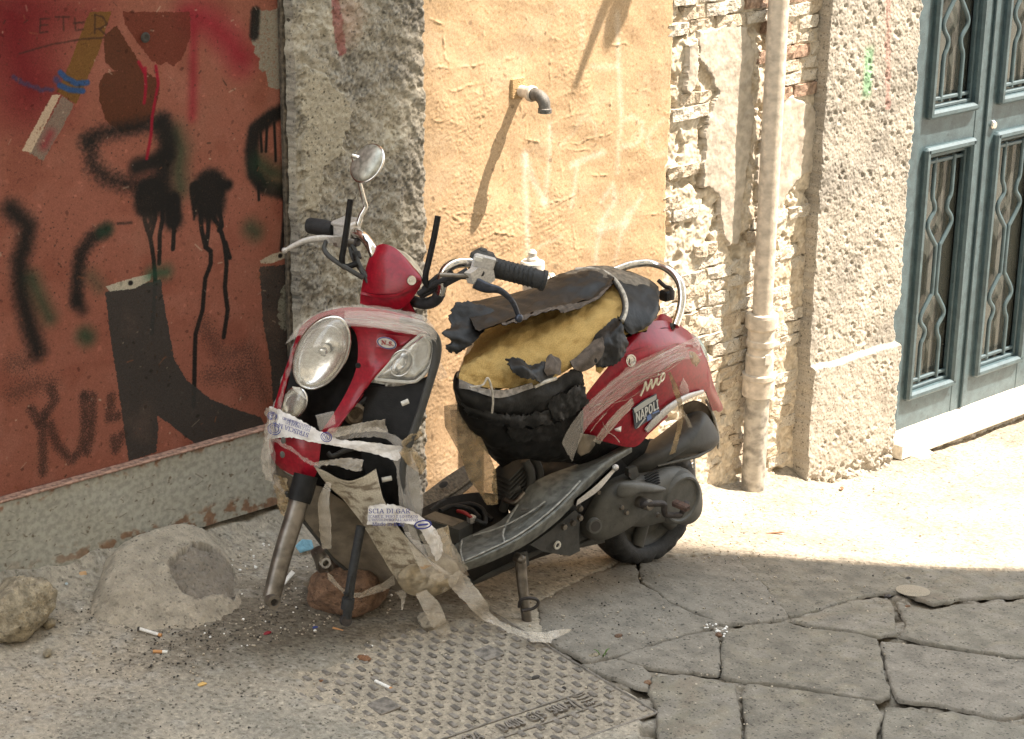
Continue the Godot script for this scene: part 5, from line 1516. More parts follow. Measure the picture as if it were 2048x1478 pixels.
func scooter_front(s: Node3D) -> void:
	var fr := OUT
	# hood over the headlight
	part(sheet([
		v([-0.0158, 0.828, 0.37, 0.0066, 0.8589, 0.4, 0.0376, 0.8851, 0.46, 0.0747, 0.8948, 0.53, 0.1105, 0.8911, 0.6, 0.1331, 0.8827, 0.655]),
		v([-0.0203, 0.8047, 0.365, -0.0038, 0.8508, 0.41, 0.0307, 0.8763, 0.475, 0.066, 0.8827, 0.545, 0.1025, 0.8778, 0.61, 0.1391, 0.8679, 0.67]),
		v([-0.0264, 0.7816, 0.36, -0.0115, 0.8258, 0.395, 0.0127, 0.865, 0.465, 0.0561, 0.866, 0.54, 0.0993, 0.861, 0.61, 0.1435, 0.8513, 0.672])], 14, 40, 0.003), "hood", M.red, s)
	# red panel running down beside the headlight
	var pn := part(sheet([
		v([0.0143, 0.8709, 0.495, 0.0635, 0.872, 0.55, 0.0994, 0.8697, 0.61, 0.1421, 0.8611, 0.67]),
		v([0.041, 0.8365, 0.51, 0.0666, 0.8401, 0.555, 0.0994, 0.8397, 0.6, 0.1359, 0.8424, 0.655]),
		v([0.043, 0.7927, 0.518, 0.0607, 0.7969, 0.558, 0.0871, 0.7971, 0.59, 0.112, 0.8083, 0.62]),
		v([0.0362, 0.7473, 0.518, 0.045, 0.7476, 0.55, 0.0529, 0.7476, 0.575, 0.0724, 0.7598, 0.585]),
		v([0.0187, 0.6993, 0.51, 0.0254, 0.6983, 0.535, 0.0336, 0.6968, 0.55, 0.0435, 0.7112, 0.555]),
		v([-0.0123, 0.6473, 0.5, -0.0047, 0.648, 0.522, 0.0005, 0.6492, 0.535, 0.009, 0.6627, 0.54]),
		v([-0.0563, 0.5723, 0.472, -0.044, 0.5753, 0.492, -0.0354, 0.5822, 0.505, -0.021, 0.5931, 0.51])], 44, 22, 0.003), "side_panel", M.red, s)
	part(lathe(Vector3(0.0222, 0.7653, 0.545), Vector3(-0.7, 0.2, 0.7), [Vector2(0.0, 0.002), Vector2(0.005, 0.002), Vector2(0.007, 0.0)], 12), "screw", M.black, pn)
	part(sheet([v([0.0689, 0.8399, 0.556, 0.081, 0.8422, 0.585, 0.1006, 0.8402, 0.608, 0.121, 0.8391, 0.63]), v([0.0638, 0.8073, 0.562, 0.0761, 0.8094, 0.585, 0.0906, 0.8128, 0.605, 0.1, 0.8197, 0.62])], 4, 10, 0.0012), "blank", M.red, pn)
	# round badge
	var bn := Vector3(-0.68, 0.28, 0.68)
	var bc := Vector3(0.0738, 0.823, 0.592)
	var b1 := Vector3(0.0898, 0.8205, 0.61) - bc
	var b2 := Vector3(0.071, 0.8391, 0.594) - bc
	var bd := part(dome_raw(ring(bc + bn * 0.006, b1, b2, 28), bn, 0.001, 3), "badge", M.white_plastic, pn)
	part(loop_tube(ring(bc + bn * 0.007, b1 * 0.9, b2 * 0.9, 24), 0.0012, 5), "ring", M.print_blue, bd)
	part(letters("N.S.", 0.016, 0.001, bc + bn * 0.009 - b1 * 0.55, b1, b2, true, true), "lettering", mt(Color(0.3, 0.02, 0.03), 0.6, {"tri": false}), bd)
	# narrow red edge on the far side of the headlight
	part(sheet([v([-0.0168, 0.8231, 0.365, -0.0167, 0.8294, 0.39]), v([-0.0417, 0.7631, 0.36, -0.0445, 0.769, 0.385]), v([-0.0672, 0.7083, 0.36, -0.067, 0.7107, 0.383]), v([-0.0963, 0.6335, 0.36, -0.0932, 0.6303, 0.383]), v([-0.1152, 0.5706, 0.365, -0.1099, 0.5726, 0.385])], 24, 5, 0.003), "edge_panel", M.red, s)
	# lower nose
	var nose := part(sheet([
		v([-0.1167, 0.5808, 0.372, -0.1031, 0.601, 0.425, -0.0836, 0.6017, 0.47, -0.059, 0.5901, 0.503]),
		v([-0.1245, 0.5445, 0.375, -0.1102, 0.5559, 0.433, -0.0935, 0.5589, 0.478, -0.0659, 0.5511, 0.505]),
		v([-0.1189, 0.5085, 0.382, -0.1093, 0.5123, 0.436, -0.0978, 0.5133, 0.478, -0.0746, 0.506, 0.503]),
		v([-0.1085, 0.4878, 0.4, -0.1027, 0.4831, 0.44, -0.0973, 0.484, 0.472, -0.0822, 0.4772, 0.492])], 22, 26, 0.003), "nose", M.red, s)
	for q in [Vector3(-0.1287, 0.5445, 0.44), Vector3(-0.1246, 0.5797, 0.44)]:
		part(dome_raw(ring(q + Vector3(-0.006, 0.002, 0.006), Vector3(0.004, 0, 0.005), Vector3(0, 0.009, 0), 14), bn, 0.002, 3), "plug", M.dusty2, nose)
	# black housing round the lamps
	part(sheet([
		v([0.0169, 0.7952, 0.308, 0.0339, 0.8402, 0.378, 0.0539, 0.8472, 0.453, 0.0697, 0.8096, 0.483]),
		v([-0.0168, 0.7245, 0.308, 0.0234, 0.7382, 0.368, 0.0516, 0.7455, 0.443, 0.0686, 0.7524, 0.483]),
		v([-0.0416, 0.6517, 0.308, 0.002, 0.6544, 0.363, 0.0305, 0.6621, 0.428, 0.0469, 0.6852, 0.478]),
		v([-0.0651, 0.5929, 0.313, -0.0225, 0.5867, 0.363, -0.0017, 0.5925, 0.418, 0.0047, 0.6237, 0.468]),
		v([-0.086, 0.535, 0.323, -0.0496, 0.5424, 0.378, -0.04, 0.5551, 0.428, -0.0283, 0.5716, 0.458])], 26, 26, 0.004), "lamp_housing", M.black, s)
	# headlight
	var hc := Vector3(-0.0169, 0.7807, 0.452)
	var h1 := Vector3(-0.0041, 0.8719, 0.474) - hc
	var h2 := Vector3(0.02, 0.7933, 0.511) - hc
	var hn := -h1.cross(h2).normalized()
	if hn.dot(OUT) < 0: hn = -hn
	var o := ring(hc, h1, h2, 56)
	for i in o.size():   # slightly pear-shaped, pointed at the top
		var q := o[i] - hc
		o[i] = hc + q * (1.0 + 0.03 * cos(TAU * i / 56.0 * 2.0))
	var hl := part(dome_raw(o, hn, 0.045, 14, 2.0), "headlight", M.lens, s)
	var ob := PackedVector3Array()
	for q in o: ob.append(hc + (q - hc) * 0.97 - hn * 0.004)
	var bowl := dome_raw(ob, -hn, 0.032, 14, 2.2)
	part(bowl, "reflector", M.reflector, hl)
	part(loop_tube(o, 0.0048, 8), "bezel", M.chrome, hl)
	var oi := PackedVector3Array()
	for q in o: oi.append(hc + (q - hc) * 0.8 + hn * 0.012 + h2 * 0.02)
	part(loop_tube(oi, 0.0012, 6), "inner_ring", M.chrome, hl)
	part(lathe(hc - hn * 0.03, hn, [Vector2(0.012, 0), Vector2(0.012, 0.02), Vector2(0.008, 0.026), Vector2(0.0, 0.028)], 18), "bulb_cap", M.chrome, hl)
	for k in 7:   # fluting in the glass
		var a := -0.9 + k * 0.3
		part(tube(PackedVector3Array([hc - h1 * 0.72 + h2 * (a * 0.55) + hn * 0.018, hc - h1 * 0.88 + h2 * (a * 0.42) + hn * 0.006]), 0.0015, 5), "flute", M.lens, hl)
	# small lamp under it
	var pc := Vector3(-0.0648, 0.6492, 0.4)
	var p1 := Vector3(-0.0559, 0.6886, 0.41) - pc
	var p2 := Vector3(-0.0542, 0.6489, 0.435) - pc
	var pl := part(dome_raw(ring(pc, p1, p2, 32), OUT, 0.022, 8), "position_lamp", M.lens, s)
	part(dome_raw(ring(pc - OUT.normalized() * 0.002, p1 * 0.95, p2 * 0.95, 32), -OUT, 0.028, 8), "reflector", M.reflector, pl)
	part(loop_tube(ring(pc, p1, p2, 32), 0.003, 6), "bezel", M.chrome, pl)
	part(sheet([v([-0.0679, 0.6919, 0.398, -0.0564, 0.6914, 0.415]), v([-0.0651, 0.6834, 0.402, -0.0537, 0.6668, 0.435]), v([-0.0555, 0.6739, 0.413, -0.0543, 0.6638, 0.442])], 6, 5, 0.002), "shade", M.white_plastic, pl)
	# turn signal on the near side
	var bo := v([0.136, 0.8486, 0.655, 0.1495, 0.8276, 0.672, 0.1494, 0.7951, 0.672, 0.1411, 0.7624, 0.665, 0.1241, 0.7369, 0.65, 0.1116, 0.728, 0.635, 0.083, 0.7274, 0.6, 0.0565, 0.7309, 0.568, 0.0656, 0.7481, 0.578, 0.0859, 0.779, 0.597, 0.1045, 0.8094, 0.618, 0.1206, 0.8343, 0.64])
	var sn := (bo[7] - bo[0]).cross(bo[4] - bo[0]).normalized()
	if sn.dot(OUT) < 0: sn = -sn
	var bl := part(dome(bo, sn, 0.016, 8, 60, 3.0), "turn_signal", M.lens, s)
	var bb := PackedVector3Array()
	var cc := Vector3.ZERO
	for q in bo: cc += q / bo.size()
	for q in bo: bb.append(cc + (q - cc) * 0.95 - sn * 0.003)
	part(dome(bb, -sn, 0.03, 8, 60, 2.6), "reflector", M.reflector, bl)
	part(loop_tube(smooth_loop(bo, 60), 0.0042, 8), "bezel", M.white_plastic, bl)
	var lc := Vector3(0.1013, 0.7733, 0.612)
	var l1 := Vector3(0.1096, 0.8064, 0.625) - lc
	var l2 := Vector3(0.1158, 0.7654, 0.632) - lc
	part(loop_tube(ring(lc + sn * 0.004, l1, l2, 30), 0.0025, 6), "cup_ring", M.chrome, bl)
	part(dome_raw(ring(lc, l1 * 0.96, l2 * 0.96, 30), -sn, 0.026, 7), "cup", M.chrome, bl)
	part(rock(lc - sn * 0.008, Vector3(0.008, 0.011, 0.008), 5, 0.02, 1.0, Basis(), 10, 14), "bulb", M.white_plastic, bl)
	for k in 7:
		var t := k / 6.0
		part(tube(PackedVector3Array([Vector3(0.1168, 0.8205, 0.637).lerp(Vector3(0.1324, 0.7591, 0.655), t) + sn * 0.004, Vector3(0.1349, 0.8301, 0.66).lerp(Vector3(0.144, 0.7759, 0.671), t) + sn * 0.004]), 0.0014, 5), "flute", M.lens, bl)
	# legshield: dark inner skin, rolled rim, dusty lower edge
	part(sheet([
		v([0.0654, 0.7018, 0.53, 0.1055, 0.7095, 0.6, 0.1532, 0.7476, 0.667]),
		v([0.046, 0.6292, 0.53, 0.0895, 0.639, 0.6, 0.1217, 0.664, 0.66]),
		v([0.0383, 0.5401, 0.53, 0.0732, 0.5526, 0.6, 0.0944, 0.5744, 0.655]),
		v([0.0491, 0.4617, 0.54, 0.0722, 0.4746, 0.6, 0.0793, 0.4951, 0.65]),
		v([0.0636, 0.4013, 0.57, 0.0867, 0.4081, 0.61, 0.0931, 0.4211, 0.655]),
		v([0.0859, 0.3338, 0.61, 0.1013, 0.3389, 0.63, 0.1112, 0.3473, 0.655])], 30, 16, 0.004), "legshield", M.black, s)
	part(tube(v([0.0917, 0.8837, 0.62, 0.12, 0.878, 0.66, 0.1447, 0.8526, 0.678, 0.1528, 0.8248, 0.683, 0.1496, 0.7905, 0.683, 0.1366, 0.7448, 0.68, 0.1167, 0.6819, 0.674, 0.0944, 0.6165, 0.667, 0.0751, 0.564, 0.66, 0.0693, 0.5058, 0.655, 0.0825, 0.4437, 0.655, 0.099, 0.3938, 0.657, 0.1096, 0.3484, 0.657]), [0.007, 0.009, 0.01, 0.011, 0.011, 0.01, 0.01, 0.01, 0.01, 0.009, 0.008, 0.007, 0.006], 8, 60, 0.6, Vector3(0, 0, 1)), "legshield_rim", M.dusty, s)
	part(sheet([v([0.0723, 0.5623, 0.652, 0.1174, 0.5401, 0.672]), v([0.0657, 0.5046, 0.648, 0.1064, 0.4943, 0.67]), v([0.0742, 0.4371, 0.648, 0.1121, 0.4235, 0.67]), v([0.0858, 0.3687, 0.65, 0.1179, 0.3531, 0.67]), v([0.0978, 0.3288, 0.652, 0.1271, 0.3172, 0.67])], 20, 6, 0.003, [0.006, 12.0, 5]), "legshield_lower", mt(Color(0.17, 0.16, 0.125), 0.7, {"tex": T.blotch, "scale": 5.0, "bump": 0.1}), s)
	part(sheet([v([0.0283, 0.6818, 0.38, 0.0827, 0.6832, 0.43, 0.137, 0.6772, 0.5]), v([0.0097, 0.5548, 0.38, 0.0647, 0.5561, 0.43, 0.1276, 0.5614, 0.5]), v([-0.0086, 0.4293, 0.39, 0.0545, 0.4285, 0.44, 0.1181, 0.4339, 0.51]), v([0.0045, 0.3004, 0.42, 0.076, 0.2971, 0.47, 0.156, 0.2948, 0.53])], 10, 10, 0.004), "dark_cavity_backing", M.black, s)  # black panel standing in for the shade of the open cavity
	for q in [[Vector3(0.0589, 0.693, 0.665), Vector3(0.0745, 0.6989, 0.672)], [Vector3(0.0402, 0.4863, 0.61), Vector3(0.0614, 0.489, 0.62)]]:
		part(tube(PackedVector3Array([q[0], q[1]]), 0.0062, 10), "stud", M.white_plastic, s)
	part(lathe(Vector3(0.0635, 0.6128, 0.47), Vector3(-0.4, 0.1, 0.9), [Vector2(0.014, 0.0), Vector2(0.026, 0.004), Vector2(0.028, 0.012), Vector2(0.02, 0.018), Vector2(0.012, 0.014), Vector2(0.0, 0.014)], 20), "horn", mt(Color(0.14, 0.1, 0.06), 0.5, {"metal": 0.7, "tex": T.blotch, "scale": 9.0}), s)
	for q in [v([0.0506, 0.5918, 0.45, 0.0977, 0.6387, 0.47, 0.1368, 0.6642, 0.5]), v([0.0647, 0.5356, 0.45, 0.089, 0.5781, 0.48, 0.1519, 0.6402, 0.52]), v([0.0262, 0.5153, 0.46, 0.0802, 0.5245, 0.47, 0.097, 0.5821, 0.5]), v([-0.0114, 0.5248, 0.46, -0.0039, 0.5168, 0.47, 0.0269, 0.5278, 0.48])]:
		part(tube(q, 0.006, 8, 14), "cable", M.dusty, s)
	# cracked cream undertray hanging from the nose
	var rows := [
		v([-0.0809, 0.5197, 0.5, -0.0594, 0.5064, 0.525, -0.0335, 0.4885, 0.56, -0.0115, 0.5016, 0.595, 0.0073, 0.5297, 0.63]),
		v([-0.0538, 0.4715, 0.51, -0.0304, 0.4654, 0.535, -0.0145, 0.462, 0.562, 0.0037, 0.4745, 0.6, 0.0157, 0.4894, 0.632]),
		v([-0.0127, 0.4182, 0.53, 0.0027, 0.4193, 0.55, 0.0142, 0.4217, 0.575, 0.0219, 0.432, 0.605, 0.0271, 0.4427, 0.634]),
		v([0.0198, 0.3602, 0.55, 0.0308, 0.3658, 0.568, 0.0432, 0.3698, 0.59, 0.0531, 0.3747, 0.613, 0.0568, 0.3794, 0.638]),
		v([0.0467, 0.3065, 0.56, 0.0608, 0.3113, 0.582, 0.0771, 0.3125, 0.603, 0.0918, 0.3135, 0.622, 0.1025, 0.3146, 0.642]),
		v([0.0739, 0.2507, 0.57, 0.0912, 0.2561, 0.592, 0.1093, 0.2589, 0.615, 0.128, 0.2584, 0.637, 0.1467, 0.2572, 0.657]),
		v([0.0999, 0.1988, 0.58, 0.1175, 0.2056, 0.602, 0.1404, 0.2083, 0.625, 0.1633, 0.2111, 0.648, 0.1894, 0.2128, 0.667]),
		v([0.1343, 0.1485, 0.58, 0.152, 0.1498, 0.602, 0.1744, 0.1544, 0.622, 0.1977, 0.1639, 0.645, 0.2193, 0.18, 0.662])]
	var nu := 70
	var nv := 40
	var C := PackedColorArray()
	var ns := noise(5.0, 601, 5)
	var nt := noise(26.0, 602, 3)
	for i in nu:
		for j in nv:
			var u := float(i) / nu
			var q := float(j) / nv
			var k := ns.get_noise_2d(q * 0.35, u * 2.6) * 0.9 + nt.get_noise_2d(q * 0.1, u * 0.8) * 0.5
			var col := Color(0.57, 0.5, 0.38).lerp(Color(0.17, 0.12, 0.075), clampf(k * 2.4 - 0.05 + nt.get_noise_2d(q * 0.5, u * 0.7) * 0.5, 0, 0.85))
			if absf(u - 0.83 + q * 0.07) < 0.022 and q > 0.2: col = Color(0.42, 0.22, 0.05)
			if u < 0.03 or q > 0.965: col = col.lerp(Color(0.62, 0.55, 0.42), 0.6)
			C.append(col)
	var tray := part(sheet(rows, nu, nv, 0.004, [0.004, 9.0, 603], OUT, C), "undertray", M.cream, s, "cracked cream underside panel streaked with brown dirt")
	part(dome(v([0.0939, 0.2147, 0.6, 0.1296, 0.2447, 0.615, 0.1827, 0.2542, 0.64, 0.2242, 0.2354, 0.66, 0.237, 0.2016, 0.668, 0.221, 0.165, 0.66, 0.1768, 0.1446, 0.635, 0.1265, 0.1537, 0.61, 0.0999, 0.1829, 0.6]), OUT, 0.03, 12, 60, 2.0, 0.02, [0.03, 11.0, 607]), "rolled_edge", mt(Color(0.36, 0.29, 0.19), 0.75, {"tex": T.blotch, "scale": 6.0, "bump": 0.15}), tray)
	# inner mudguard
	part(sheet([
		v([-0.1095, 0.4325, 0.42, -0.0525, 0.4479, 0.462, -0.0287, 0.435, 0.495]),
		v([-0.07, 0.3591, 0.42, -0.0249, 0.377, 0.463, 0.0235, 0.3829, 0.505]),
		v([-0.0232, 0.2865, 0.428, 0.0295, 0.3075, 0.47, 0.0686, 0.3118, 0.515]),
		v([0.0171, 0.2229, 0.436, 0.061, 0.2337, 0.48, 0.0991, 0.235, 0.535]),
		v([0.0759, 0.1634, 0.45, 0.1075, 0.169, 0.492, 0.1247, 0.1785, 0.552]),
		v([0.1217, 0.1231, 0.462, 0.1422, 0.1251, 0.5, 0.1474, 0.1353, 0.555])], 26, 16, 0.004, [0.006, 6.0, 611]), "mudguard", M.brown, s)
	part(tube(v([-0.1095, 0.4325, 0.42, -0.07, 0.3591, 0.42, -0.0232, 0.2865, 0.428, 0.0171, 0.2229, 0.436, 0.0758, 0.1606, 0.45, 0.1217, 0.1203, 0.462]), 0.005, 6, 30), "mudguard_edge", M.dusty, s)
	part(sheet([v([-0.1186, 0.531, 0.37, -0.1101, 0.4956, 0.39, -0.0967, 0.4721, 0.41, -0.0658, 0.4534, 0.46]), v([-0.1136, 0.4639, 0.37, -0.1058, 0.4483, 0.39, -0.0909, 0.4242, 0.41, -0.0598, 0.4255, 0.44]), v([-0.0999, 0.4169, 0.38, -0.0852, 0.3962, 0.39, -0.0702, 0.382, 0.4, -0.0615, 0.3929, 0.42])], 10, 14, 0.003, [0.008, 9.0, 612]), "nose_lining", M.brown, s)
	# fork
	var fk := part(tube(v([-0.1182, 0.4753, 0.505, -0.1485, 0.4142, 0.512, -0.1969, 0.3278, 0.525, -0.241, 0.234, 0.538]), [0.0235, 0.0238, 0.0232, 0.022], 24, 26), "fork_leg", M.steel, s)
	part(tube(v([-0.105, 0.5026, 0.5, -0.1236, 0.464, 0.506, -0.1337, 0.4443, 0.509]), [0.029, 0.03, 0.028], 22, 8), "dust_seal", M.black, fk)
	part(join([box(Vector3(-0.2457, 0.223, 0.54), Vector3(0.03, 0.034, 0.036), 0.008, Basis(Vector3(0, 0, 1), 0.35)), lathe(Vector3(-0.2499, 0.2338, 0.555), Vector3(-0.25, 0.1, 1), [Vector2(0.007, 0.004), Vector2(0.009, 0.012), Vector2(0.017, 0.012), Vector2(0.018, -0.01)], 20)]), "axle_lug", M.steel, fk)
	part(lathe(Vector3(-0.2499, 0.2338, 0.555), Vector3(-0.25, 0.1, 1), [Vector2(0.0, 0.004), Vector2(0.0075, 0.0045)], 16), "axle_hole", M.ash, fk)
	part(tube(PackedVector3Array([Vector3(-0.0041, 0.2412, 0.4), Vector3(0.0155, 0.182, 0.405)]), 0.02, 14), "fork_leg", M.steel, s)
	part(lathe(Vector3(-0.0013, 0.2148, 0.425), Vector3(-0.3, 0.1, 1), [Vector2(0.0075, 0.0), Vector2(0.008, 0.006), Vector2(0.014, 0.006), Vector2(0.015, -0.02)], 18), "axle_ring", M.chrome, s)
	part(prism(v([-0.0165, 0.2407, 0.4, 0.0324, 0.214, 0.4, 0.0661, 0.1763, 0.4, 0.0236, 0.1736, 0.4, -0.0117, 0.1883, 0.4]), Vector3(0, 0, 0.012)), "axle_bracket", M.steel, s)
	# brake hose with its end fitting
	var hose := part(tube(v([0.001, 0.3646, 0.575, -0.0191, 0.3017, 0.58, -0.0361, 0.2484, 0.585, -0.0517, 0.1878, 0.59, -0.0587, 0.1422, 0.592]), [0.0115, 0.0115, 0.0115, 0.012, 0.0115], 12, 24), "brake_hose", M.rubber, s)
	part(tube(v([-0.0516, 0.1932, 0.59, -0.0575, 0.1658, 0.591]), 0.016, 12), "fitting", M.rubber, hose)
	part(tube(v([-0.0428, 0.2522, 0.59, -0.0596, 0.2056, 0.595, -0.0684, 0.2157, 0.597]), [0.006, 0.005, 0.003], 6, 8), "boot", M.rubber, hose)
	part(lathe(Vector3(-0.0633, 0.1377, 0.594), Vector3(-0.3, 0.2, 1), [Vector2(0.0, 0.008), Vector2(0.014, 0.007), Vector2(0.015, -0.007), Vector2(0.0, -0.008)], 16), "banjo_end", M.iron, hose)

func scooter_bars(s: Node3D) -> void:
	# headset cowl
	var cw := part(sheet([
		v([0.1581, 1.0061, 0.435, 0.1643, 1.016, 0.445, 0.1726, 1.0203, 0.46, 0.1836, 1.0138, 0.485, 0.1914, 0.9979, 0.51, 0.2, 0.9783, 0.53]),
		v([0.1447, 0.9784, 0.43, 0.1456, 0.9914, 0.455, 0.1568, 0.9975, 0.48, 0.173, 0.9912, 0.51, 0.1859, 0.9757, 0.54, 0.1975, 0.9631, 0.56]),
		v([0.1302, 0.9351, 0.428, 0.1319, 0.9477, 0.462, 0.1431, 0.9537, 0.497, 0.16, 0.9557, 0.53, 0.1776, 0.9551, 0.558, 0.1931, 0.9549, 0.575]),
		v([0.1189, 0.8946, 0.43, 0.1235, 0.8972, 0.466, 0.1347, 0.9002, 0.503, 0.1525, 0.9081, 0.535, 0.1727, 0.9252, 0.56, 0.1899, 0.938, 0.575]),
		v([0.1132, 0.8753, 0.435, 0.1216, 0.8727, 0.468, 0.1366, 0.8725, 0.5, 0.1499, 0.8746, 0.53, 0.1665, 0.8858, 0.548, 0.1787, 0.9065, 0.56])], 34, 36, 0.003), "headset_cowl", M.red, s)
	part(sheet([v([0.1337, 0.8684, 0.46, 0.1503, 0.8647, 0.49, 0.163, 0.8682, 0.525, 0.1719, 0.8961, 0.553]), v([0.1465, 0.8593, 0.475, 0.1585, 0.8566, 0.505, 0.1743, 0.857, 0.53, 0.1875, 0.8643, 0.56]), v([0.1586, 0.8491, 0.485, 0.1699, 0.8479, 0.51, 0.1811, 0.8505, 0.535, 0.19, 0.8545, 0.553])], 10, 16, 0.003), "lower_cowl", M.red, s)
	part(sheet([v([0.1116, 0.9078, 0.442, 0.1221, 0.907, 0.474, 0.1294, 0.9129, 0.51, 0.148, 0.9205, 0.541, 0.1673, 0.9405, 0.567, 0.1814, 0.9533, 0.58]), v([0.1092, 0.9021, 0.443, 0.122, 0.8995, 0.474, 0.1293, 0.9042, 0.51, 0.1479, 0.913, 0.541, 0.1672, 0.933, 0.567, 0.1829, 0.9468, 0.58])], 4, 30, 0.004), "crease", M.red, cw)
	part(lathe(Vector3(0.1689, 0.9539, 0.567), Vector3(-0.4, 0.2, 0.9), [Vector2(0.0, 0.006), Vector2(0.006, 0.006), Vector2(0.006, 0.003), Vector2(0.011, 0.003), Vector2(0.012, 0.0)], 16), "screw", M.chrome, cw)
	part(sheet([v([0.1953, 1.0084, 0.47, 0.2212, 0.9933, 0.48, 0.2441, 0.9686, 0.49, 0.2497, 0.9442, 0.51]), v([0.1888, 1.0039, 0.49, 0.2076, 0.9888, 0.505, 0.2233, 0.9692, 0.52, 0.2319, 0.9419, 0.54]), v([0.1922, 0.9916, 0.505, 0.2009, 0.977, 0.525, 0.2094, 0.9599, 0.545, 0.2158, 0.9345, 0.56])], 12, 16, 0.004), "instrument_pod", mt(Color(0.5, 0.43, 0.31), 0.8, {"tex": T.blotch, "scale": 6.0}), s)
	# handlebar
	var ch := part(tube(v([0.2023, 0.8895, 0.53, 0.2075, 0.8906, 0.57, 0.2142, 0.9041, 0.6, 0.2125, 0.9354, 0.625, 0.2075, 0.9661, 0.635, 0.2131, 0.9921, 0.645, 0.2387, 1.0045, 0.655, 0.2789, 1.0012, 0.668]), 0.0128, 16, 50), "handlebar", M.chrome, s)
	part(tube(v([0.2007, 0.8878, 0.532, 0.2075, 0.8893, 0.57, 0.2126, 0.9036, 0.602, 0.2135, 0.9266, 0.62]), 0.0145, 12, 18), "sleeve", M.rubber, ch)
	part(tube(v([0.1599, 0.9779, 0.44, 0.1573, 1.0013, 0.43, 0.159, 1.0168, 0.41, 0.1569, 1.0294, 0.385, 0.1497, 1.0308, 0.35, 0.1319, 1.0308, 0.3]), 0.0125, 16, 36), "handlebar", M.chrome, s)
	# grips
	var gl := part(tube(v([0.3223, 0.9851, 0.676, 0.3492, 0.9756, 0.7, 0.3868, 0.9629, 0.73, 0.42, 0.9506, 0.758]), [0.0255, 0.0235, 0.0235, 0.0225], 20, 20), "grip", M.rubber, s)
	part(tube(v([0.3166, 0.9868, 0.668, 0.3252, 0.9842, 0.68]), 0.0285, 20), "collar", M.rubber, gl)
	part(tube(v([0.4169, 0.952, 0.756, 0.4238, 0.9493, 0.761]), 0.026, 20), "end_flange", M.rubber, gl)
	part(lathe(Vector3(0.4238, 0.9493, 0.761), Vector3(0.4409, 0.9438, 0.778) - Vector3(0.4238, 0.9493, 0.761), [Vector2(0.0, 0.006), Vector2(0.012, 0.005), Vector2(0.014, 0.0)], 16), "end_cap", M.chrome, gl)
	for k in 9:
		var t := 0.12 + k * 0.09
		part(loop_tube(ring(Vector3(0.3252, 0.9842, 0.68).lerp(Vector3(0.4176, 0.9521, 0.757), t), Vector3(0.0, 0.0245, 0.003), Vector3(0.021, 0, -0.013), 20), 0.0012, 5), "rib", M.rubber, gl)
	var gr := part(tube(v([0.1307, 1.0318, 0.31, 0.1213, 1.0311, 0.275, 0.1122, 1.0293, 0.235]), [0.019, 0.0205, 0.02], 18, 14), "grip", M.rubber, s)
	part(rock(Vector3(0.1122, 1.0293, 0.235), Vector3(0.008, 0.018, 0.018), 3, 0.05, 1.0, Basis(), 10, 16), "end_cap", M.rubber, gr)
	# left switch block and clutch-side lever
	var bx := (Vector3(0.3196, 0.9855, 0.67) - Vector3(0.2894, 0.9965, 0.65)).normalized()
	var bb := Basis(bx, bx.cross(Vector3(0, 0, 1)).cross(bx).normalized() * 0 + (Vector3.UP - bx * bx.y).normalized(), bx.cross((Vector3.UP - bx * bx.y).normalized()))
	var sw := part(box(Vector3(0.3021, 0.9954, 0.672), Vector3(0.066, 0.062, 0.05), 0.014, bb), "switch_block", M.dusty, s)
	part(box(Vector3(0.2783, 0.9987, 0.7), Vector3(0.054, 0.056, 0.012), 0.004, bb), "switch_face", M.alloy, sw)
	part(box(Vector3(0.3035, 1.0249, 0.672), Vector3(0.022, 0.016, 0.02), 0.004, bb), "switch_button", M.dusty, sw)
	part(box(Vector3(0.2573, 1.0233, 0.71), Vector3(0.02, 0.012, 0.006), 0.002, bb), "rocker", M.white_plastic, sw)
	part(lathe(Vector3(0.2636, 0.9882, 0.712), Vector3(-0.4, 0.3, 0.85), [Vector2(0.0, 0.003), Vector2(0.008, 0.003), Vector2(0.009, 0.0)], 14), "pivot", M.iron, sw)
	part(prism(v([0.2213, 0.9946, 0.7, 0.2474, 1.0045, 0.7, 0.294, 0.9896, 0.7, 0.2989, 0.9639, 0.7, 0.2709, 0.9519, 0.7, 0.2321, 0.9667, 0.7]), Vector3(0.006, 0, 0.016)), "lever_clamp", M.alloy, s)
	part(tube(v([0.2325, 0.9851, 0.705, 0.2097, 0.9871, 0.69, 0.181, 0.988, 0.66]), 0.0055, 10, 10), "adjuster", M.steel, s)
	part(tube(v([0.2468, 0.9675, 0.71, 0.2683, 0.9546, 0.725, 0.2992, 0.9447, 0.74, 0.3286, 0.9152, 0.75, 0.3437, 0.8809, 0.755]), [0.015, 0.013, 0.008, 0.007, 0.0065], 12, 30, 0.7, Vector3(0, 0, 1)), "brake_lever", mt(Color(0.035, 0.04, 0.055), 0.35, {"metal": 0.5, "tex": T.blotch, "scale": 12.0}), s)
	part(rock(Vector3(0.3453, 0.871, 0.757), Vector3(0.0105, 0.0115, 0.0105), 2, 0.02, 1.0, Basis(), 10, 16), "lever_ball", mt(Color(0.035, 0.04, 0.055), 0.35, {"metal": 0.5}), s)
	# right master cylinder, lever
	var mb := Basis(Vector3(0, 1, 0), 0.35)
	var mc := part(box(Vector3(0.1517, 1.0297, 0.335), Vector3(0.06, 0.058, 0.05), 0.007, mb), "master_cylinder", M.alloy, s)
	part(box(Vector3(0.1522, 1.0525, 0.335), Vector3(0.066, 0.012, 0.056), 0.004, mb), "reservoir_lid", M.alloy, mc)
	part(tube(v([0.134, 1.0107, 0.35, 0.1525, 1.0067, 0.37]), [0.014, 0.012], 14), "banjo", M.steel, mc)
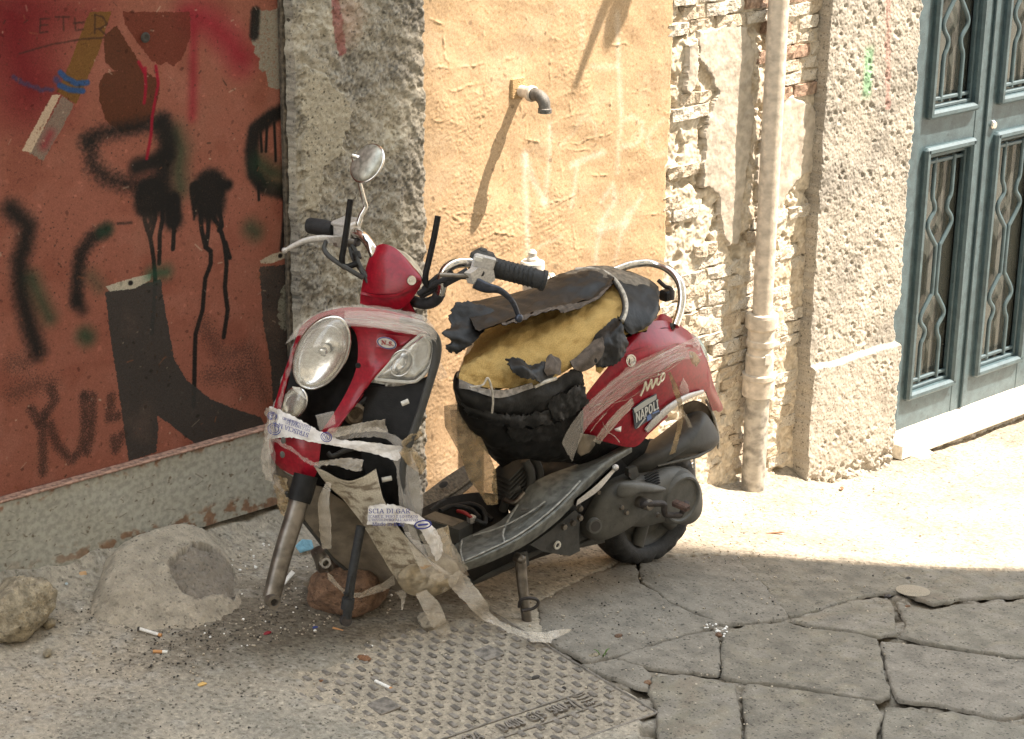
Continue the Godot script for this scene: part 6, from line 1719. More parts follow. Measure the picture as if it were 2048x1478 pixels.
	part(lathe(Vector3(0.1481, 1.0105, 0.378), Vector3(0.2, 0.1, 1), [Vector2(0.0, 0.006), Vector2(0.009, 0.006), Vector2(0.011, 0.0)], 12), "bolt", M.iron, mc)
	part(prism(v([0.0851, 1.0287, 0.335, 0.1242, 1.0244, 0.335, 0.1265, 0.9922, 0.335, 0.1115, 0.9987, 0.335, 0.1058, 1.0124, 0.335, 0.0848, 1.0149, 0.335]), Vector3(0, 0, 0.018)), "lever_clamp", M.alloy, s)
	part(tube(v([0.1046, 1.0198, 0.345, 0.0736, 1.0233, 0.33, 0.0461, 1.0188, 0.31, 0.0238, 1.0081, 0.295, 0.0038, 0.9969, 0.285]), [0.0085, 0.009, 0.008, 0.0065, 0.0055], 10, 24, 0.7, Vector3(0, 0, 1)), "brake_lever", M.alloy, s)
	part(rock(Vector3(0.0008, 0.9957, 0.283), Vector3(0.0075, 0.0075, 0.0075), 2, 0.02, 1.0, Basis(), 10, 14), "lever_ball", M.alloy, s)
	# bent black screen stays
	part(tube(v([0.1158, 1.1282, 0.4, 0.1057, 1.0728, 0.4, 0.094, 1.0161, 0.4, 0.0872, 0.9822, 0.4, 0.0943, 0.9637, 0.402, 0.121, 0.9705, 0.415]), 0.0075, 10, 40), "screen_stay", M.black, s)
	part(tube(v([0.2241, 1.1106, 0.6, 0.2117, 1.06, 0.6, 0.1962, 1.0073, 0.6, 0.1854, 0.9684, 0.6, 0.1929, 0.9446, 0.6, 0.2207, 0.944, 0.615]), 0.0075, 10, 40), "screen_stay", M.black, s)
	# mirror seen from behind
	part(tube(v([0.1669, 1.0451, 0.36, 0.1765, 1.0688, 0.36, 0.1906, 1.0891, 0.36, 0.1849, 1.1127, 0.36, 0.173, 1.1687, 0.355, 0.1626, 1.219, 0.35]), [0.0068, 0.0065, 0.0062, 0.0058, 0.0052, 0.005], 12, 44), "mirror_stem", M.chrome, s)
	part(tube(v([0.1611, 1.2204, 0.35, 0.1702, 1.2172, 0.36, 0.1777, 1.2142, 0.37]), [0.0055, 0.0075, 0.0095], 12, 8), "mirror_neck", M.chrome, s)
	var c := Vector3(0.1783, 1.2058, 0.385)
	var m1 := Vector3(0.2062, 1.2462, 0.385) - c
	var m2 := Vector3(0.2007, 1.1938, 0.405) - c
	m2 = m2 - m1 * (m2.dot(m1) / m1.length_squared())
	m2 = m2.normalized() * m1.length() * 0.92
	m2 = m2.rotated(m1.normalized(), -0.75)
	var mn := m1.cross(m2).normalized()
	if mn.dot(OUT) < 0: mn = -mn
	var mi := part(dome_raw(ring(c, m1, m2, 40), mn, 0.016, 8, 2.0), "mirror", mt(Color(0.46, 0.45, 0.38), 0.4, {"metal": 0.6, "tex": T.blotch, "scale": 9.0}), s)
	part(loop_tube(ring(c - mn * 0.002, m1, m2, 40), 0.0035, 8), "mirror_rim", M.chrome, mi)
	part(dome_raw(ring(c - mn * 0.003, m1 * 0.97, m2 * 0.97, 40), -mn, 0.002, 4), "mirror_glass", M.chrome, mi)
	# cables
	for q in [v([0.0842, 1.0173, 0.34, 0.0719, 0.999, 0.35, 0.0735, 0.9827, 0.38, 0.0959, 0.96, 0.42, 0.1197, 0.9399, 0.44]), v([0.1418, 1.0035, 0.37, 0.1371, 0.9898, 0.39, 0.1307, 0.9663, 0.41, 0.1334, 0.9386, 0.44]), v([0.1415, 0.9988, 0.36, 0.1352, 0.9752, 0.38, 0.129, 0.9538, 0.42, 0.1331, 0.922, 0.45])]:
		part(tube(q, 0.006, 8, 26), "cable", M.dusty, s)
	part(tube(v([0.1386, 0.9891, 0.388, 0.1369, 0.9752, 0.398]), 0.0105, 10), "cable_boot", M.rubber, s)
	for q in [v([0.1852, 0.9188, 0.575, 0.1959, 0.939, 0.6, 0.2009, 0.9672, 0.645, 0.218, 0.9808, 0.68, 0.2367, 0.9819, 0.7]), v([0.1953, 0.9106, 0.57, 0.206, 0.9271, 0.595, 0.2115, 0.9468, 0.63, 0.2126, 0.9704, 0.668, 0.2369, 0.9845, 0.685]), v([0.1926, 0.9323, 0.585, 0.2002, 0.9567, 0.61, 0.2055, 0.9728, 0.63, 0.2192, 0.9821, 0.66]), v([0.205, 0.9801, 0.64, 0.2151, 0.9741, 0.665, 0.2488, 0.991, 0.68])]:
		part(tube(q, 0.0075, 8, 26), "cable", M.rubber, s)

func scooter_saddle(s: Node3D) -> void:
	# foam block
	var foam := part(sheet([
		v([0.4925, 0.6648, 0.4, 0.5552, 0.7107, 0.39, 0.7039, 0.7439, 0.395, 0.8611, 0.7674, 0.4, 1.0244, 0.7714, 0.405, 1.1268, 0.7383, 0.42]),
		v([0.4272, 0.6817, 0.462, 0.4938, 0.7154, 0.47, 0.6408, 0.7385, 0.478, 0.7926, 0.7635, 0.48, 0.9577, 0.7704, 0.48, 1.0732, 0.7339, 0.48]),
		v([0.3614, 0.6914, 0.525, 0.4374, 0.7113, 0.542, 0.5839, 0.7223, 0.55, 0.7335, 0.7457, 0.55, 0.899, 0.7582, 0.545, 1.0197, 0.7233, 0.54]),
		v([0.3159, 0.6886, 0.57, 0.3999, 0.6824, 0.592, 0.5451, 0.6769, 0.602, 0.6908, 0.7025, 0.603, 0.85, 0.7254, 0.597, 0.969, 0.7044, 0.588]),
		v([0.2978, 0.6759, 0.59, 0.3897, 0.6425, 0.612, 0.529, 0.6222, 0.625, 0.6724, 0.6537, 0.63, 0.8188, 0.6907, 0.625, 0.9244, 0.684, 0.615])], 60, 120, 0.02, [0.011, 17.0, 701]), "foam", M.foam, s, "bare yellow foam of the torn saddle")
	# torn cover folded back over the top
	var flap := part(sheet([
		v([0.4685, 0.7974, 0.4, 0.5941, 0.7916, 0.4, 0.6986, 0.7918, 0.4, 0.7838, 0.8087, 0.4, 0.8598, 0.8139, 0.4, 0.924, 0.8135, 0.42, 0.9538, 0.7951, 0.45]),
		v([0.4452, 0.7984, 0.44, 0.5552, 0.7965, 0.445, 0.6586, 0.7979, 0.445, 0.7465, 0.8083, 0.445, 0.8217, 0.8175, 0.445, 0.8964, 0.8155, 0.455, 0.9383, 0.7971, 0.47]),
		v([0.4191, 0.7914, 0.487, 0.5164, 0.7937, 0.49, 0.6153, 0.7928, 0.49, 0.7024, 0.7974, 0.49, 0.7804, 0.8042, 0.49, 0.8636, 0.8048, 0.49, 0.919, 0.7998, 0.49]),
		v([0.3994, 0.7772, 0.53, 0.4777, 0.7834, 0.535, 0.5704, 0.7859, 0.535, 0.6565, 0.7874, 0.535, 0.7321, 0.786, 0.535, 0.8119, 0.7855, 0.53, 0.8924, 0.8012, 0.51]),
		v([0.3973, 0.7743, 0.548, 0.4645, 0.7861, 0.556, 0.5552, 0.7888, 0.556, 0.6409, 0.7903, 0.556, 0.7162, 0.7874, 0.556, 0.7986, 0.7842, 0.548, 0.8866, 0.7991, 0.52])], 40, 70, 0.003, [0.005, 16.0, 711, 0.004]), "torn_cover", M.leather, s)
	part(sheet([
		v([0.7234, 0.7944, 0.402, 0.7891, 0.8109, 0.402, 0.8616, 0.8168, 0.402, 0.922, 0.8171, 0.422, 0.9518, 0.7988, 0.452]),
		v([0.7161, 0.7914, 0.43, 0.7646, 0.8067, 0.435, 0.8365, 0.8152, 0.435, 0.9011, 0.8162, 0.45, 0.9383, 0.7994, 0.468]),
		v([0.7022, 0.7829, 0.475, 0.7463, 0.7921, 0.475, 0.8089, 0.7979, 0.475, 0.8731, 0.8062, 0.48, 0.9152, 0.8019, 0.49])], 14, 24, 0.002, [0.004, 14.0, 712]), "dusty_fold", M.leather_dust, flap)
	part(sheet([
		v([0.4637, 0.7865, 0.557, 0.5543, 0.7892, 0.557, 0.64, 0.7907, 0.557, 0.7153, 0.7865, 0.557, 0.7931, 0.783, 0.55, 0.8829, 0.7998, 0.52]),
		v([0.4592, 0.7823, 0.568, 0.5445, 0.7838, 0.57, 0.63, 0.7879, 0.57, 0.6667, 0.7742, 0.572, 0.7858, 0.7782, 0.558, 0.8697, 0.7964, 0.53])], 6, 50, 0.002, [0.008, 26.0, 713, 0.01]), "frayed_edge", M.leather_back, flap)
	# leaf-shaped scrap at the front
	part(sheet([v([0.4038, 0.8224, 0.45, 0.4334, 0.8205, 0.45, 0.4748, 0.8052, 0.47, 0.5079, 0.7845, 0.5]), v([0.3809, 0.811, 0.46, 0.421, 0.8068, 0.465, 0.4571, 0.7964, 0.485, 0.491, 0.782, 0.508]), v([0.362, 0.8, 0.475, 0.4003, 0.794, 0.482, 0.4329, 0.7838, 0.5, 0.4683, 0.775, 0.515]), v([0.3537, 0.7857, 0.495, 0.3788, 0.7818, 0.5, 0.4088, 0.7727, 0.515, 0.4432, 0.7668, 0.525]), v([0.3099, 0.7867, 0.515, 0.346, 0.7752, 0.52, 0.3831, 0.7621, 0.53, 0.415, 0.7593, 0.535]), v([0.3065, 0.7743, 0.525, 0.3345, 0.7645, 0.53, 0.3618, 0.7534, 0.54, 0.3927, 0.75, 0.542]), v([0.3232, 0.759, 0.53, 0.3368, 0.7522, 0.535, 0.3561, 0.7449, 0.543, 0.3755, 0.7413, 0.545]), v([0.3015, 0.7519, 0.535, 0.3166, 0.7447, 0.54, 0.335, 0.7368, 0.545, 0.3536, 0.7357, 0.546]), v([0.307, 0.735, 0.54, 0.3205, 0.7315, 0.543, 0.3318, 0.7283, 0.545, 0.3406, 0.7293, 0.546])], 40, 24, 0.003, [0.01, 9.0, 721, 0.01]), "torn_scrap", M.leather, s, "black leatherette scrap hanging over the front of the saddle")
	# rear of the cover
	var rc := part(sheet([
		v([0.8877, 0.805, 0.39, 0.9716, 0.7992, 0.39, 1.0667, 0.7663, 0.405, 1.1166, 0.7425, 0.43, 1.1224, 0.7283, 0.46]),
		v([0.9255, 0.8, 0.46, 0.98, 0.7897, 0.46, 1.0362, 0.7712, 0.475, 1.0722, 0.7479, 0.49, 1.0843, 0.728, 0.5]),
		v([0.9158, 0.7752, 0.525, 0.9485, 0.7672, 0.53, 0.9918, 0.7527, 0.54, 1.0253, 0.7418, 0.545, 1.0343, 0.7271, 0.55]),
		v([0.8733, 0.7536, 0.585, 0.9038, 0.7409, 0.592, 0.944, 0.7285, 0.597, 0.981, 0.7277, 0.59, 1.0009, 0.7162, 0.582]),
		v([0.8397, 0.7293, 0.615, 0.8616, 0.7135, 0.625, 0.9024, 0.7078, 0.625, 0.9436, 0.7135, 0.615, 0.9773, 0.7141, 0.6]),
		v([0.8281, 0.7114, 0.622, 0.8483, 0.6932, 0.632, 0.8906, 0.6949, 0.63, 0.9353, 0.7039, 0.62, 0.967, 0.7063, 0.605])], 34, 40, 0.004, [0.004, 14.0, 731, 0.006]), "rear_cover", M.leather, s)
	part(sheet([
		v([0.895, 0.8069, 0.392, 0.9715, 0.8025, 0.392, 1.0646, 0.7701, 0.407, 1.1106, 0.747, 0.432]),
		v([0.9291, 0.8035, 0.46, 0.9798, 0.7944, 0.462, 1.0302, 0.7771, 0.477, 1.0563, 0.7595, 0.49]),
		v([0.9322, 0.7842, 0.5, 0.9612, 0.7785, 0.505, 0.9933, 0.7662, 0.515, 1.0192, 0.7539, 0.52])], 12, 22, 0.002, [0.004, 16.0, 732]), "dusty_top", M.leather_dust, rc)
	part(tube(v([0.8598, 0.8139, 0.4, 0.8961, 0.8154, 0.43, 0.9205, 0.8049, 0.465, 0.9169, 0.7858, 0.512, 0.8934, 0.7634, 0.562, 0.861, 0.7455, 0.598, 0.8255, 0.7312, 0.622]), 0.0055, 8, 50), "piping", M.piping, rc)
	part(tube(v([0.8663, 0.8082, 0.405, 0.8951, 0.8116, 0.437, 0.9122, 0.8006, 0.47, 0.9038, 0.7828, 0.518, 0.8774, 0.765, 0.567, 0.846, 0.7495, 0.602, 0.8125, 0.7371, 0.624]), 0.0035, 8, 50), "seam", M.leather, rc)
	# side skirt of the cover, torn along its lower edge
	var sk := part(sheet([
		v([0.4323, 0.6367, 0.46, 0.3461, 0.6696, 0.52, 0.2962, 0.6809, 0.588, 0.3387, 0.657, 0.622, 0.4408, 0.6351, 0.637, 0.5536, 0.6297, 0.643, 0.6549, 0.6535, 0.645]),
		v([0.4257, 0.6029, 0.46, 0.333, 0.6381, 0.53, 0.2856, 0.6465, 0.597, 0.3337, 0.6189, 0.632, 0.4344, 0.5962, 0.645, 0.5482, 0.587, 0.65, 0.6619, 0.6152, 0.65]),
		v([0.4325, 0.5685, 0.46, 0.3428, 0.6011, 0.53, 0.3091, 0.6053, 0.592, 0.3554, 0.5817, 0.622, 0.4463, 0.5547, 0.632, 0.5582, 0.5438, 0.64, 0.6399, 0.5655, 0.645])], 26, 80, 0.004, [0.007, 12.0, 741, 0.004]), "side_skirt", M.leather, s)
	part(sheet([v([0.2936, 0.6834, 0.595, 0.3319, 0.6621, 0.63, 0.4033, 0.6424, 0.642, 0.4923, 0.6423, 0.643]), v([0.2878, 0.6631, 0.602, 0.3141, 0.6576, 0.632, 0.3845, 0.6265, 0.645, 0.4915, 0.6292, 0.648])], 6, 30, 0.002, [0.006, 22.0, 742]), "lining", mt(Color(0.34, 0.31, 0.28), 0.9, {"tex": T.blotch, "scale": 9.0, "bump": 0.1}), sk)
	part(tube(v([0.2913, 0.6742, 0.64, 0.3272, 0.6739, 0.645, 0.3432, 0.6885, 0.645, 0.3521, 0.663, 0.65, 0.353, 0.6314, 0.655, 0.3543, 0.5954, 0.65]), 0.0028, 6, 36), "string", M.piping, sk)
	part(tube(v([0.4919, 0.6337, 0.655, 0.5313, 0.6416, 0.658, 0.563, 0.6403, 0.655]), [0.004, 0.006, 0.005], 6, 14), "piping", M.piping, sk)
	# rolled scraps on the near side
	part(sheet([v([0.4422, 0.7096, 0.6, 0.4802, 0.7013, 0.61, 0.5042, 0.6814, 0.625, 0.5471, 0.684, 0.63, 0.5848, 0.6811, 0.63]), v([0.4242, 0.6926, 0.64, 0.4553, 0.6918, 0.648, 0.4871, 0.6765, 0.652, 0.531, 0.6721, 0.652, 0.5605, 0.6516, 0.65]), v([0.4438, 0.669, 0.652, 0.472, 0.6603, 0.658, 0.4972, 0.6498, 0.66, 0.5243, 0.6437, 0.66, 0.5459, 0.6401, 0.655])], 20, 36, 0.003, [0.012, 10.0, 751, 0.01]), "rolled_scrap", M.leather, s)
	part(sheet([v([0.5522, 0.6904, 0.628, 0.5725, 0.6966, 0.628, 0.5933, 0.6824, 0.632]), v([0.5248, 0.6743, 0.655, 0.5553, 0.6782, 0.655, 0.5843, 0.6597, 0.65]), v([0.5293, 0.6554, 0.658, 0.5478, 0.6571, 0.66, 0.5766, 0.6466, 0.655])], 10, 12, 0.003, [0.01, 22.0, 752]), "rolled_scrap", M.leather_back, s)
	part(sheet([v([0.7012, 0.6667, 0.61, 0.7439, 0.7027, 0.605, 0.8051, 0.7298, 0.6, 0.8337, 0.7405, 0.6]), v([0.68, 0.6596, 0.648, 0.7284, 0.6904, 0.65, 0.7734, 0.7122, 0.645, 0.8113, 0.7264, 0.635]), v([0.7046, 0.641, 0.66, 0.7412, 0.6594, 0.662, 0.7818, 0.6774, 0.66, 0.8203, 0.6817, 0.65]), v([0.722, 0.6437, 0.664, 0.7506, 0.6357, 0.668, 0.7863, 0.6487, 0.664, 0.8126, 0.6627, 0.655])], 28, 30, 0.003, [0.012, 11.0, 753, 0.01]), "rolled_scrap", M.leather, s)
	part(sheet([v([0.6336, 0.665, 0.63, 0.6816, 0.6776, 0.625, 0.7345, 0.7018, 0.615, 0.7568, 0.7095, 0.61]), v([0.6311, 0.6498, 0.652, 0.669, 0.6685, 0.652, 0.7142, 0.6929, 0.648, 0.7391, 0.7073, 0.64]), v([0.6549, 0.6358, 0.655, 0.685, 0.6454, 0.66, 0.7161, 0.6685, 0.66, 0.7353, 0.6922, 0.652])], 16, 20, 0.003, [0.008, 9.0, 754]), "rolled_scrap", M.leather_back, s)
	part(torn(v([0.7049, 0.6541, 0.648, 0.7422, 0.6519, 0.65, 0.7345, 0.6317, 0.655, 0.7172, 0.6177, 0.655, 0.7074, 0.6268, 0.65]), 0.006, 755), "foam_scrap", M.foam, s)
	part(sheet([v([0.5378, 0.59, 0.652, 0.5951, 0.5938, 0.655, 0.6636, 0.6126, 0.652]), v([0.5443, 0.5596, 0.655, 0.6037, 0.5572, 0.658, 0.6678, 0.5827, 0.656]), v([0.5561, 0.5293, 0.654, 0.6159, 0.5239, 0.657, 0.6769, 0.5473, 0.655])], 16, 30, 0.002, [0.008, 20.0, 757, 0.012]), "torn_flap", M.leather, s)
	part(sheet([v([0.2992, 0.6231, 0.6, 0.3485, 0.5963, 0.63, 0.4515, 0.5653, 0.645, 0.5558, 0.5554, 0.65]), v([0.3056, 0.6017, 0.604, 0.3551, 0.5773, 0.634, 0.4525, 0.5499, 0.648, 0.5578, 0.5365, 0.652]), v([0.3203, 0.579, 0.602, 0.3685, 0.5569, 0.63, 0.4605, 0.5282, 0.645, 0.5635, 0.5154, 0.65])], 16, 60, 0.002, [0.008, 16.0, 758, 0.012]), "torn_flap", M.leather, s)
	part(sheet([v([0.4166, 0.5419, 0.628, 0.4975, 0.5153, 0.632, 0.5954, 0.5069, 0.638]), v([0.4426, 0.492, 0.618, 0.5174, 0.4691, 0.622, 0.6143, 0.464, 0.63])], 10, 40, 0.002, [0.012, 14.0, 759, 0.014]), "torn_flap", M.black, s)
	# pan and box under the saddle
	part(sheet([v([0.4459, 0.5735, 0.44, 0.3509, 0.6018, 0.53, 0.3619, 0.5923, 0.595, 0.4993, 0.56, 0.61, 0.6281, 0.5571, 0.62, 0.7348, 0.5461, 0.62]), v([0.4427, 0.5081, 0.44, 0.3642, 0.5313, 0.53, 0.3831, 0.5227, 0.59, 0.5048, 0.4891, 0.605, 0.6392, 0.4825, 0.61, 0.7418, 0.4731, 0.615]), v([0.5116, 0.3931, 0.44, 0.4432, 0.4348, 0.52, 0.4511, 0.4412, 0.57, 0.5364, 0.4187, 0.59, 0.6504, 0.3998, 0.6, 0.7446, 0.3988, 0.605]), v([0.582, 0.3252, 0.44, 0.5296, 0.3646, 0.5, 0.5377, 0.3851, 0.55, 0.5899, 0.3736, 0.57, 0.6698, 0.3604, 0.58, 0.7509, 0.3569, 0.59])], 40, 60, 0.004, [0.02, 6.0, 760]), "under_seat_box", M.black, s)
	part(sheet([v([0.4049, 0.5672, 0.622, 0.4623, 0.5485, 0.633, 0.5429, 0.5387, 0.638]), v([0.4134, 0.5517, 0.622, 0.4719, 0.5297, 0.632, 0.5345, 0.5298, 0.638])], 4, 16, 0.003, [0.008, 22.0, 761]), "foam_strip", M.foam, s)

func torn(o: PackedVector3Array, thick: float, seed_: int) -> ArrayMesh:
	var n := noise(28.0, seed_, 3)
	var c := Vector3.ZERO
	for p in o: c += p / o.size()
	var e := PackedVector3Array()
	for i in o.size():
		var a := o[i]
		var b := o[(i + 1) % o.size()]
		var m := maxi(2, int(a.distance_to(b) / 0.006))
		for k in m:
			var p := a.lerp(b, float(k) / m)
			e.append(c + (p - c) * (1.0 + n.get_noise_3dv(p * 2.0) * 0.07))
	return dome_raw(e, OUT, 0.006, 8, 2.0, -0.006 + thick, [0.012, 9.0, seed_])

func scooter_rear(s: Node3D) -> void:
	# wheel
	var wc := Vector3(1.0722, 0.105, 0.48)
	var gnd := gy(wc.x, wc.z) + 0.004
	var R := 0.182
	var P := PackedVector3Array()
	var prof := [Vector2(0.12, -0.03), Vector2(0.128, -0.044), Vector2(0.148, -0.05), Vector2(0.168, -0.046), Vector2(0.178, -0.034), Vector2(R, -0.015), Vector2(R, 0.0), Vector2(R, 0.015), Vector2(0.178, 0.034), Vector2(0.168, 0.046), Vector2(0.148, 0.05), Vector2(0.128, 0.044), Vector2(0.12, 0.03)]
	var seg := 120
	for k in prof.size():
		for j in seg:
			var a := TAU * j / seg
			var r: float = prof[k].x
			if k >= 3 and k <= 9 and (j + absi(k - 6) * 2) % 6 < 2: r -= 0.009
			var q := wc + Vector3(cos(a) * r, sin(a) * r, prof[k].y)
			if q.y < gnd:
				q.z = wc.z + prof[k].y * (1.0 + (gnd - q.y) * 7.0)
				q.y = gnd + (q.y - gnd) * 0.04
			P.append(q)
	var wh := part(grid_mesh(P, prof.size(), seg, true), "rear_wheel", M.rubber, s)
	part(lathe(wc, Vector3(0, 0, 1), [Vector2(0.0, 0.02), Vector2(0.05, 0.022), Vector2(0.06, 0.012), Vector2(0.1, 0.01), Vector2(0.118, 0.024), Vector2(0.125, 0.034), Vector2(0.128, 0.034), Vector2(0.128, -0.034), Vector2(0.0, -0.03)], 48), "rim", M.dusty2, wh)
	for k in 5:
		var a := TAU * k / 5 + 0.5
		part(tube(PackedVector3Array([wc + Vector3(cos(a) * 0.04, sin(a) * 0.04, 0.025), wc + Vector3(cos(a) * 0.12, sin(a) * 0.12, 0.026)]), [0.016, 0.022], 8), "spoke", M.dusty2, wh)
	# variator case
	var vn := Vector3(-0.05, 0.1, 1)
	var cs := part(dome(v([0.72, 0.1618, 0.6, 0.7313, 0.214, 0.6, 0.763, 0.2561, 0.6, 0.8103, 0.2769, 0.6, 0.8702, 0.2757, 0.6, 0.9504, 0.2649, 0.6, 1.0277, 0.267, 0.6, 1.098, 0.2414, 0.6, 1.1469, 0.1879, 0.6, 1.1646, 0.1253, 0.6, 1.1529, 0.0825, 0.6, 1.1011, 0.0724, 0.6, 1.0121, 0.1065, 0.6, 0.9184, 0.1177, 0.6, 0.8453, 0.1382, 0.6, 0.7952, 0.1228, 0.6, 0.7487, 0.1243, 0.6]), vn, 0.06, 12, 90, 3.2, 0.1), "transmission_case", M.dusty2, s)
	var cc := Vector3(1.0391, 0.1803, 0.655)
	part(lathe(cc, Vector3(0, 0, 1), [Vector2(0.0, 0.004), Vector2(0.058, 0.004), Vector2(0.061, 0.009), Vector2(0.066, 0.009), Vector2(0.074, 0.0), Vector2(0.078, -0.02), Vector2(0.078, -0.06)], 44), "clutch_cover", M.dusty2, cs)
	part(dome(v([0.7978, 0.289, 0.655, 0.8426, 0.2858, 0.655, 0.9153, 0.2608, 0.655, 0.9742, 0.2304, 0.655, 0.9513, 0.2247, 0.655, 0.8973, 0.2378, 0.655, 0.8439, 0.2521, 0.655, 0.8106, 0.2466, 0.655, 0.7916, 0.259, 0.655]), vn, 0.02, 6, 50, 2.4), "case_rib", M.dusty2, cs)
	for k in 6:
		part(box(Vector3(0.906, 0.2706, 0.66).lerp(Vector3(0.9528, 0.2495, 0.66), 0.5) + Vector3(0.0, -0.011 + k * 0.007, -0.006 - k * 0.002), Vector3(0.05, 0.003, 0.008), 0.001, Basis(Vector3(0, 0, 1), 0.12)), "cooling_slot", M.black, cs)
	part(join([box(Vector3(0.7191, 0.1997, 0.66), Vector3(0.07, 0.07, 0.05), 0.012, Basis(Vector3(0, 0, 1), -0.35)), lathe(Vector3(0.6843, 0.2093, 0.685), Vector3(-0.25, 0.05, 1), [Vector2(0.014, 0.004), Vector2(0.02, 0.004), Vector2(0.021, -0.01)], 18)]), "case_boss", M.dusty2, cs)
	part(lathe(Vector3(0.6824, 0.2105, 0.687), Vector3(-0.25, 0.05, 1), [Vector2(0.0, 0.003), Vector2(0.0145, 0.003)], 16), "boss_hole", M.ash, cs)
	for q in [Vector3(0.8174, 0.2045, 0.665), Vector3(0.7981, 0.2243, 0.665), Vector3(0.9385, 0.1636, 0.665), Vector3(0.7192, 0.2857, 0.655)]:
		part(lathe(q, vn, [Vector2(0.0, 0.008), Vector2(0.006, 0.007), Vector2(0.008, 0.0)], 10), "bolt", M.steel, cs)
	# kick starter
	var ks := part(tube(v([0.8571, 0.222, 0.685, 0.8645, 0.2278, 0.7, 0.917, 0.2151, 0.705, 0.9238, 0.1927, 0.705, 0.9341, 0.1782, 0.705, 0.9836, 0.1661, 0.71]), [0.011, 0.0095, 0.009, 0.009, 0.009, 0.008], 8, 40), "kick_starter", M.iron, s)
	part(lathe(Vector3(0.8696, 0.2213, 0.68), vn, [Vector2(0.0, 0.028), Vector2(0.013, 0.027), Vector2(0.016, 0.02), Vector2(0.016, -0.02)], 16), "hub", M.steel, ks)
	part(tube(v([0.9887, 0.166, 0.705, 0.9876, 0.1904, 0.72, 0.9892, 0.2078, 0.725]), 0.008, 8), "pedal_arm", M.iron, ks)
	part(box(Vector3(0.9557, 0.21, 0.735), Vector3(0.022, 0.018, 0.055), 0.004, Basis(Vector3(0, 0, 1), 0.2)), "pedal_rubber", mt(Color(0.09, 0.05, 0.035), 0.8, {"tex": T.blotch, "scale": 9.0}), ks)
	# air filter box
	part(dome(v([0.8941, 0.2671, 0.56, 0.916, 0.2908, 0.56, 0.9879, 0.3123, 0.56, 1.0795, 0.3354, 0.555, 1.1569, 0.3569, 0.55, 1.2077, 0.3672, 0.545, 1.2442, 0.3344, 0.545, 1.2749, 0.2828, 0.55, 1.2693, 0.2551, 0.555, 1.2199, 0.2385, 0.56, 1.1233, 0.2511, 0.565, 1.0241, 0.2601, 0.565, 0.957, 0.2448, 0.565, 0.9235, 0.2446, 0.56]), Vector3(0.1, 0.35, 0.9), 0.075, 14, 90, 2.0, 0.08), "air_filter_box", M.dusty, s)
	part(tube(v([1.2168, 0.2713, 0.6, 1.1439, 0.2678, 0.612, 1.0611, 0.275, 0.615, 0.986, 0.2786, 0.612]), [0.004, 0.006, 0.005, 0.003], 6, 20), "box_seam", M.dusty2, s)
	part(prism(v([0.8532, 0.3111, 0.62, 0.8832, 0.3106, 0.62, 0.8958, 0.2811, 0.62, 0.8697, 0.2734, 0.62, 0.854, 0.2891, 0.62]), Vector3(0, 0, 0.014)), "mount_ear", M.dusty, s)
	part(lathe(Vector3(0.8541, 0.2959, 0.637), vn, [Vector2(0.0, 0.003), Vector2(0.005, 0.003), Vector2(0.006, 0.0)], 10), "bolt", M.iron, s)
	# shock absorber behind
	part(tube(v([1.3477, 0.146, 0.4, 1.3473, 0.0457, 0.41]), 0.012, 12), "shock_absorber", M.chrome, s)
	var coil := PackedVector3Array()
	for k in 90:
		var a := k * 0.5
		coil.append(Vector3(1.2789, 0.1915, 0.44) + Vector3(cos(a) * 0.02, -k * 0.0011, sin(a) * 0.02))
	part(tube(coil, 0.0035, 6), "spring", M.chrome, s)
	# body panel
	var rows := [
		v([0.8727, 0.6799, 0.6, 0.9313, 0.6956, 0.6, 1.0127, 0.6849, 0.585, 1.1123, 0.6394, 0.565, 1.1919, 0.5855, 0.55]),
		v([0.7906, 0.636, 0.63, 0.8598, 0.6505, 0.637, 0.9599, 0.6468, 0.63, 1.0775, 0.6109, 0.61, 1.1913, 0.5394, 0.58]),
		v([0.718, 0.5915, 0.64, 0.8015, 0.6035, 0.652, 0.9028, 0.5977, 0.652, 1.035, 0.5667, 0.635, 1.1994, 0.4755, 0.595]),
		v([0.6766, 0.5514, 0.64, 0.7533, 0.5549, 0.657, 0.8603, 0.5422, 0.66, 0.9983, 0.5234, 0.645, 1.1744, 0.4516, 0.605]),
		v([0.6801, 0.501, 0.636, 0.7391, 0.4993, 0.655, 0.8293, 0.4904, 0.66, 0.9305, 0.4869, 0.652, 1.0611, 0.4644, 0.63]),
		v([0.6849, 0.4661, 0.63, 0.7382, 0.4562, 0.65, 0.8166, 0.4444, 0.656, 0.9005, 0.445, 0.65, 0.993, 0.4477, 0.637]),
		v([0.6949, 0.4424, 0.62, 0.7581, 0.4151, 0.642, 0.8568, 0.3779, 0.648, 0.9187, 0.4018, 0.645, 0.9992, 0.4246, 0.632])]
	var bp := part(sheet(rows, 56, 56, 0.003), "body_panel", M.red, s)
	part(sheet([v([1.1948, 0.5679, 0.552, 1.2128, 0.5217, 0.57, 1.2384, 0.4463, 0.575, 1.2824, 0.387, 0.56]), v([1.1913, 0.5379, 0.58, 1.1946, 0.4884, 0.595, 1.2131, 0.4346, 0.592, 1.2787, 0.3621, 0.565]), v([1.1621, 0.5192, 0.59, 1.1609, 0.4791, 0.603, 1.1756, 0.4481, 0.604, 1.2425, 0.3661, 0.57])], 14, 20, 0.003), "tail_panel", M.red, s)
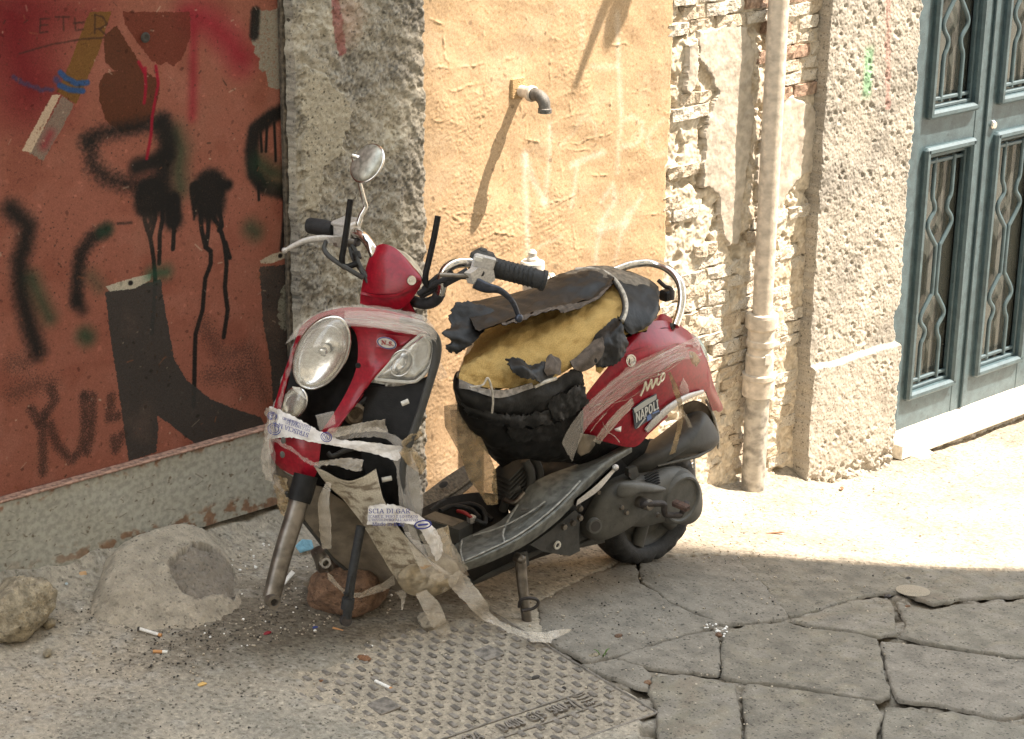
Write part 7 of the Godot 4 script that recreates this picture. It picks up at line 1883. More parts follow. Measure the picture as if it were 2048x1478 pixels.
	part(sheet([v([1.0363, 0.643, 0.5, 1.0931, 0.6659, 0.5, 1.1401, 0.6402, 0.505, 1.1656, 0.6155, 0.52]), v([0.9447, 0.6489, 0.56, 1.0008, 0.6613, 0.56, 1.0682, 0.6515, 0.56, 1.1372, 0.6216, 0.555]), v([0.8714, 0.6521, 0.61, 0.9319, 0.67, 0.61, 1.0078, 0.6699, 0.6, 1.1127, 0.6231, 0.575])], 14, 24, 0.003), "upper_cowl", M.red, s)
	part(sheet([v([0.7833, 0.6332, 0.634, 0.8651, 0.6504, 0.641, 0.9791, 0.6399, 0.63, 1.1114, 0.5998, 0.606]), v([0.777, 0.6285, 0.637, 0.8634, 0.6444, 0.643, 0.9763, 0.6343, 0.633, 1.1128, 0.5911, 0.607])], 3, 40, 0.005), "crease", M.red, bp)
	# seat lock
	var lk := part(lathe(Vector3(0.8358, 0.6251, 0.642), Vector3(-0.1, 0.25, 1), [Vector2(0.0, 0.006), Vector2(0.012, 0.006), Vector2(0.0125, 0.008), Vector2(0.0165, 0.008), Vector2(0.018, 0.0)], 24), "seat_lock", M.chrome, bp)
	part(box(Vector3(0.8269, 0.6295, 0.651), Vector3(0.003, 0.011, 0.002), 0.0005), "keyhole", M.ash, lk)
	# trim strip
	part(tube(v([0.8961, 0.4152, 0.652, 0.927, 0.4369, 0.654, 0.9848, 0.4612, 0.652, 1.0583, 0.4693, 0.64, 1.1484, 0.4597, 0.618]), [0.009, 0.0125, 0.0115, 0.009, 0.006], 12, 34, 0.55, Vector3(0, 0, 1)), "trim_strip", M.alloy, bp)
	# name in script and city sticker
	var mio := mt(Color(0.66, 0.6, 0.45), 0.5, {"tri": false})
	var ln := []
	for st in [v([0.8518, 0.5304, 0.671, 0.8629, 0.5506, 0.672, 0.8667, 0.5682, 0.673, 0.8712, 0.5503, 0.673, 0.8744, 0.5409, 0.672, 0.882, 0.5563, 0.673, 0.8888, 0.5701, 0.673, 0.8895, 0.5546, 0.673, 0.893, 0.5423, 0.672, 0.9034, 0.5581, 0.672, 0.9067, 0.5672, 0.672]), v([0.9123, 0.5674, 0.672, 0.9101, 0.5549, 0.671, 0.9161, 0.5465, 0.671, 0.9243, 0.5542, 0.67]), v([0.931, 0.571, 0.67, 0.9258, 0.5624, 0.67, 0.9281, 0.5534, 0.67, 0.9475, 0.5533, 0.66, 0.9508, 0.5639, 0.66, 0.9467, 0.5704, 0.66, 0.931, 0.571, 0.67])]:
		ln.append(tube(st, 0.0026, 6, 40))
	ln.append(rock(Vector3(0.9156, 0.5764, 0.672), Vector3(0.003, 0.003, 0.002), 1, 0.0, 1.0, Basis(), 6, 8))
	part(join(ln), "script_lettering", mio, bp)
	var k0 := Vector3(0.8276, 0.4999, 0.667)
	var kx := Vector3(0.9208, 0.5189, 0.662) - k0
	var ky := Vector3(0.8444, 0.4351, 0.662) - k0
	var stk := part(prism(PackedVector3Array([k0, k0 + kx * 0.5 + ky * -0.06, k0 + kx, k0 + kx * 1.06 + ky * 0.98, k0 + ky]), Vector3(0, 0, -0.001)), "city_sticker", mt(Color(0.07, 0.08, 0.1), 0.6, {"tex": T.blotch, "scale": 12.0}), bp)
	var lift := kx.cross(ky).normalized() * 0.002
	if lift.z < 0: lift = -lift
	part(letters("NAPOLI", 0.04, 0.001, k0 + kx * 0.05 + ky * 0.5 + lift, kx, -ky, false, true, 0.62), "lettering", mt(Color(0.5, 0.5, 0.47), 0.6, {"tri": false}), stk)
	part(prism(PackedVector3Array([k0 + kx * 0.02 + ky * 0.02 + lift, k0 + kx * 0.5 + ky * -0.03 + lift, k0 + kx * 0.98 + ky * 0.03 + lift, k0 + kx * 0.95 + ky * 0.22 + lift, k0 + kx * 0.05 + ky * 0.25 + lift]), lift * -0.3), "band", mt(Color(0.36, 0.36, 0.34), 0.6, {"tri": false}), stk)
	part(prism(PackedVector3Array([k0 + kx * 0.5 + ky * 0.72 + lift, k0 + kx * 0.68 + ky * 0.72 + lift, k0 + kx * 0.68 + ky * 0.97 + lift, k0 + kx * 0.5 + ky * 0.97 + lift]), lift * -0.3), "stripe", mt(Color(0.1, 0.16, 0.34), 0.6, {"tri": false}), stk)
	part(prism(PackedVector3Array([k0 + kx * 0.05 + ky * 0.98 + lift, k0 + kx * 0.42 + ky * 0.72 + lift, k0 + kx * 0.47 + ky * 0.78 + lift, k0 + kx * 0.14 + ky * 0.99 + lift]), lift * -0.3), "stripe", mt(Color(0.4, 0.4, 0.38), 0.6, {"tri": false}), stk)
	part(prism(PackedVector3Array([k0 + kx * 0.72 + ky * 0.72 + lift, k0 + kx * 1.0 + ky * 0.78 + lift, k0 + kx * 1.02 + ky * 0.86 + lift, k0 + kx * 0.75 + ky * 0.8 + lift]), lift * -0.3), "stripe", mt(Color(0.12, 0.18, 0.36), 0.6, {"tri": false}), stk)
	# grab rail
	part(tube(v([1.0022, 0.7844, 0.4, 1.0608, 0.793, 0.41, 1.1082, 0.7953, 0.44, 1.1244, 0.7865, 0.49, 1.1227, 0.763, 0.535, 1.1107, 0.7286, 0.56, 1.0895, 0.6938, 0.575, 1.0566, 0.6615, 0.59]), 0.0118, 16, 60), "grab_rail", M.chrome, s)
	part(tube(v([1.1277, 0.7451, 0.45, 1.1358, 0.7295, 0.47, 1.1392, 0.7264, 0.49, 1.1344, 0.698, 0.5]), 0.006, 8, 16), "rail_bracket", M.iron, s)
	part(box(Vector3(1.1449, 0.7032, 0.47), Vector3(0.04, 0.03, 0.03), 0.005), "rail_mount", M.black, s)
	part(tube(v([1.0426, 0.6551, 0.57, 1.0531, 0.6551, 0.59]), [0.012, 0.016], 12), "rail_foot", M.iron, s)
	# tail lamp under film
	var tl := part(dome(v([1.2077, 0.584, 0.5, 1.2303, 0.57, 0.51, 1.2396, 0.5378, 0.53, 1.2433, 0.5041, 0.54, 1.206, 0.528, 0.555, 1.1812, 0.5629, 0.55]), Vector3(0.4, 0.4, 0.8), 0.014, 6, 40), "tail_lamp", mt(Color(0.42, 0.46, 0.36), 0.2, {"tex": T.blotch, "scale": 9.0}), s)
	# mudguard and plate holder at the back
	part(sheet([v([1.1451, 0.3956, 0.54, 1.2051, 0.3964, 0.54, 1.2665, 0.3595, 0.53, 1.2903, 0.3082, 0.53]), v([1.1884, 0.3436, 0.52, 1.2412, 0.343, 0.52, 1.2989, 0.3079, 0.51, 1.3361, 0.2449, 0.51]), v([1.2488, 0.2866, 0.5, 1.2862, 0.2805, 0.5, 1.3209, 0.2565, 0.5, 1.3495, 0.1997, 0.5])], 14, 18, 0.003), "rear_mudguard", M.brown, s)
	part(tube(v([1.2245, 0.4005, 0.56, 1.2671, 0.3424, 0.55, 1.3026, 0.273, 0.54, 1.3163, 0.2234, 0.53]), 0.004, 6, 20), "mudguard_edge", M.piping, s)
	part(dome(v([1.2633, 0.4037, 0.55, 1.3043, 0.3762, 0.54, 1.3297, 0.34, 0.53, 1.2983, 0.3412, 0.54, 1.2695, 0.3691, 0.55]), OUT, 0.008, 5, 24, 2.0, 0.008), "tail_tip", M.red, s)

func scooter_floor(s: Node3D) -> void:
	# near footboard
	var fb := part(sheet([
		v([0.3133, 0.2145, 0.54, 0.3727, 0.2307, 0.555, 0.4574, 0.2468, 0.565, 0.5226, 0.2826, 0.565, 0.5613, 0.3158, 0.56, 0.6351, 0.3304, 0.56, 0.7556, 0.3395, 0.57, 0.8713, 0.3594, 0.58]),
		v([0.2902, 0.2155, 0.58, 0.3515, 0.2298, 0.6, 0.439, 0.2475, 0.61, 0.5124, 0.2811, 0.612, 0.5658, 0.3124, 0.61, 0.6404, 0.3333, 0.605, 0.7433, 0.3494, 0.61, 0.8568, 0.3692, 0.61]),
		v([0.2629, 0.2227, 0.625, 0.3251, 0.2364, 0.645, 0.427, 0.2522, 0.655, 0.5172, 0.2834, 0.657, 0.5845, 0.3177, 0.655, 0.6497, 0.3393, 0.645, 0.7472, 0.3633, 0.64, 0.8521, 0.3751, 0.63]),
		v([0.2427, 0.2262, 0.665, 0.2968, 0.2438, 0.69, 0.4076, 0.2647, 0.7, 0.5093, 0.2971, 0.7, 0.5854, 0.3266, 0.692, 0.6535, 0.3478, 0.675, 0.7497, 0.3717, 0.66, 0.8485, 0.3791, 0.645]),
		v([0.2467, 0.2179, 0.668, 0.3, 0.2361, 0.694, 0.4101, 0.2561, 0.705, 0.5136, 0.2878, 0.705, 0.5898, 0.3187, 0.697, 0.658, 0.3398, 0.68, 0.7534, 0.3649, 0.664, 0.8495, 0.374, 0.648]),
		v([0.2642, 0.1943, 0.655, 0.3187, 0.2091, 0.68, 0.4306, 0.227, 0.69, 0.533, 0.2592, 0.69, 0.6087, 0.2921, 0.683, 0.6753, 0.3172, 0.668, 0.7662, 0.3489, 0.655, 0.8578, 0.3608, 0.64])], 40, 80, 0.004), "footboard", mt(Color(0.16, 0.16, 0.14), 0.7, {"tex": T.blotch, "scale": 5.0, "bump": 0.08}), s)
	for q in [v([0.2434, 0.2326, 0.672, 0.2951, 0.2239, 0.6, 0.3333, 0.2269, 0.56]), v([0.3689, 0.2541, 0.685, 0.4028, 0.2539, 0.64, 0.4544, 0.2594, 0.6, 0.513, 0.2804, 0.572]), v([0.3575, 0.2377, 0.575, 0.3975, 0.2519, 0.605, 0.4367, 0.2682, 0.628, 0.4943, 0.2869, 0.64, 0.5414, 0.305, 0.645]), v([0.2499, 0.2335, 0.672, 0.2984, 0.2481, 0.688, 0.4035, 0.2677, 0.697, 0.5016, 0.2996, 0.697, 0.5767, 0.3283, 0.69, 0.6358, 0.3469, 0.675])]:
		part(tube(q, 0.0032, 6, 40, 0.7), "rib", mt(Color(0.34, 0.33, 0.29), 0.7, {"tex": T.blotch, "scale": 8.0}), fb)
	part(dome_raw(ring(Vector3(0.4913, 0.2874, 0.622), Vector3(0.0135, -0.002, 0), Vector3(0, 0.003, 0.012), 20), Vector3(-0.2, 0.9, 0.3), 0.001, 3), "bolt_hole", M.ash, fb)
	part(sheet([v([0.2851, 0.1874, 0.63, 0.4696, 0.2075, 0.65, 0.5721, 0.2449, 0.655, 0.7139, 0.3049, 0.635, 0.8332, 0.3452, 0.62]), v([0.3776, 0.0893, 0.56, 0.5506, 0.1108, 0.58, 0.6712, 0.1209, 0.585, 0.8213, 0.194, 0.57, 0.9223, 0.2702, 0.57])], 6, 30, 0.004), "dark_gap_plate", M.black, s)  # dark sheet added to block the sunlit gap below the footboard
	# alloy stay and brackets below
	part(sheet([v([0.6048, 0.31, 0.7, 0.6662, 0.3327, 0.7, 0.7361, 0.3563, 0.69, 0.7504, 0.361, 0.69]), v([0.6, 0.2945, 0.7, 0.6775, 0.3156, 0.7, 0.7437, 0.3472, 0.69, 0.758, 0.3534, 0.69])], 4, 24, 0.01), "foot_stay", M.alloy, s)
	part(rock(Vector3(0.7486, 0.3601, 0.69), Vector3(0.009, 0.009, 0.009), 1, 0.0, 1.0, Basis(), 8, 12), "stay_tip", M.alloy, s)
	part(prism(v([0.478, 0.2057, 0.66, 0.547, 0.2254, 0.66, 0.6344, 0.2605, 0.66, 0.6528, 0.2412, 0.66, 0.6512, 0.1729, 0.66, 0.6558, 0.137, 0.66, 0.62, 0.133, 0.66, 0.5272, 0.1716, 0.66]), Vector3(0, 0, -0.01)), "engine_bracket", M.dusty, s)
	part(lathe(Vector3(0.568, 0.1814, 0.665), Vector3(0, 0, 1), [Vector2(0.006, 0.001), Vector2(0.007, 0.004), Vector2(0.011, 0.004), Vector2(0.012, 0.0)], 16), "bush", M.white_plastic, s)
	for q in [Vector3(0.5834, 0.2313, 0.67), Vector3(0.6152, 0.2337, 0.67), Vector3(0.6352, 0.244, 0.675), Vector3(0.6344, 0.2711, 0.675)]:
		part(lathe(q, Vector3(0, 0, 1), [Vector2(0.0, 0.01), Vector2(0.008, 0.009), Vector2(0.0095, 0.0)], 6), "bolt", M.steel, s)
	part(sheet([v([0.6023, 0.1778, 0.6, 0.6731, 0.2156, 0.6, 0.8012, 0.2321, 0.58]), v([0.6039, 0.1125, 0.58, 0.6945, 0.1007, 0.58, 0.8346, 0.0789, 0.57])], 6, 10, 0.01), "swing_arm", M.dusty, s)
	part(tube(v([0.6673, 0.0978, 0.57, 0.7495, 0.1069, 0.58, 0.8714, 0.1062, 0.58]), 0.008, 8, 16), "frame_tube", M.dusty, s)
	part(tube(v([0.3521, 0.0977, 0.55, 0.4115, 0.1191, 0.58, 0.5148, 0.1457, 0.6, 0.6206, 0.1582, 0.6]), 0.014, 12, 24), "frame_tube", M.dusty, s)
	part(tube(v([0.5305, 0.0114, 0.4, 0.6208, 0.0365, 0.42, 0.7494, 0.0661, 0.44, 0.8901, 0.1054, 0.45]), 0.014, 12, 24), "frame_tube", M.dusty, s)
	# side stand
	var sd := part(tube(v([0.444, 0.1846, 0.66, 0.4412, 0.122, 0.672, 0.4393, 0.0635, 0.685, 0.4399, 0.0128, 0.695]), [0.0155, 0.0145, 0.0135, 0.013], 16, 20), "side_stand", M.steel, s)
	part(lathe(Vector3(0.4297, 0.1867, 0.682), Vector3(0, 0, 1), [Vector2(0.0, 0.01), Vector2(0.007, 0.009), Vector2(0.012, 0.0), Vector2(0.013, -0.02)], 14), "pivot_bolt", M.steel, sd)
	part(prism(v([0.4331, 0.1924, 0.645, 0.4743, 0.1874, 0.645, 0.4819, 0.1455, 0.645, 0.4441, 0.1397, 0.645]), Vector3(0, 0, 0.01)), "stand_bracket", M.dusty, sd)
	part(tube(v([0.4161, 0.0598, 0.69, 0.4137, 0.0841, 0.7, 0.4267, 0.0931, 0.72, 0.4509, 0.08, 0.72, 0.4546, 0.0675, 0.72, 0.4466, 0.0535, 0.71, 0.4177, 0.0517, 0.7]), 0.0042, 8, 40), "spring_loop", M.iron, sd)
	# battery in the floor well, leads, torn far-side floor panel
	var b0 := Vector3(0.2473, 0.2921, 0.5)
	var bx := Vector3(0.3275, 0.2548, 0.555) - b0
	var bz := Vector3(0.3142, 0.2803, 0.47) - b0
	var bt := part(prism(PackedVector3Array([b0, b0 + bx, b0 + bx + bz * 1.1, b0 + bz * 1.1]), Vector3(0, -0.05, 0)), "battery", M.dusty, s)
	part(prism(PackedVector3Array([b0 + Vector3(0, 0.003, 0) + bx * 0.03 + bz * 0.06, b0 + Vector3(0, 0.003, 0) + bx * 0.8 + bz * 0.06, b0 + Vector3(0, 0.003, 0) + bx * 0.8 + bz, b0 + Vector3(0, 0.003, 0) + bx * 0.03 + bz]), Vector3(0, -0.004, 0)), "battery_lid", M.brown, bt)
	part(box(Vector3(0.3986, 0.2538, 0.52), Vector3(0.02, 0.02, 0.02), 0.003), "terminal", M.alloy, bt)
	part(tube(v([0.3944, 0.2595, 0.525, 0.3808, 0.274, 0.515, 0.3763, 0.2726, 0.49]), 0.005, 8, 12), "red_lead", mt(Color(0.25, 0.015, 0.015), 0.5, {"tri": false}), bt)
	for q in [v([0.402, 0.2534, 0.53, 0.4276, 0.2411, 0.54, 0.4547, 0.2571, 0.5, 0.4438, 0.264, 0.46, 0.409, 0.2579, 0.43]), v([0.3422, 0.272, 0.46, 0.3925, 0.269, 0.45, 0.427, 0.2609, 0.48, 0.4241, 0.2524, 0.52]), v([0.3251, 0.2701, 0.44, 0.3833, 0.2745, 0.42, 0.434, 0.2617, 0.41, 0.4779, 0.2423, 0.44, 0.4877, 0.2194, 0.5])]:
		part(tube(q, 0.0065, 8, 26), "lead", M.rubber, s)
	part(sheet([v([0.259, 0.2772, 0.44, 0.3749, 0.281, 0.42, 0.5031, 0.2646, 0.41, 0.5917, 0.24, 0.43]), v([0.2118, 0.2756, 0.52, 0.3429, 0.2317, 0.5, 0.4619, 0.198, 0.5, 0.5227, 0.2197, 0.53]), v([0.2039, 0.2571, 0.56, 0.2976, 0.2214, 0.555, 0.3938, 0.2165, 0.56, 0.4748, 0.2306, 0.565])], 12, 20, 0.004), "floor_well", M.black, s)
	var fp := part(sheet([
		v([0.3189, 0.2681, 0.36, 0.3888, 0.2727, 0.34, 0.4736, 0.287, 0.32, 0.5517, 0.2998, 0.31, 0.6049, 0.3066, 0.31]),
		v([0.3005, 0.2608, 0.4, 0.3701, 0.2607, 0.38, 0.4622, 0.265, 0.355, 0.5356, 0.277, 0.34, 0.5916, 0.2928, 0.33]),
		v([0.2865, 0.2521, 0.43, 0.3593, 0.2508, 0.41, 0.4513, 0.2517, 0.385, 0.5235, 0.2591, 0.365, 0.5843, 0.2731, 0.345])], 16, 30, 0.005), "far_footboard", mt(Color(0.21, 0.165, 0.11), 0.85, {"tex": T.streak, "scale": 5.0, "bump": 0.15}), s)
	part(dome_raw(ring(Vector3(0.4423, 0.2852, 0.352), Vector3(0.4569, 0.286, 0.353) - Vector3(0.4423, 0.2852, 0.352), Vector3(0.4391, 0.2794, 0.358) - Vector3(0.4423, 0.2852, 0.352), 20), Vector3(-0.3, 0.8, 0.5), 0.002, 3), "bolt_hole", M.ash, fp)
	part(tube(v([0.2952, 0.2616, 0.415, 0.3739, 0.2607, 0.392, 0.4712, 0.2629, 0.365, 0.5578, 0.2771, 0.345]), 0.005, 6, 24), "rib", mt(Color(0.26, 0.21, 0.14), 0.85, {"tex": T.streak, "scale": 5.0}), fp)
	part(sheet([v([0.3244, 0.2453, 0.42, 0.3996, 0.2535, 0.4, 0.4848, 0.2598, 0.38]), v([0.3183, 0.2381, 0.44, 0.4002, 0.2385, 0.42, 0.4855, 0.2445, 0.4])], 4, 14, 0.004), "floor_strip", M.brown, s)
	# engine block and frame behind the footboard
	part(rock(Vector3(0.6095, 0.2811, 0.46), Vector3(0.08, 0.09, 0.07), 801, 0.25, 2.0, Basis(), 20, 28, 0.7), "cylinder", M.dusty, s)
	part(rock(Vector3(0.7454, 0.2598, 0.46), Vector3(0.12, 0.08, 0.07), 802, 0.2, 2.0, Basis(), 20, 28, 0.7), "crankcase", M.dusty, s)
	for k in 6:
		part(box(Vector3(0.5479, 0.2888, 0.5) + Vector3(0, k * 0.013, 0), Vector3(0.075, 0.004, 0.07), 0.001, Basis(Vector3(0, 0, 1), 0.5)), "cooling_fin", M.dusty, s)
	for q in [v([0.6081, 0.3799, 0.5, 0.6264, 0.3458, 0.52, 0.6271, 0.3059, 0.53, 0.6099, 0.2746, 0.53]), v([0.6707, 0.3641, 0.5, 0.7252, 0.3419, 0.52, 0.7982, 0.3439, 0.54]), v([0.5639, 0.3823, 0.54, 0.5768, 0.3397, 0.55, 0.5739, 0.305, 0.55]), v([0.5223, 0.2385, 0.5, 0.5305, 0.2928, 0.52, 0.5565, 0.3032, 0.53])]:
		part(tube(q, [0.012, 0.011, 0.012], 10, 20), "pipe", M.dusty, s)
	part(tube(v([0.5133, 0.2761, 0.52, 0.5219, 0.2764, 0.55, 0.5476, 0.3011, 0.56]), 0.008, 8, 10), "bolt_rod", M.steel, s)
	part(sheet([v([0.7298, 0.4434, 0.6, 0.7471, 0.4674, 0.6, 0.9859, 0.3454, 0.58]), v([0.6956, 0.3924, 0.59, 0.7774, 0.3747, 0.6, 0.9681, 0.3131, 0.58]), v([0.6791, 0.3549, 0.57, 0.7985, 0.3128, 0.58, 0.9416, 0.2652, 0.57])], 8, 14, 0.004), "tail_frame", M.black, s)
	part(torn(v([0.665, 0.4628, 0.64, 0.7181, 0.4428, 0.645, 0.7153, 0.4182, 0.645, 0.6991, 0.3983, 0.64, 0.6752, 0.3943, 0.635, 0.6653, 0.4052, 0.63, 0.6634, 0.4352, 0.635]), 0.003, 811), "cracked_tab", M.brown, s)

func ribbon(pts: PackedVector3Array, across: Array, wid, n := 40, k := 8, bump = [0.005, 24.0, 900, 0.003]) -> ArrayMesh:
	# a strip of tape: centre line, side directions along it, width
	var c := smooth(pts, n)
	var P := PackedVector3Array()
	for i in n:
		var t := float(i) / (n - 1)
		var f := t * (across.size() - 1)
		var a := mini(int(f), across.size() - 2)
		var d: Vector3 = (across[a] as Vector3).lerp(across[a + 1], f - a).normalized()
		var wv: float
		if wid is float: wv = wid
		else:
			var g: float = t * (wid.size() - 1)
			var b: int = mini(int(g), wid.size() - 2)
			wv = lerpf(wid[b], wid[b + 1], g - b)
		for j in k:
			P.append(c[i] + d * wv * (float(j) / (k - 1) - 0.5))
	return skin(P, n, k, 0.0006, bump)

func film(top: PackedVector3Array, bottom: PackedVector3Array, amp: float, seed_: int, nu := 34, nv := 44) -> ArrayMesh:
	# clear film pulled tight: folds run along it
	var a := smooth(top, nv)
	var b := smooth(bottom, nv)
	var n := noise(1.0, seed_, 3)
	var P := PackedVector3Array()
	for i in nu:
		var u := float(i) / (nu - 1)
		for j in nv:
			var q := float(j) / (nv - 1)
			var along := (a[mini(j + 1, nv - 1)] - a[maxi(j - 1, 0)]).normalized()
			var up := along.cross(b[j] - a[j]).normalized()
			if up.dot(OUT) < 0: up = -up
			P.append(a[j].lerp(b[j], clampf(u + n.get_noise_2d(u * 6.0, q * 1.5) * 0.08, 0.0, 1.0)) + up * (n.get_noise_2d(u * 7.0 + 20.0, q * 1.0) * amp * 0.7 + 0.003))
	return skin(P, nu, nv, 0.0005, [0.0007, 40.0, seed_, 0.003])

func scooter_tape(s: Node3D) -> void:
	var U := Vector3.UP
	# film over the hood
	part(film(v([-0.0336, 0.8355, 0.385, 0.0007, 0.8738, 0.425, 0.0349, 0.8955, 0.48, 0.0679, 0.9073, 0.545, 0.0959, 0.9089, 0.615, 0.1172, 0.9046, 0.675, 0.1341, 0.879, 0.695]), v([-0.0725, 0.7916, 0.38, -0.0377, 0.8237, 0.415, 0.0043, 0.8541, 0.5, 0.0487, 0.8589, 0.575, 0.0848, 0.8569, 0.636, 0.1231, 0.8518, 0.686, 0.1406, 0.8338, 0.698]), 0.007, 901, 34, 70), "packing_tape", M.tape_clear, s)
	part(film(v([0.0199, 0.8909, 0.5, 0.0525, 0.9004, 0.565, 0.084, 0.9001, 0.63, 0.1111, 0.8948, 0.69, 0.136, 0.8675, 0.7]), v([0.0045, 0.8691, 0.52, 0.0374, 0.87, 0.59, 0.0779, 0.8656, 0.645, 0.113, 0.8636, 0.695, 0.1344, 0.8461, 0.702]), 0.006, 902, 30, 50), "packing_tape", M.tape_clear, s)
	var fr := RandomNumberGenerator.new()
	fr.seed = 8
	for k in 7:
		var t := fr.randf()
		var t2 := fr.randf()
		part(ribbon(PackedVector3Array([Vector3(0.0488, 0.885, 0.55).lerp(Vector3(0.0409, 0.8667, 0.56), t2), Vector3(0.0769, 0.8942, 0.62).lerp(Vector3(0.0691, 0.8661, 0.62), t), Vector3(0.1291, 0.8788, 0.69).lerp(Vector3(0.138, 0.8422, 0.69), t)]), [Vector3(0, 1, 0.3), Vector3(0.2, 1, 0.3)], [0.002, 0.006, 0.003], 20, 4), "tape_fold", M.tape_clear, s)
	part(torn(v([0.1091, 0.9, 0.64, 0.1292, 0.8984, 0.66, 0.1191, 0.8808, 0.68, 0.0991, 0.8823, 0.66]), 0.001, 902), "packing_tape", M.tape_clear, s)
	# film down the far edge of the nose
	part(sheet([v([-0.0159, 0.814, 0.355, -0.0346, 0.7654, 0.35, -0.0665, 0.6951, 0.35, -0.0954, 0.6245, 0.352, -0.1197, 0.5545, 0.36, -0.1234, 0.4797, 0.37, -0.1151, 0.4226, 0.385]), v([-0.033, 0.8189, 0.4, -0.0549, 0.7753, 0.4, -0.0835, 0.7063, 0.4, -0.1101, 0.6304, 0.405, -0.1299, 0.5641, 0.405, -0.13, 0.4939, 0.41, -0.1125, 0.4332, 0.42])], 12, 90, 0.0008, [0.0088, 21.0, 903, 0.004]), "packing_tape", M.tape_clear, s)
	part(sheet([v([-0.1166, 0.6383, 0.36, -0.1275, 0.5825, 0.36, -0.139, 0.5216, 0.365, -0.1361, 0.4566, 0.37]), v([-0.1245, 0.6507, 0.41, -0.138, 0.5979, 0.412, -0.1495, 0.537, 0.415, -0.1437, 0.4679, 0.42])], 10, 45, 0.0008, [0.0132, 24.0, 904, 0.004]), "packing_tape", M.tape, s)
	part(sheet([v([-0.1237, 0.4713, 0.385, -0.1187, 0.4186, 0.39, -0.1121, 0.3651, 0.395]), v([-0.1038, 0.4705, 0.42, -0.1018, 0.4121, 0.425, -0.0922, 0.3579, 0.43])], 10, 30, 0.0008, [0.0110, 24.0, 905, 0.004]), "packing_tape", M.tape_brown, s)
	# printed white band across the nose
	var wb := part(sheet([
		v([-0.1179, 0.6468, 0.375, -0.113, 0.6454, 0.41, -0.0917, 0.6296, 0.462, -0.0644, 0.6074, 0.505, -0.0313, 0.5891, 0.54, 0.0095, 0.5848, 0.585, 0.0688, 0.5778, 0.645]),
		v([-0.1258, 0.6069, 0.378, -0.1236, 0.6107, 0.415, -0.1077, 0.6068, 0.467, -0.0773, 0.5916, 0.51, -0.0381, 0.582, 0.545, 0.013, 0.5725, 0.59, 0.0814, 0.5638, 0.652]),
		v([-0.133, 0.5664, 0.38, -0.1267, 0.5788, 0.418, -0.1132, 0.591, 0.47, -0.079, 0.5823, 0.512, -0.0368, 0.5733, 0.547, 0.0188, 0.5562, 0.592, 0.0608, 0.5411, 0.645])], 33, 105, 0.0008, [0.0055, 18.0, 911, 0.004]), "printed_tape", M.tape_white, s)
	var a0 := Vector3(-0.0927, 0.5979, 0.497)
	var ax := Vector3(-0.1292, 0.6113, 0.421) - a0
	var ay := Vector3(-0.1023, 0.5714, 0.495) - a0
	var off := OUT.normalized() * 0.007
	for l in [["STRISCIA M U", 0.015, 0.0], ["DELL'IMBALLO", 0.009, 0.5], ["VERIFICARE IL PESO", 0.0075, 0.8]]:
		part(letters(l[0], l[1], 0.0006, a0 + off - ay * (0.1 + l[2] * 0.9), ax, ay, true), "print", M.print_blue, wb)
	part(letters("Made in", 0.011, 0.0006, Vector3(-0.0978, 0.6221, 0.462) + off, ax, ay, true), "print", M.print_blue, wb)
	for q in [[Vector3(-0.1273, 0.5984, 0.405), 0.017], [Vector3(-0.0637, 0.5993, 0.53), 0.014], [Vector3(-0.1251, 0.6285, 0.395), 0.012]]:
		var em: Vector3 = q[0] + off
		var e1: Vector3 = ax.normalized() * q[1]
		var e2: Vector3 = ay.normalized() * q[1] * 0.8
		part(join([loop_tube(ring(em, e1, e2, 20), 0.0011, 4), loop_tube(ring(em, e1 * 0.68, e2 * 0.68, 16), 0.0009, 4), tube(PackedVector3Array([em - e1 * 0.4 + e2 * 0.3, em + e1 * 0.1 - e2 * 0.4, em - e1 * 0.05 + e2 * 0.4, em + e1 * 0.4 - e2 * 0.3]), 0.001, 4)]), "emblem", M.print_blue, wb)
	# second band, twisted, and its loose ends
	part(sheet([v([-0.0566, 0.6166, 0.525, -0.0119, 0.6247, 0.555, 0.0254, 0.6347, 0.585, 0.0591, 0.6361, 0.6]), v([-0.0617, 0.5896, 0.525, -0.0161, 0.6042, 0.56, 0.0287, 0.6098, 0.59, 0.0623, 0.6021, 0.605])], 12, 45, 0.0008, [0.0088, 24.0, 912, 0.004]), "packing_tape", M.tape, s)
	part(sheet([v([-0.0534, 0.6015, 0.52, 0.0065, 0.6182, 0.57, 0.0435, 0.6146, 0.61, 0.0726, 0.5912, 0.65, 0.0885, 0.5637, 0.67]), v([-0.0427, 0.5797, 0.525, 0.0098, 0.5945, 0.575, 0.0462, 0.5915, 0.612, 0.0664, 0.569, 0.648, 0.0801, 0.5385, 0.665])], 12, 60, 0.0008, [0.0088, 21.0, 913, 0.004]), "packing_tape", M.tape_clear, s)
	part(sheet([v([-0.0807, 0.5287, 0.5, -0.0623, 0.5385, 0.53, -0.0322, 0.5465, 0.56, -0.0055, 0.5468, 0.6]), v([-0.0786, 0.5181, 0.505, -0.0588, 0.5275, 0.535, -0.0365, 0.5207, 0.565, -0.015, 0.5183, 0.6])], 12, 45, 0.0008, [0.0088, 27.0, 914, 0.004]), "packing_tape", M.tape, s)
	part(sheet([v([-0.1402, 0.5871, 0.4, -0.1183, 0.5667, 0.445, -0.0961, 0.541, 0.485, -0.0703, 0.5227, 0.51]), v([-0.1379, 0.571, 0.4, -0.1157, 0.5538, 0.447, -0.0949, 0.5284, 0.487, -0.0719, 0.5159, 0.512])], 10, 45, 0.0008, [0.0066, 30.0, 915, 0.004]), "packing_tape", M.tape_clear, s)
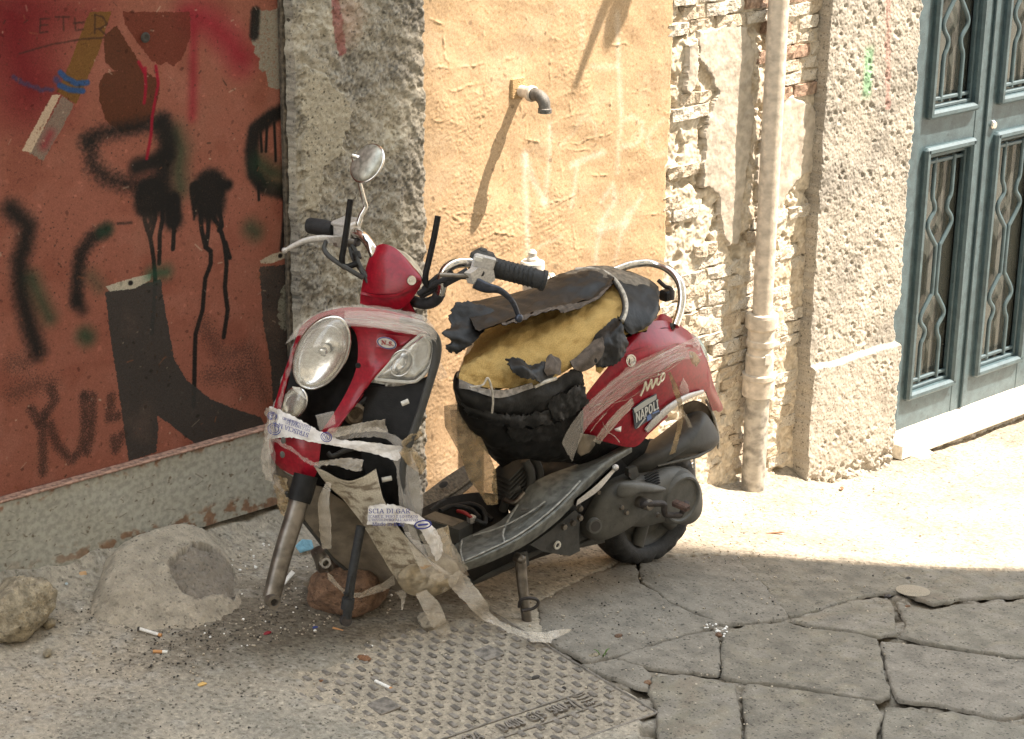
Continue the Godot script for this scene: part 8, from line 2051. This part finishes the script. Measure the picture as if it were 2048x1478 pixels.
	part(torn(v([0.0642, 0.5922, 0.655, 0.0868, 0.6126, 0.665, 0.1118, 0.6188, 0.672, 0.1154, 0.6034, 0.675, 0.0918, 0.5924, 0.67, 0.0662, 0.5804, 0.66]), 0.001, 916), "packing_tape", M.tape_brown, s)
	part(torn(v([0.0692, 0.5822, 0.66, 0.0865, 0.5794, 0.665, 0.1135, 0.5459, 0.675, 0.1233, 0.523, 0.68, 0.1062, 0.5041, 0.68, 0.0866, 0.5222, 0.672, 0.0687, 0.5411, 0.664, 0.0578, 0.5669, 0.655]), 0.001, 917), "packing_tape", M.tape_brown, s)
	part(ribbon(v([0.0609, 0.5699, 0.655, 0.0753, 0.5139, 0.665, 0.083, 0.4413, 0.668, 0.0793, 0.3766, 0.668]), [Vector3(0.6, 0, 0.7), Vector3(0.6, 0, 0.7)], [0.05, 0.055, 0.06, 0.05]), "packing_tape", M.tape_clear, s)
	part(ribbon(v([-0.0628, 0.4831, 0.535, -0.0787, 0.4418, 0.535, -0.0775, 0.3758, 0.535, -0.0746, 0.3115, 0.535]), [Vector3(0.6, 0, 0.7), Vector3(0.7, 0, 0.6)], [0.015, 0.028, 0.03, 0.024]), "packing_tape", M.tape, s)
	part(torn(v([-0.0886, 0.6585, 0.52, -0.0509, 0.6669, 0.545, -0.0531, 0.6373, 0.555, -0.0823, 0.6192, 0.53]), 0.001, 918), "packing_tape", M.tape_clear, s)
	part(torn(v([0.1622, 0.8168, 0.66, 0.1805, 0.775, 0.66, 0.2052, 0.7289, 0.66, 0.1885, 0.7133, 0.65, 0.167, 0.7399, 0.65, 0.1529, 0.7874, 0.66]), 0.001, 919), "packing_tape", M.tape_clear, s)
	# lower printed band round the undertray
	var lb := part(sheet([
		v([0.0021, 0.4276, 0.607, 0.0316, 0.433, 0.632, 0.0594, 0.4277, 0.655, 0.0978, 0.4018, 0.68, 0.1362, 0.3614, 0.69, 0.1676, 0.3058, 0.69]),
		v([0.0002, 0.4039, 0.605, 0.0289, 0.4112, 0.635, 0.0643, 0.3992, 0.66, 0.0976, 0.3795, 0.684, 0.129, 0.3386, 0.695, 0.1596, 0.282, 0.692]),
		v([-0.0017, 0.3775, 0.603, 0.0225, 0.3834, 0.633, 0.0565, 0.3849, 0.658, 0.0868, 0.3766, 0.682, 0.1158, 0.3274, 0.69, 0.1438, 0.2691, 0.688])], 27, 90, 0.0008, [0.0055, 21.0, 921, 0.004]), "printed_tape", M.tape_white, s)
	var c0 := Vector3(-0.0033, 0.4177, 0.612)
	var cx := Vector3(0.0531, 0.4269, 0.663) - c0
	var cy := Vector3(-0.0044, 0.4422, 0.614) - c0
	for l in [["SCIA DI GAR", 0.017, 0.0, 0.0], ["ICARE IL PESO E LO STATO", 0.0092, -0.6, 0.0], ["L'INVOLUCRO ALL'ARRIVO", 0.0092, -0.98, 0.0], ["Made in Italy", 0.0125, -1.5, 0.12]]:
		part(letters(l[0], l[1], 0.0006, c0 + off * 0.7 + cy * l[2] + cx * l[3], cx + Vector3(0, -0.008, 0), cy, true), "print", M.print_blue, lb)
	var e0 := Vector3(0.102, 0.379, 0.69) + off
	part(join([loop_tube(ring(e0, cx.normalized() * 0.02, cy.normalized() * 0.011, 20), 0.0018, 5), tube(PackedVector3Array([e0 - cx.normalized() * 0.012, e0 + cx.normalized() * 0.012]), 0.0025, 5)]), "emblem", M.print_blue, lb)
	part(ribbon(v([0.1268, 0.3548, 0.69, 0.1587, 0.29, 0.695, 0.1946, 0.2372, 0.69, 0.231, 0.204, 0.685]), [Vector3(0.7, 0.3, 0.6), Vector3(0.4, 0.7, 0.5)], [0.06, 0.07, 0.065, 0.05]), "packing_tape", M.tape, s)
	part(torn(v([0.1564, 0.3379, 0.665, 0.1926, 0.3471, 0.675, 0.198, 0.307, 0.68, 0.1987, 0.2613, 0.685, 0.159, 0.2931, 0.685]), 0.001, 922), "packing_tape", M.tape_brown, s)
	part(torn(v([0.0512, 0.3966, 0.665, 0.0852, 0.3724, 0.68, 0.1118, 0.3002, 0.685, 0.1462, 0.2431, 0.685, 0.2028, 0.2107, 0.68, 0.1628, 0.2024, 0.68, 0.1116, 0.2363, 0.675, 0.0819, 0.3096, 0.668]), 0.001, 923), "packing_tape", M.tape_clear, s)
	part(torn(v([0.1759, 0.187, 0.66, 0.1943, 0.1887, 0.665, 0.2007, 0.1676, 0.665, 0.1886, 0.1584, 0.66]), 0.004, 924), "tape_knot", M.tape, s)
	# long tails trailing on the ground
	var e1 := Vector3(0.313, 0.0616, 0.7056)
	var e2 := Vector3(0.3369, 0.0485, 0.7936)
	var e3 := Vector3(0.3892, 0.042, 0.8352)
	part(ribbon(PackedVector3Array([Vector3(0.2028, 0.2107, 0.68), Vector3(0.2267, 0.1724, 0.7), Vector3(0.2453, 0.1307, 0.74), e1, e2, e3]), [Vector3(0.7, 0.5, 0.4), Vector3(0.7, 0.3, 0.5), Vector3(0.5, 0.1, -0.8), Vector3(0.35, 0.1, -0.9)], [0.045, 0.05, 0.042, 0.036, 0.036, 0.03], 60, 8, [0.007, 16.0, 931, 0.004]), "tape_tail", M.tape, s)
	part(ribbon(PackedVector3Array([e3, Vector3(0.4306, 0.0339, 0.8273), Vector3(0.4717, 0.0292, 0.8276)]), [Vector3(0.3, 0.3, -0.8), Vector3(0.2, 0.9, -0.3)], [0.03, 0.018, 0.006], 24, 6, [0.004, 16.0, 932]), "tape_tail", M.tape, s)
	part(torn(PackedVector3Array([Vector3(0.3547, 0.0507, 0.7925), Vector3(0.41, 0.042, 0.8309), Vector3(0.3753, 0.0359, 0.8582), Vector3(0.3299, 0.0426, 0.83)]), 0.001, 933), "tape_tail", M.tape, s)
	part(ribbon(PackedVector3Array([Vector3(0.1186, 0.1827, 0.66), Vector3(0.134, 0.1472, 0.68), Vector3(0.1527, 0.0991, 0.6882), Vector3(0.1782, 0.0534, 0.6805)]), [Vector3(0.8, 0.2, 0.3), Vector3(0.8, 0.1, 0.4)], [0.03, 0.045, 0.04, 0.035], 40, 8, [0.006, 18.0, 934]), "tape_tail", M.tape, s)
	part(ribbon(v([0.1153, 0.1571, 0.58, 0.1207, 0.138, 0.585, 0.1117, 0.1095, 0.59]), [Vector3(0.8, 0.2, 0.3), Vector3(0.5, 0.1, 0.8)], [0.03, 0.012, 0.006], 20, 5), "tape_tail", M.tape, s)
	part(ribbon(v([0.1076, 0.1861, 0.57, 0.0601, 0.1722, 0.56, -0.0101, 0.17, 0.54, -0.0483, 0.2215, 0.5]), [U, U], [0.03, 0.02, 0.012, 0.02], 30, 5), "packing_tape", M.tape, s)
	# brown tape hanging below the saddle
	part(ribbon(v([0.3314, 0.5877, 0.53, 0.3427, 0.534, 0.54, 0.3801, 0.4584, 0.545, 0.4097, 0.3835, 0.55, 0.4443, 0.2906, 0.55]), [Vector3(0.7, 0.1, 0.5), Vector3(0.6, 0.1, 0.3), Vector3(0.8, 0.0, 0.4)], [0.05, 0.075, 0.07, 0.075, 0.03], 60, 10, [0.012, 12.0, 941]), "packing_tape", M.tape_brown, s)
	part(ribbon(v([0.3627, 0.5582, 0.5, 0.376, 0.4898, 0.51, 0.4013, 0.4008, 0.51]), [Vector3(0.7, 0.1, 0.5), Vector3(0.3, 0.1, 0.9)], [0.03, 0.05, 0.02], 30, 6, [0.01, 14.0, 942]), "packing_tape", M.tape, s)
	# stretched strands over the body panel
	var rg := RandomNumberGenerator.new()
	rg.seed = 99
	part(film(v([1.166, 0.6049, 0.57, 0.9543, 0.6321, 0.655, 0.7907, 0.6141, 0.672, 0.6838, 0.5634, 0.664, 0.6242, 0.4964, 0.645, 0.603, 0.4503, 0.635]), v([1.1697, 0.5469, 0.585, 0.9681, 0.5916, 0.662, 0.7918, 0.5572, 0.677, 0.6803, 0.5006, 0.668, 0.6575, 0.4397, 0.645, 0.6453, 0.3845, 0.633]), 0.006, 951), "film_wrap", M.tape_clear, s)
	part(film(v([0.8108, 0.5361, 0.677, 0.7626, 0.514, 0.677, 0.7216, 0.484, 0.674, 0.6914, 0.4427, 0.66]), v([0.8225, 0.5194, 0.677, 0.7816, 0.4927, 0.677, 0.7438, 0.4647, 0.674, 0.7153, 0.4255, 0.66]), 0.004, 953), "film_wrap", M.tape, s)
	for k in 9:
		var t := rg.randf()
		var a := Vector3(1.1624, 0.5998, 0.57).lerp(Vector3(1.161, 0.5604, 0.585), rg.randf())
		var b := Vector3(0.9247, 0.6347, 0.662).lerp(Vector3(0.9513, 0.5777, 0.67), t)
		var c := Vector3(0.7563, 0.6062, 0.68).lerp(Vector3(0.7977, 0.5353, 0.683), rg.randf())
		var d := Vector3(0.6654, 0.5535, 0.667).lerp(Vector3(0.681, 0.4783, 0.668), rg.randf())
		part(ribbon(PackedVector3Array([a, b, c, d]), [Vector3(0.2, 0.9, 0.2), Vector3(0.3, 0.8, 0.4)], [0.002, rg.randf_range(0.002, 0.005), rg.randf_range(0.002, 0.005), 0.002], 30, 3, [0.003, 20.0, 960 + k]), "tape_strand", M.tape, s)
	part(ribbon(v([0.9619, 0.6216, 0.648, 0.8734, 0.6208, 0.662, 0.775, 0.6033, 0.67, 0.7005, 0.5667, 0.665]), [Vector3(0.2, 0.9, 0.2), Vector3(0.3, 0.8, 0.4)], [0.02, 0.03, 0.03, 0.015], 40, 6, [0.006, 18.0, 981]), "packing_tape", M.tape_clear, s)
	part(ribbon(v([0.9714, 0.5663, 0.66, 0.9919, 0.5133, 0.665, 1.0144, 0.4507, 0.665, 1.0149, 0.3913, 0.66, 0.9984, 0.324, 0.655]), [Vector3(0.8, 0.2, 0.3), Vector3(0.6, 0.1, 0.6), Vector3(0.8, 0.2, 0.3)], [0.006, 0.016, 0.013, 0.014, 0.017], 50, 5, [0.006, 14.0, 982]), "tape_strand", M.tape_brown, s)
	part(ribbon(v([1.006, 0.4642, 0.665, 1.0267, 0.4362, 0.665, 1.0435, 0.4119, 0.665, 1.0618, 0.3856, 0.66]), [Vector3(0.8, 0.4, 0.3), Vector3(0.5, 0.1, 0.6)], [0.006, 0.01, 0.008, 0.014], 24, 5), "tape_strand", M.tape, s)
	part(torn(v([1.0823, 0.5927, 0.61, 1.1235, 0.5767, 0.605, 1.1541, 0.5455, 0.6, 1.1268, 0.5325, 0.61, 1.1007, 0.5208, 0.615, 1.0873, 0.5498, 0.615]), 0.001, 983), "packing_tape", M.tape_brown, s)
	part(torn(v([1.0486, 0.5279, 0.635, 1.0694, 0.5015, 0.635, 1.0847, 0.4604, 0.63, 1.0442, 0.4669, 0.635, 1.0293, 0.5049, 0.64]), 0.001, 984), "packing_tape", M.tape_clear, s)
	part(torn(v([0.7607, 0.4588, 0.668, 0.7879, 0.4605, 0.668, 0.7867, 0.444, 0.668, 0.7682, 0.4513, 0.668]), 0.001, 985), "packing_tape", M.tape_white, s)
	for q in [v([0.724, 0.4841, 0.662, 0.741, 0.4568, 0.664, 0.7653, 0.4368, 0.664, 0.7921, 0.4106, 0.66]), v([0.7363, 0.4428, 0.66, 0.7423, 0.4733, 0.664, 0.7661, 0.4888, 0.665, 0.7942, 0.4893, 0.666]), v([0.6913, 0.4607, 0.65, 0.7079, 0.4874, 0.66, 0.7392, 0.5089, 0.664])]:
		part(ribbon(q, [U, U], 0.004, 20, 3), "tape_strand", M.tape, s)
	part(sheet([v([1.1581, 0.6141, 0.56, 1.1854, 0.5866, 0.56, 1.2159, 0.5434, 0.56, 1.23, 0.49, 0.565]), v([1.1131, 0.5926, 0.58, 1.1329, 0.568, 0.585, 1.1572, 0.5349, 0.59, 1.1838, 0.4894, 0.59])], 12, 36, 0.0008, [0.0066, 27.0, 986, 0.004]), "packing_tape", M.tape_clear, s)

# ---------- stones and litter on the ground ----------
func cigarette(px: Vector3, dir: Vector3, l: float, filter_l: float, label: String, burnt := false) -> void:
	var t := thing("cigarette_end", label, "cigarette", px, "cigarette ends on the street")
	var d := (dir - Vector3.UP * dir.y).normalized()
	var c := px + Vector3(0, 0.0045, 0)
	var slope := Vector3(d.x, gy(c.x + d.x * 0.05, c.z + d.z * 0.05) - gy(c.x, c.z), d.z)
	slope.y = slope.y / 0.05
	d = slope.normalized()
	part(tube(PackedVector3Array([c, c + d * filter_l]), 0.0042, 10), "filter", M.filter, t)
	if l > filter_l: part(tube(PackedVector3Array([c + d * filter_l, c + d * l]), 0.0042, 10), "paper", M.paper, t)
	if burnt: part(rock(c + d * l, Vector3(0.005, 0.005, 0.005), 3, 0.3, 2.0, Basis(), 8, 10), "ash", M.ash, t)

func chip(called: String, at: Vector3, r: Vector3, m: Material, label: String, category: String, seed_: int, turn := 0.0) -> void:
	single(rock(at + Vector3(0, r.y * 0.6, 0), r, seed_, 0.45, 1.8, Basis(Vector3.UP, turn), 10, 14, 0.6), called, m, label, category)

func make_litter() -> void:
	# big stones
	var bc := Vector3(-0.2929, 0.1382, 0.149)
	var bt := thing("boulder", "large dusty boulder half buried under the metal door's lower edge", "stone", bc)
	part(boulder(), "body", mt(Color(1, 1, 1), 0.95, {"vcol": true, "tex": T.grit, "scale": 1.5, "bump": 0.2, "detail": T.soft, "dscale": 2.0}), bt)
	single(rock(Vector3(-0.7103, 0.2034, 0.1587), Vector3(0.085, 0.082, 0.075), 31, 0.22, 1.4, Basis(Vector3.UP, 0.5), 40, 60, 0.7, 0.6), "tuff_block", M.tan, "porous tan stone block at the left below the metal door", "stone")
	single(rock(Vector3(-0.637, 0.1539, 0.1737), Vector3(0.02, 0.014, 0.015), 33, 0.3, 1.6, Basis(Vector3.UP, 0.4), 14, 20, 0.5), "pebble", M.tan, "small tan pebble lying against the porous stone block", "stone")
	single(rock(Vector3(-0.7068, 0.1411, 0.2865), Vector3(0.018, 0.009, 0.01), 34, 0.3, 1.6, Basis(Vector3.UP, 0.8), 12, 18, 0.5), "pebble", M.tan, "small tan pebble on the dust in front of porous block", "stone")
	# terracotta block that props the scooter
	var tb := Vector3(0.0106, 0.0798, 0.4929)
	single(rock(tb + Vector3(0.06, 0.045, -0.07), Vector3(0.105, 0.06, 0.085), 36, 0.1, 1.3, Basis(Vector3.UP, 0.45) * Basis(Vector3(0, 0, 1), -0.08), 50, 70, 0.25, 0.85), "terracotta_block", M.terracotta, "worn reddish terracotta block propping up the front of the scooter", "stone")
	single(rock(Vector3(0.1865, 0.0672, 0.6146), Vector3(0.045, 0.022, 0.035), 37, 0.25, 1.5, Basis(Vector3.UP, 0.3), 20, 30, 0.6), "loose_stone", M.boulder, "flat dusty stone on the ground beneath the hanging tape tails", "stone")
	# cigarettes
	cigarette(Vector3(-0.4384, 0.1217, 0.3538), Vector3(-0.4645, 0.1277, 0.3058) - Vector3(-0.4384, 0.1217, 0.3538), 0.062, 0.008, "long white cigarette end with a burnt tip beside the boulder", true)
	cigarette(Vector3(-0.495, 0.1184, 0.4069), Vector3(-0.4741, 0.1161, 0.422) - Vector3(-0.495, 0.1184, 0.4069), 0.034, 0.022, "orange cigarette filter in front of the boulder's cigarette end")
	cigarette(Vector3(-0.1066, 0.0579, 0.8292), Vector3(-0.1173, 0.0625, 0.7831) - Vector3(-0.1066, 0.0579, 0.8292), 0.05, 0.005, "white cigarette end lying on the manhole cover")
	cigarette(Vector3(-0.0529, 0.0818, 0.5245), Vector3(-0.0409, 0.0786, 0.5477) - Vector3(-0.0529, 0.0818, 0.5245), 0.028, 0.028, "orange filter on the dark soil left of manhole cover")
	cigarette(Vector3(0.3379, 0.0404, 0.5611), Vector3(0.3524, 0.0366, 0.5862) - Vector3(0.3379, 0.0404, 0.5611), 0.03, 0.03, "orange filter in the shadow underneath the scooter")
	# leaves and chips
	chip("dry_leaf", Vector3(-0.0764, 0.0688, 0.6803), Vector3(0.014, 0.008, 0.02), M.leaf, "curled red-brown dry leaf on the manhole cover", "leaf", 51, 0.4)
	chip("clay_chip", Vector3(0.5973, -0.0124, 0.8729), Vector3(0.013, 0.004, 0.009), M.terracotta, "orange clay chip on the grey stone right of the tape", "chip", 52)
	chip("clay_chip", Vector3(0.8501, -0.0497, 0.9889), Vector3(0.013, 0.007, 0.011), M.terracotta, "orange clay chip in the paving joint below the long crack", "chip", 53)
	chip("clay_chip", Vector3(1.5278, -0.1451, 1.0816), Vector3(0.011, 0.006, 0.008), M.terracotta, "orange clay chip on the right beside the sandy patch", "chip", 54)
	chip("clay_chip", Vector3(0.4548, 0.001, 0.9282), Vector3(0.016, 0.004, 0.01), M.tan, "flat tan chip at the far corner of manhole cover", "chip", 55)
	chip("clay_chip", Vector3(0.4709, -0.0102, 1.1063), Vector3(0.011, 0.006, 0.01), M.terracotta, "orange chip in the joint right of the manhole cover", "chip", 56)
	chip("clay_chip", Vector3(-0.4742, 0.1002, 0.588), Vector3(0.013, 0.004, 0.008), mt(Color(0.55, 0.35, 0.12), 0.8, {}), "yellow chip on the bare dust left of the manhole cover", "chip", 57)
	chip("red_scrap", Vector3(-0.2079, 0.0984, 0.4661), Vector3(0.013, 0.004, 0.006), mt(Color(0.22, 0.01, 0.02), 0.5, {}), "small red plastic scrap on the dark soil", "scrap", 58)
	chip("blue_scrap", Vector3(-0.0898, 0.087, 0.5), Vector3(0.009, 0.005, 0.006), mt(Color(0.03, 0.05, 0.2), 0.6, {}), "small dark blue scrap on the dark soil", "scrap", 59)
	chip("blue_scrap", Vector3(0.7808, -0.0499, 1.321), Vector3(0.006, 0.003, 0.005), mt(Color(0.1, 0.16, 0.4), 0.6, {}), "tiny bright blue scrap in a paving joint", "scrap", 60)
	chip("droppings", Vector3(0.2372, 0.0211, 0.9532), Vector3(0.016, 0.006, 0.007), M.ash, "dark crumbly droppings on the manhole cover", "droppings", 61)
	chip("black_pebble", Vector3(0.2646, 0.0137, 1.0278), Vector3(0.006, 0.006, 0.006), M.ash, "round black pebble on the manhole cover beside a stud", "pebble", 62)
	chip("brown_bit", Vector3(-0.2273, 0.0755, 0.7159), Vector3(0.006, 0.004, 0.005), M.leaf, "tiny brown bit among the left studs of the manhole cover", "leaf", 63)
	chip("dry_leaf", Vector3(2.3678, -0.3086, 0.1471), Vector3(0.016, 0.004, 0.008), M.leaf, "dry leaf on the sunny pavement in front of the pitted pillar", "leaf", 64, 0.5)
	chip("twig", Vector3(1.6729, -0.1798, 0.4369), Vector3(0.05, 0.003, 0.004), M.leaf, "thin dry twig on the sunlit pavement", "twig", 65, -0.5)
	chip("dark_chip", Vector3(1.743, -0.1804, 0.9161), Vector3(0.012, 0.004, 0.007), M.ash, "black chip lying behind the sandy patch", "chip", 66)
	chip("dark_chip", Vector3(1.5522, -0.1504, 0.9912), Vector3(0.016, 0.004, 0.01), M.iron, "flat dark chip in front of the sandy patch", "chip", 67)
	# round lid set in a sandy patch
	single(dome_raw(ring(Vector3(1.6622, -0.1634, 0.9967), Vector3(0.055, -0.0075, 0.0), Vector3(0.0, 0.0, 0.046), 30), Vector3.UP, 0.003, 4), "valve_lid", mt(Color(0.4, 0.34, 0.25), 0.9, {"tex": T.grit, "scale": 6.0, "bump": 0.3}), "round sandy valve lid set in the pavement at right", "lid")
	# crumpled rubbish by the wall
	single(torn(PackedVector3Array([Vector3(0.108, 0.1286, 0.1372), Vector3(0.1326, 0.1412, 0.1352), Vector3(0.1606, 0.1324, 0.1413), Vector3(0.1552, 0.1132, 0.1573), Vector3(0.1127, 0.1124, 0.1528)]), 0.002, 71), "blue_tissue", mt(Color(0.2, 0.4, 0.5), 0.85, {"tex": T.soft, "scale": 9.0, "bump": 0.2}), "crumpled light blue tissue on the ground behind the fork leg", "tissue")
	single(torn(PackedVector3Array([Vector3(-0.0336, 0.1142, 0.2769), Vector3(0.0185, 0.1249, 0.2479), Vector3(0.0193, 0.1213, 0.2622), Vector3(-0.0295, 0.1108, 0.2865)]), 0.003, 72), "foam_slip", M.paper, "white slip of foam right of the bare fork leg", "scrap")
	single(torn(PackedVector3Array([Vector3(-0.4806, 0.1816, 0.0086), Vector3(-0.4568, 0.1879, 0.0346), Vector3(-0.4576, 0.1771, 0.0421), Vector3(-0.4799, 0.1675, 0.0428)]), 0.003, 73), "card_scrap", mt(Color(0.42, 0.26, 0.13), 0.9, {}), "torn tan card scrap behind the porous stone block", "scrap")
	single(torn(PackedVector3Array([Vector3(-0.5283, 0.172, 0.0298), Vector3(-0.5155, 0.1783, 0.0426), Vector3(-0.5103, 0.1691, 0.052), Vector3(-0.525, 0.1639, 0.0478)]), 0.003, 74), "foil_scrap", mt(Color(0.3, 0.34, 0.33), 0.4, {"metal": 0.5}), "grey foil scrap next to the porous stone block", "scrap")
	single(tube(PackedVector3Array([Vector3(0.0089, 0.1164, 0.3339), Vector3(0.0588, 0.1236, 0.3175), Vector3(0.0848, 0.1402, 0.3261)]), [0.016, 0.014, 0.012], 8, 12, 0.5), "fluted_strip", M.brown, "dirty fluted strip leaning on the terracotta block", "scrap")
	# tufts of weed in the joint
	var weed := thing("weed", "tiny green weed in the joint right of the manhole cover", "plant", Vector3(0.4772, -0.0021, 0.9393))
	for k in 7:
		var b: Vector3 = Vector3(0.4772, -0.0021, 0.9393) + Vector3(0.006 * cos(k * 2.1), 0, 0.006 * sin(k * 2.1))
		part(tube(PackedVector3Array([b, b + Vector3(0.008 * cos(k * 2.1), 0.012, 0.008 * sin(k * 2.1)), b + Vector3(0.018 * cos(k * 2.1), 0.014, 0.018 * sin(k * 2.1))]), [0.002, 0.003, 0.0005], 5, 6, 0.4), "leaf", mt(Color(0.08, 0.13, 0.03), 0.8, {}), weed)
	# uncountable crumbs: foam beads and grit
	scatter("foam_beads", "white polystyrene beads strewn behind the fork leg", M.bead, 150, [[Vector3(0.0053, 0.126, 0.0771), 0.11, 0.055], [Vector3(0.0593, 0.1333, -0.0261), 0.08, 0.04], [Vector3(-0.5345, 0.1562, 0.0637), 0.05, 0.03], [Vector3(-0.1552, 0.0974, 0.4436), 0.25, 0.1], [Vector3(0.8866, -0.0537, 0.96), 0.03, 0.02], [Vector3(-0.1095, 0.1289, 0.1321), 0.06, 0.05]], 0.002, 0.0045, 81)
	scatter("grit", "fine brown grit and crumbs scattered over the street", M.brick, 2600, [[Vector3(-0.1221, 0.136, 0.0813), 0.25, 0.12], [Vector3(-0.0857, 0.0831, 0.536), 0.4, 0.12], [Vector3(-0.5534, 0.1127, 0.4882), 0.6, 0.25], [Vector3(0.8009, -0.0455, 1.0581), 0.5, 0.3], [Vector3(1.6817, -0.1828, 0.3457), 0.5, 0.3], [Vector3(2.2838, -0.2977, 0.1224), 0.6, 0.12]], 0.0012, 0.004, 82)
	scatter("dark_grit", "dark crumbs of soil scattered over the street", M.ash, 1500, [[Vector3(-0.0514, 0.0873, 0.4681), 0.28, 0.09], [Vector3(-0.4001, 0.1133, 0.4194), 0.2, 0.06], [Vector3(-0.449, 0.1517, 0.0857), 0.12, 0.06], [Vector3(-0.6587, 0.111, 0.5525), 0.6, 0.3], [Vector3(0.9132, -0.0594, 1.0429), 0.6, 0.3]], 0.001, 0.0035, 83)

func scatter(called: String, label: String, m: Material, n: int, spots: Array, r0: float, r1: float, seed_: int) -> void:
	var rg := RandomNumberGenerator.new()
	rg.seed = seed_
	var mm := MultiMesh.new()
	mm.transform_format = MultiMesh.TRANSFORM_3D
	mm.mesh = rock(Vector3.ZERO, Vector3.ONE, seed_, 0.5 if called != "foam_beads" else 0.1, 1.4, Basis(), 6, 8, 0.6 if called != "foam_beads" else 0.0)
	mm.instance_count = n
	for i in n:
		var sp: Array = spots[i % spots.size()]
		var c: Vector3 = sp[0]
		var x = c.x + rg.randfn(0, 1) * sp[1] * 0.7
		var z := maxf(0.02, c.z + rg.randfn(0, 1) * sp[2])
		var r := lerpf(r0, r1, pow(rg.randf(), 3.0))
		mm.set_instance_transform(i, Transform3D(Basis.from_euler(Vector3(rg.randf() * 6, rg.randf() * 6, rg.randf() * 6)).scaled(Vector3(r, r * 0.8, r)), onto(x, z, r * 0.7 + 0.002)))
	var o := MultiMeshInstance3D.new()
	o.name = called
	o.multimesh = mm
	o.material_override = m
	add_child(o)
	o.set_meta("kind", "stuff")
	o.set_meta("label", label)
	o.set_meta("category", "litter")

func boulder() -> ArrayMesh:
	# a low worn boulder with a chipped hollow
	var outline := w([-0.5464, 0.1854, -0.4649, 0.0765, -0.3556, -0.0359, -0.2124, -0.0639, -0.0723, -0.0425, -0.0556, 0.0509, -0.0996, 0.1815, -0.1602, 0.2983, -0.2204, 0.3698, -0.2984, 0.3947, -0.3849, 0.3737, -0.4496, 0.32, -0.5089, 0.2576])
	var o3 := PackedVector3Array()
	for p in outline: o3.append(onto(p.x, p.y, -0.02))
	var o := smooth_loop(o3, 140)
	var c := Vector3.ZERO
	for p in o: c += p / o.size()
	var n1 := noise(7.0, 91, 4)
	var n2 := noise(35.0, 92, 3)
	var P := PackedVector3Array()
	var C := PackedColorArray()
	var rings := 60
	var broken := w([-0.2978, 0.1637, -0.2324, 0.1165, -0.1603, 0.0931, -0.1107, 0.1107, -0.1029, 0.1681, -0.1294, 0.2439, -0.1794, 0.3001, -0.2243, 0.2826, -0.29, 0.2932, -0.3078, 0.244])
	for k in rings + 1:
		var s := cos(PI / 2 * k / rings)
		for j in o.size():
			var q := c.lerp(o[j], s)
			var t := clampf((q.z - 0.02) / 0.34, 0.0, 1.0)
			var h := 0.12 * pow(maxf(0.0, 1.0 - pow(s, 3.5)), 0.8) * (1.05 - 0.8 * t)
			q.y += h + n1.get_noise_3dv(q) * 0.016 * minf(1.0, h * 20.0) + n2.get_noise_3dv(q) * 0.0045
			var e := Vector2(q.x, q.z) + Vector2(n1.get_noise_3dv(q * 2.0), n1.get_noise_3dv(q * 2.0 + Vector3(5, 0, 0))) * 0.02
			var chip_ := Geometry2D.is_point_in_polygon(e, broken)
			if chip_: q.y -= 0.012 + n1.get_noise_3dv(q * 3.0) * 0.016   # where a piece has broken off
			P.append(q)
			C.append((Color(0.3, 0.255, 0.2) if chip_ else Color(0.47, 0.405, 0.31)) * (1.0 + n1.get_noise_3dv(q * 2.5) * 0.25))
	return grid_mesh(P, rings + 1, o.size(), true, C)
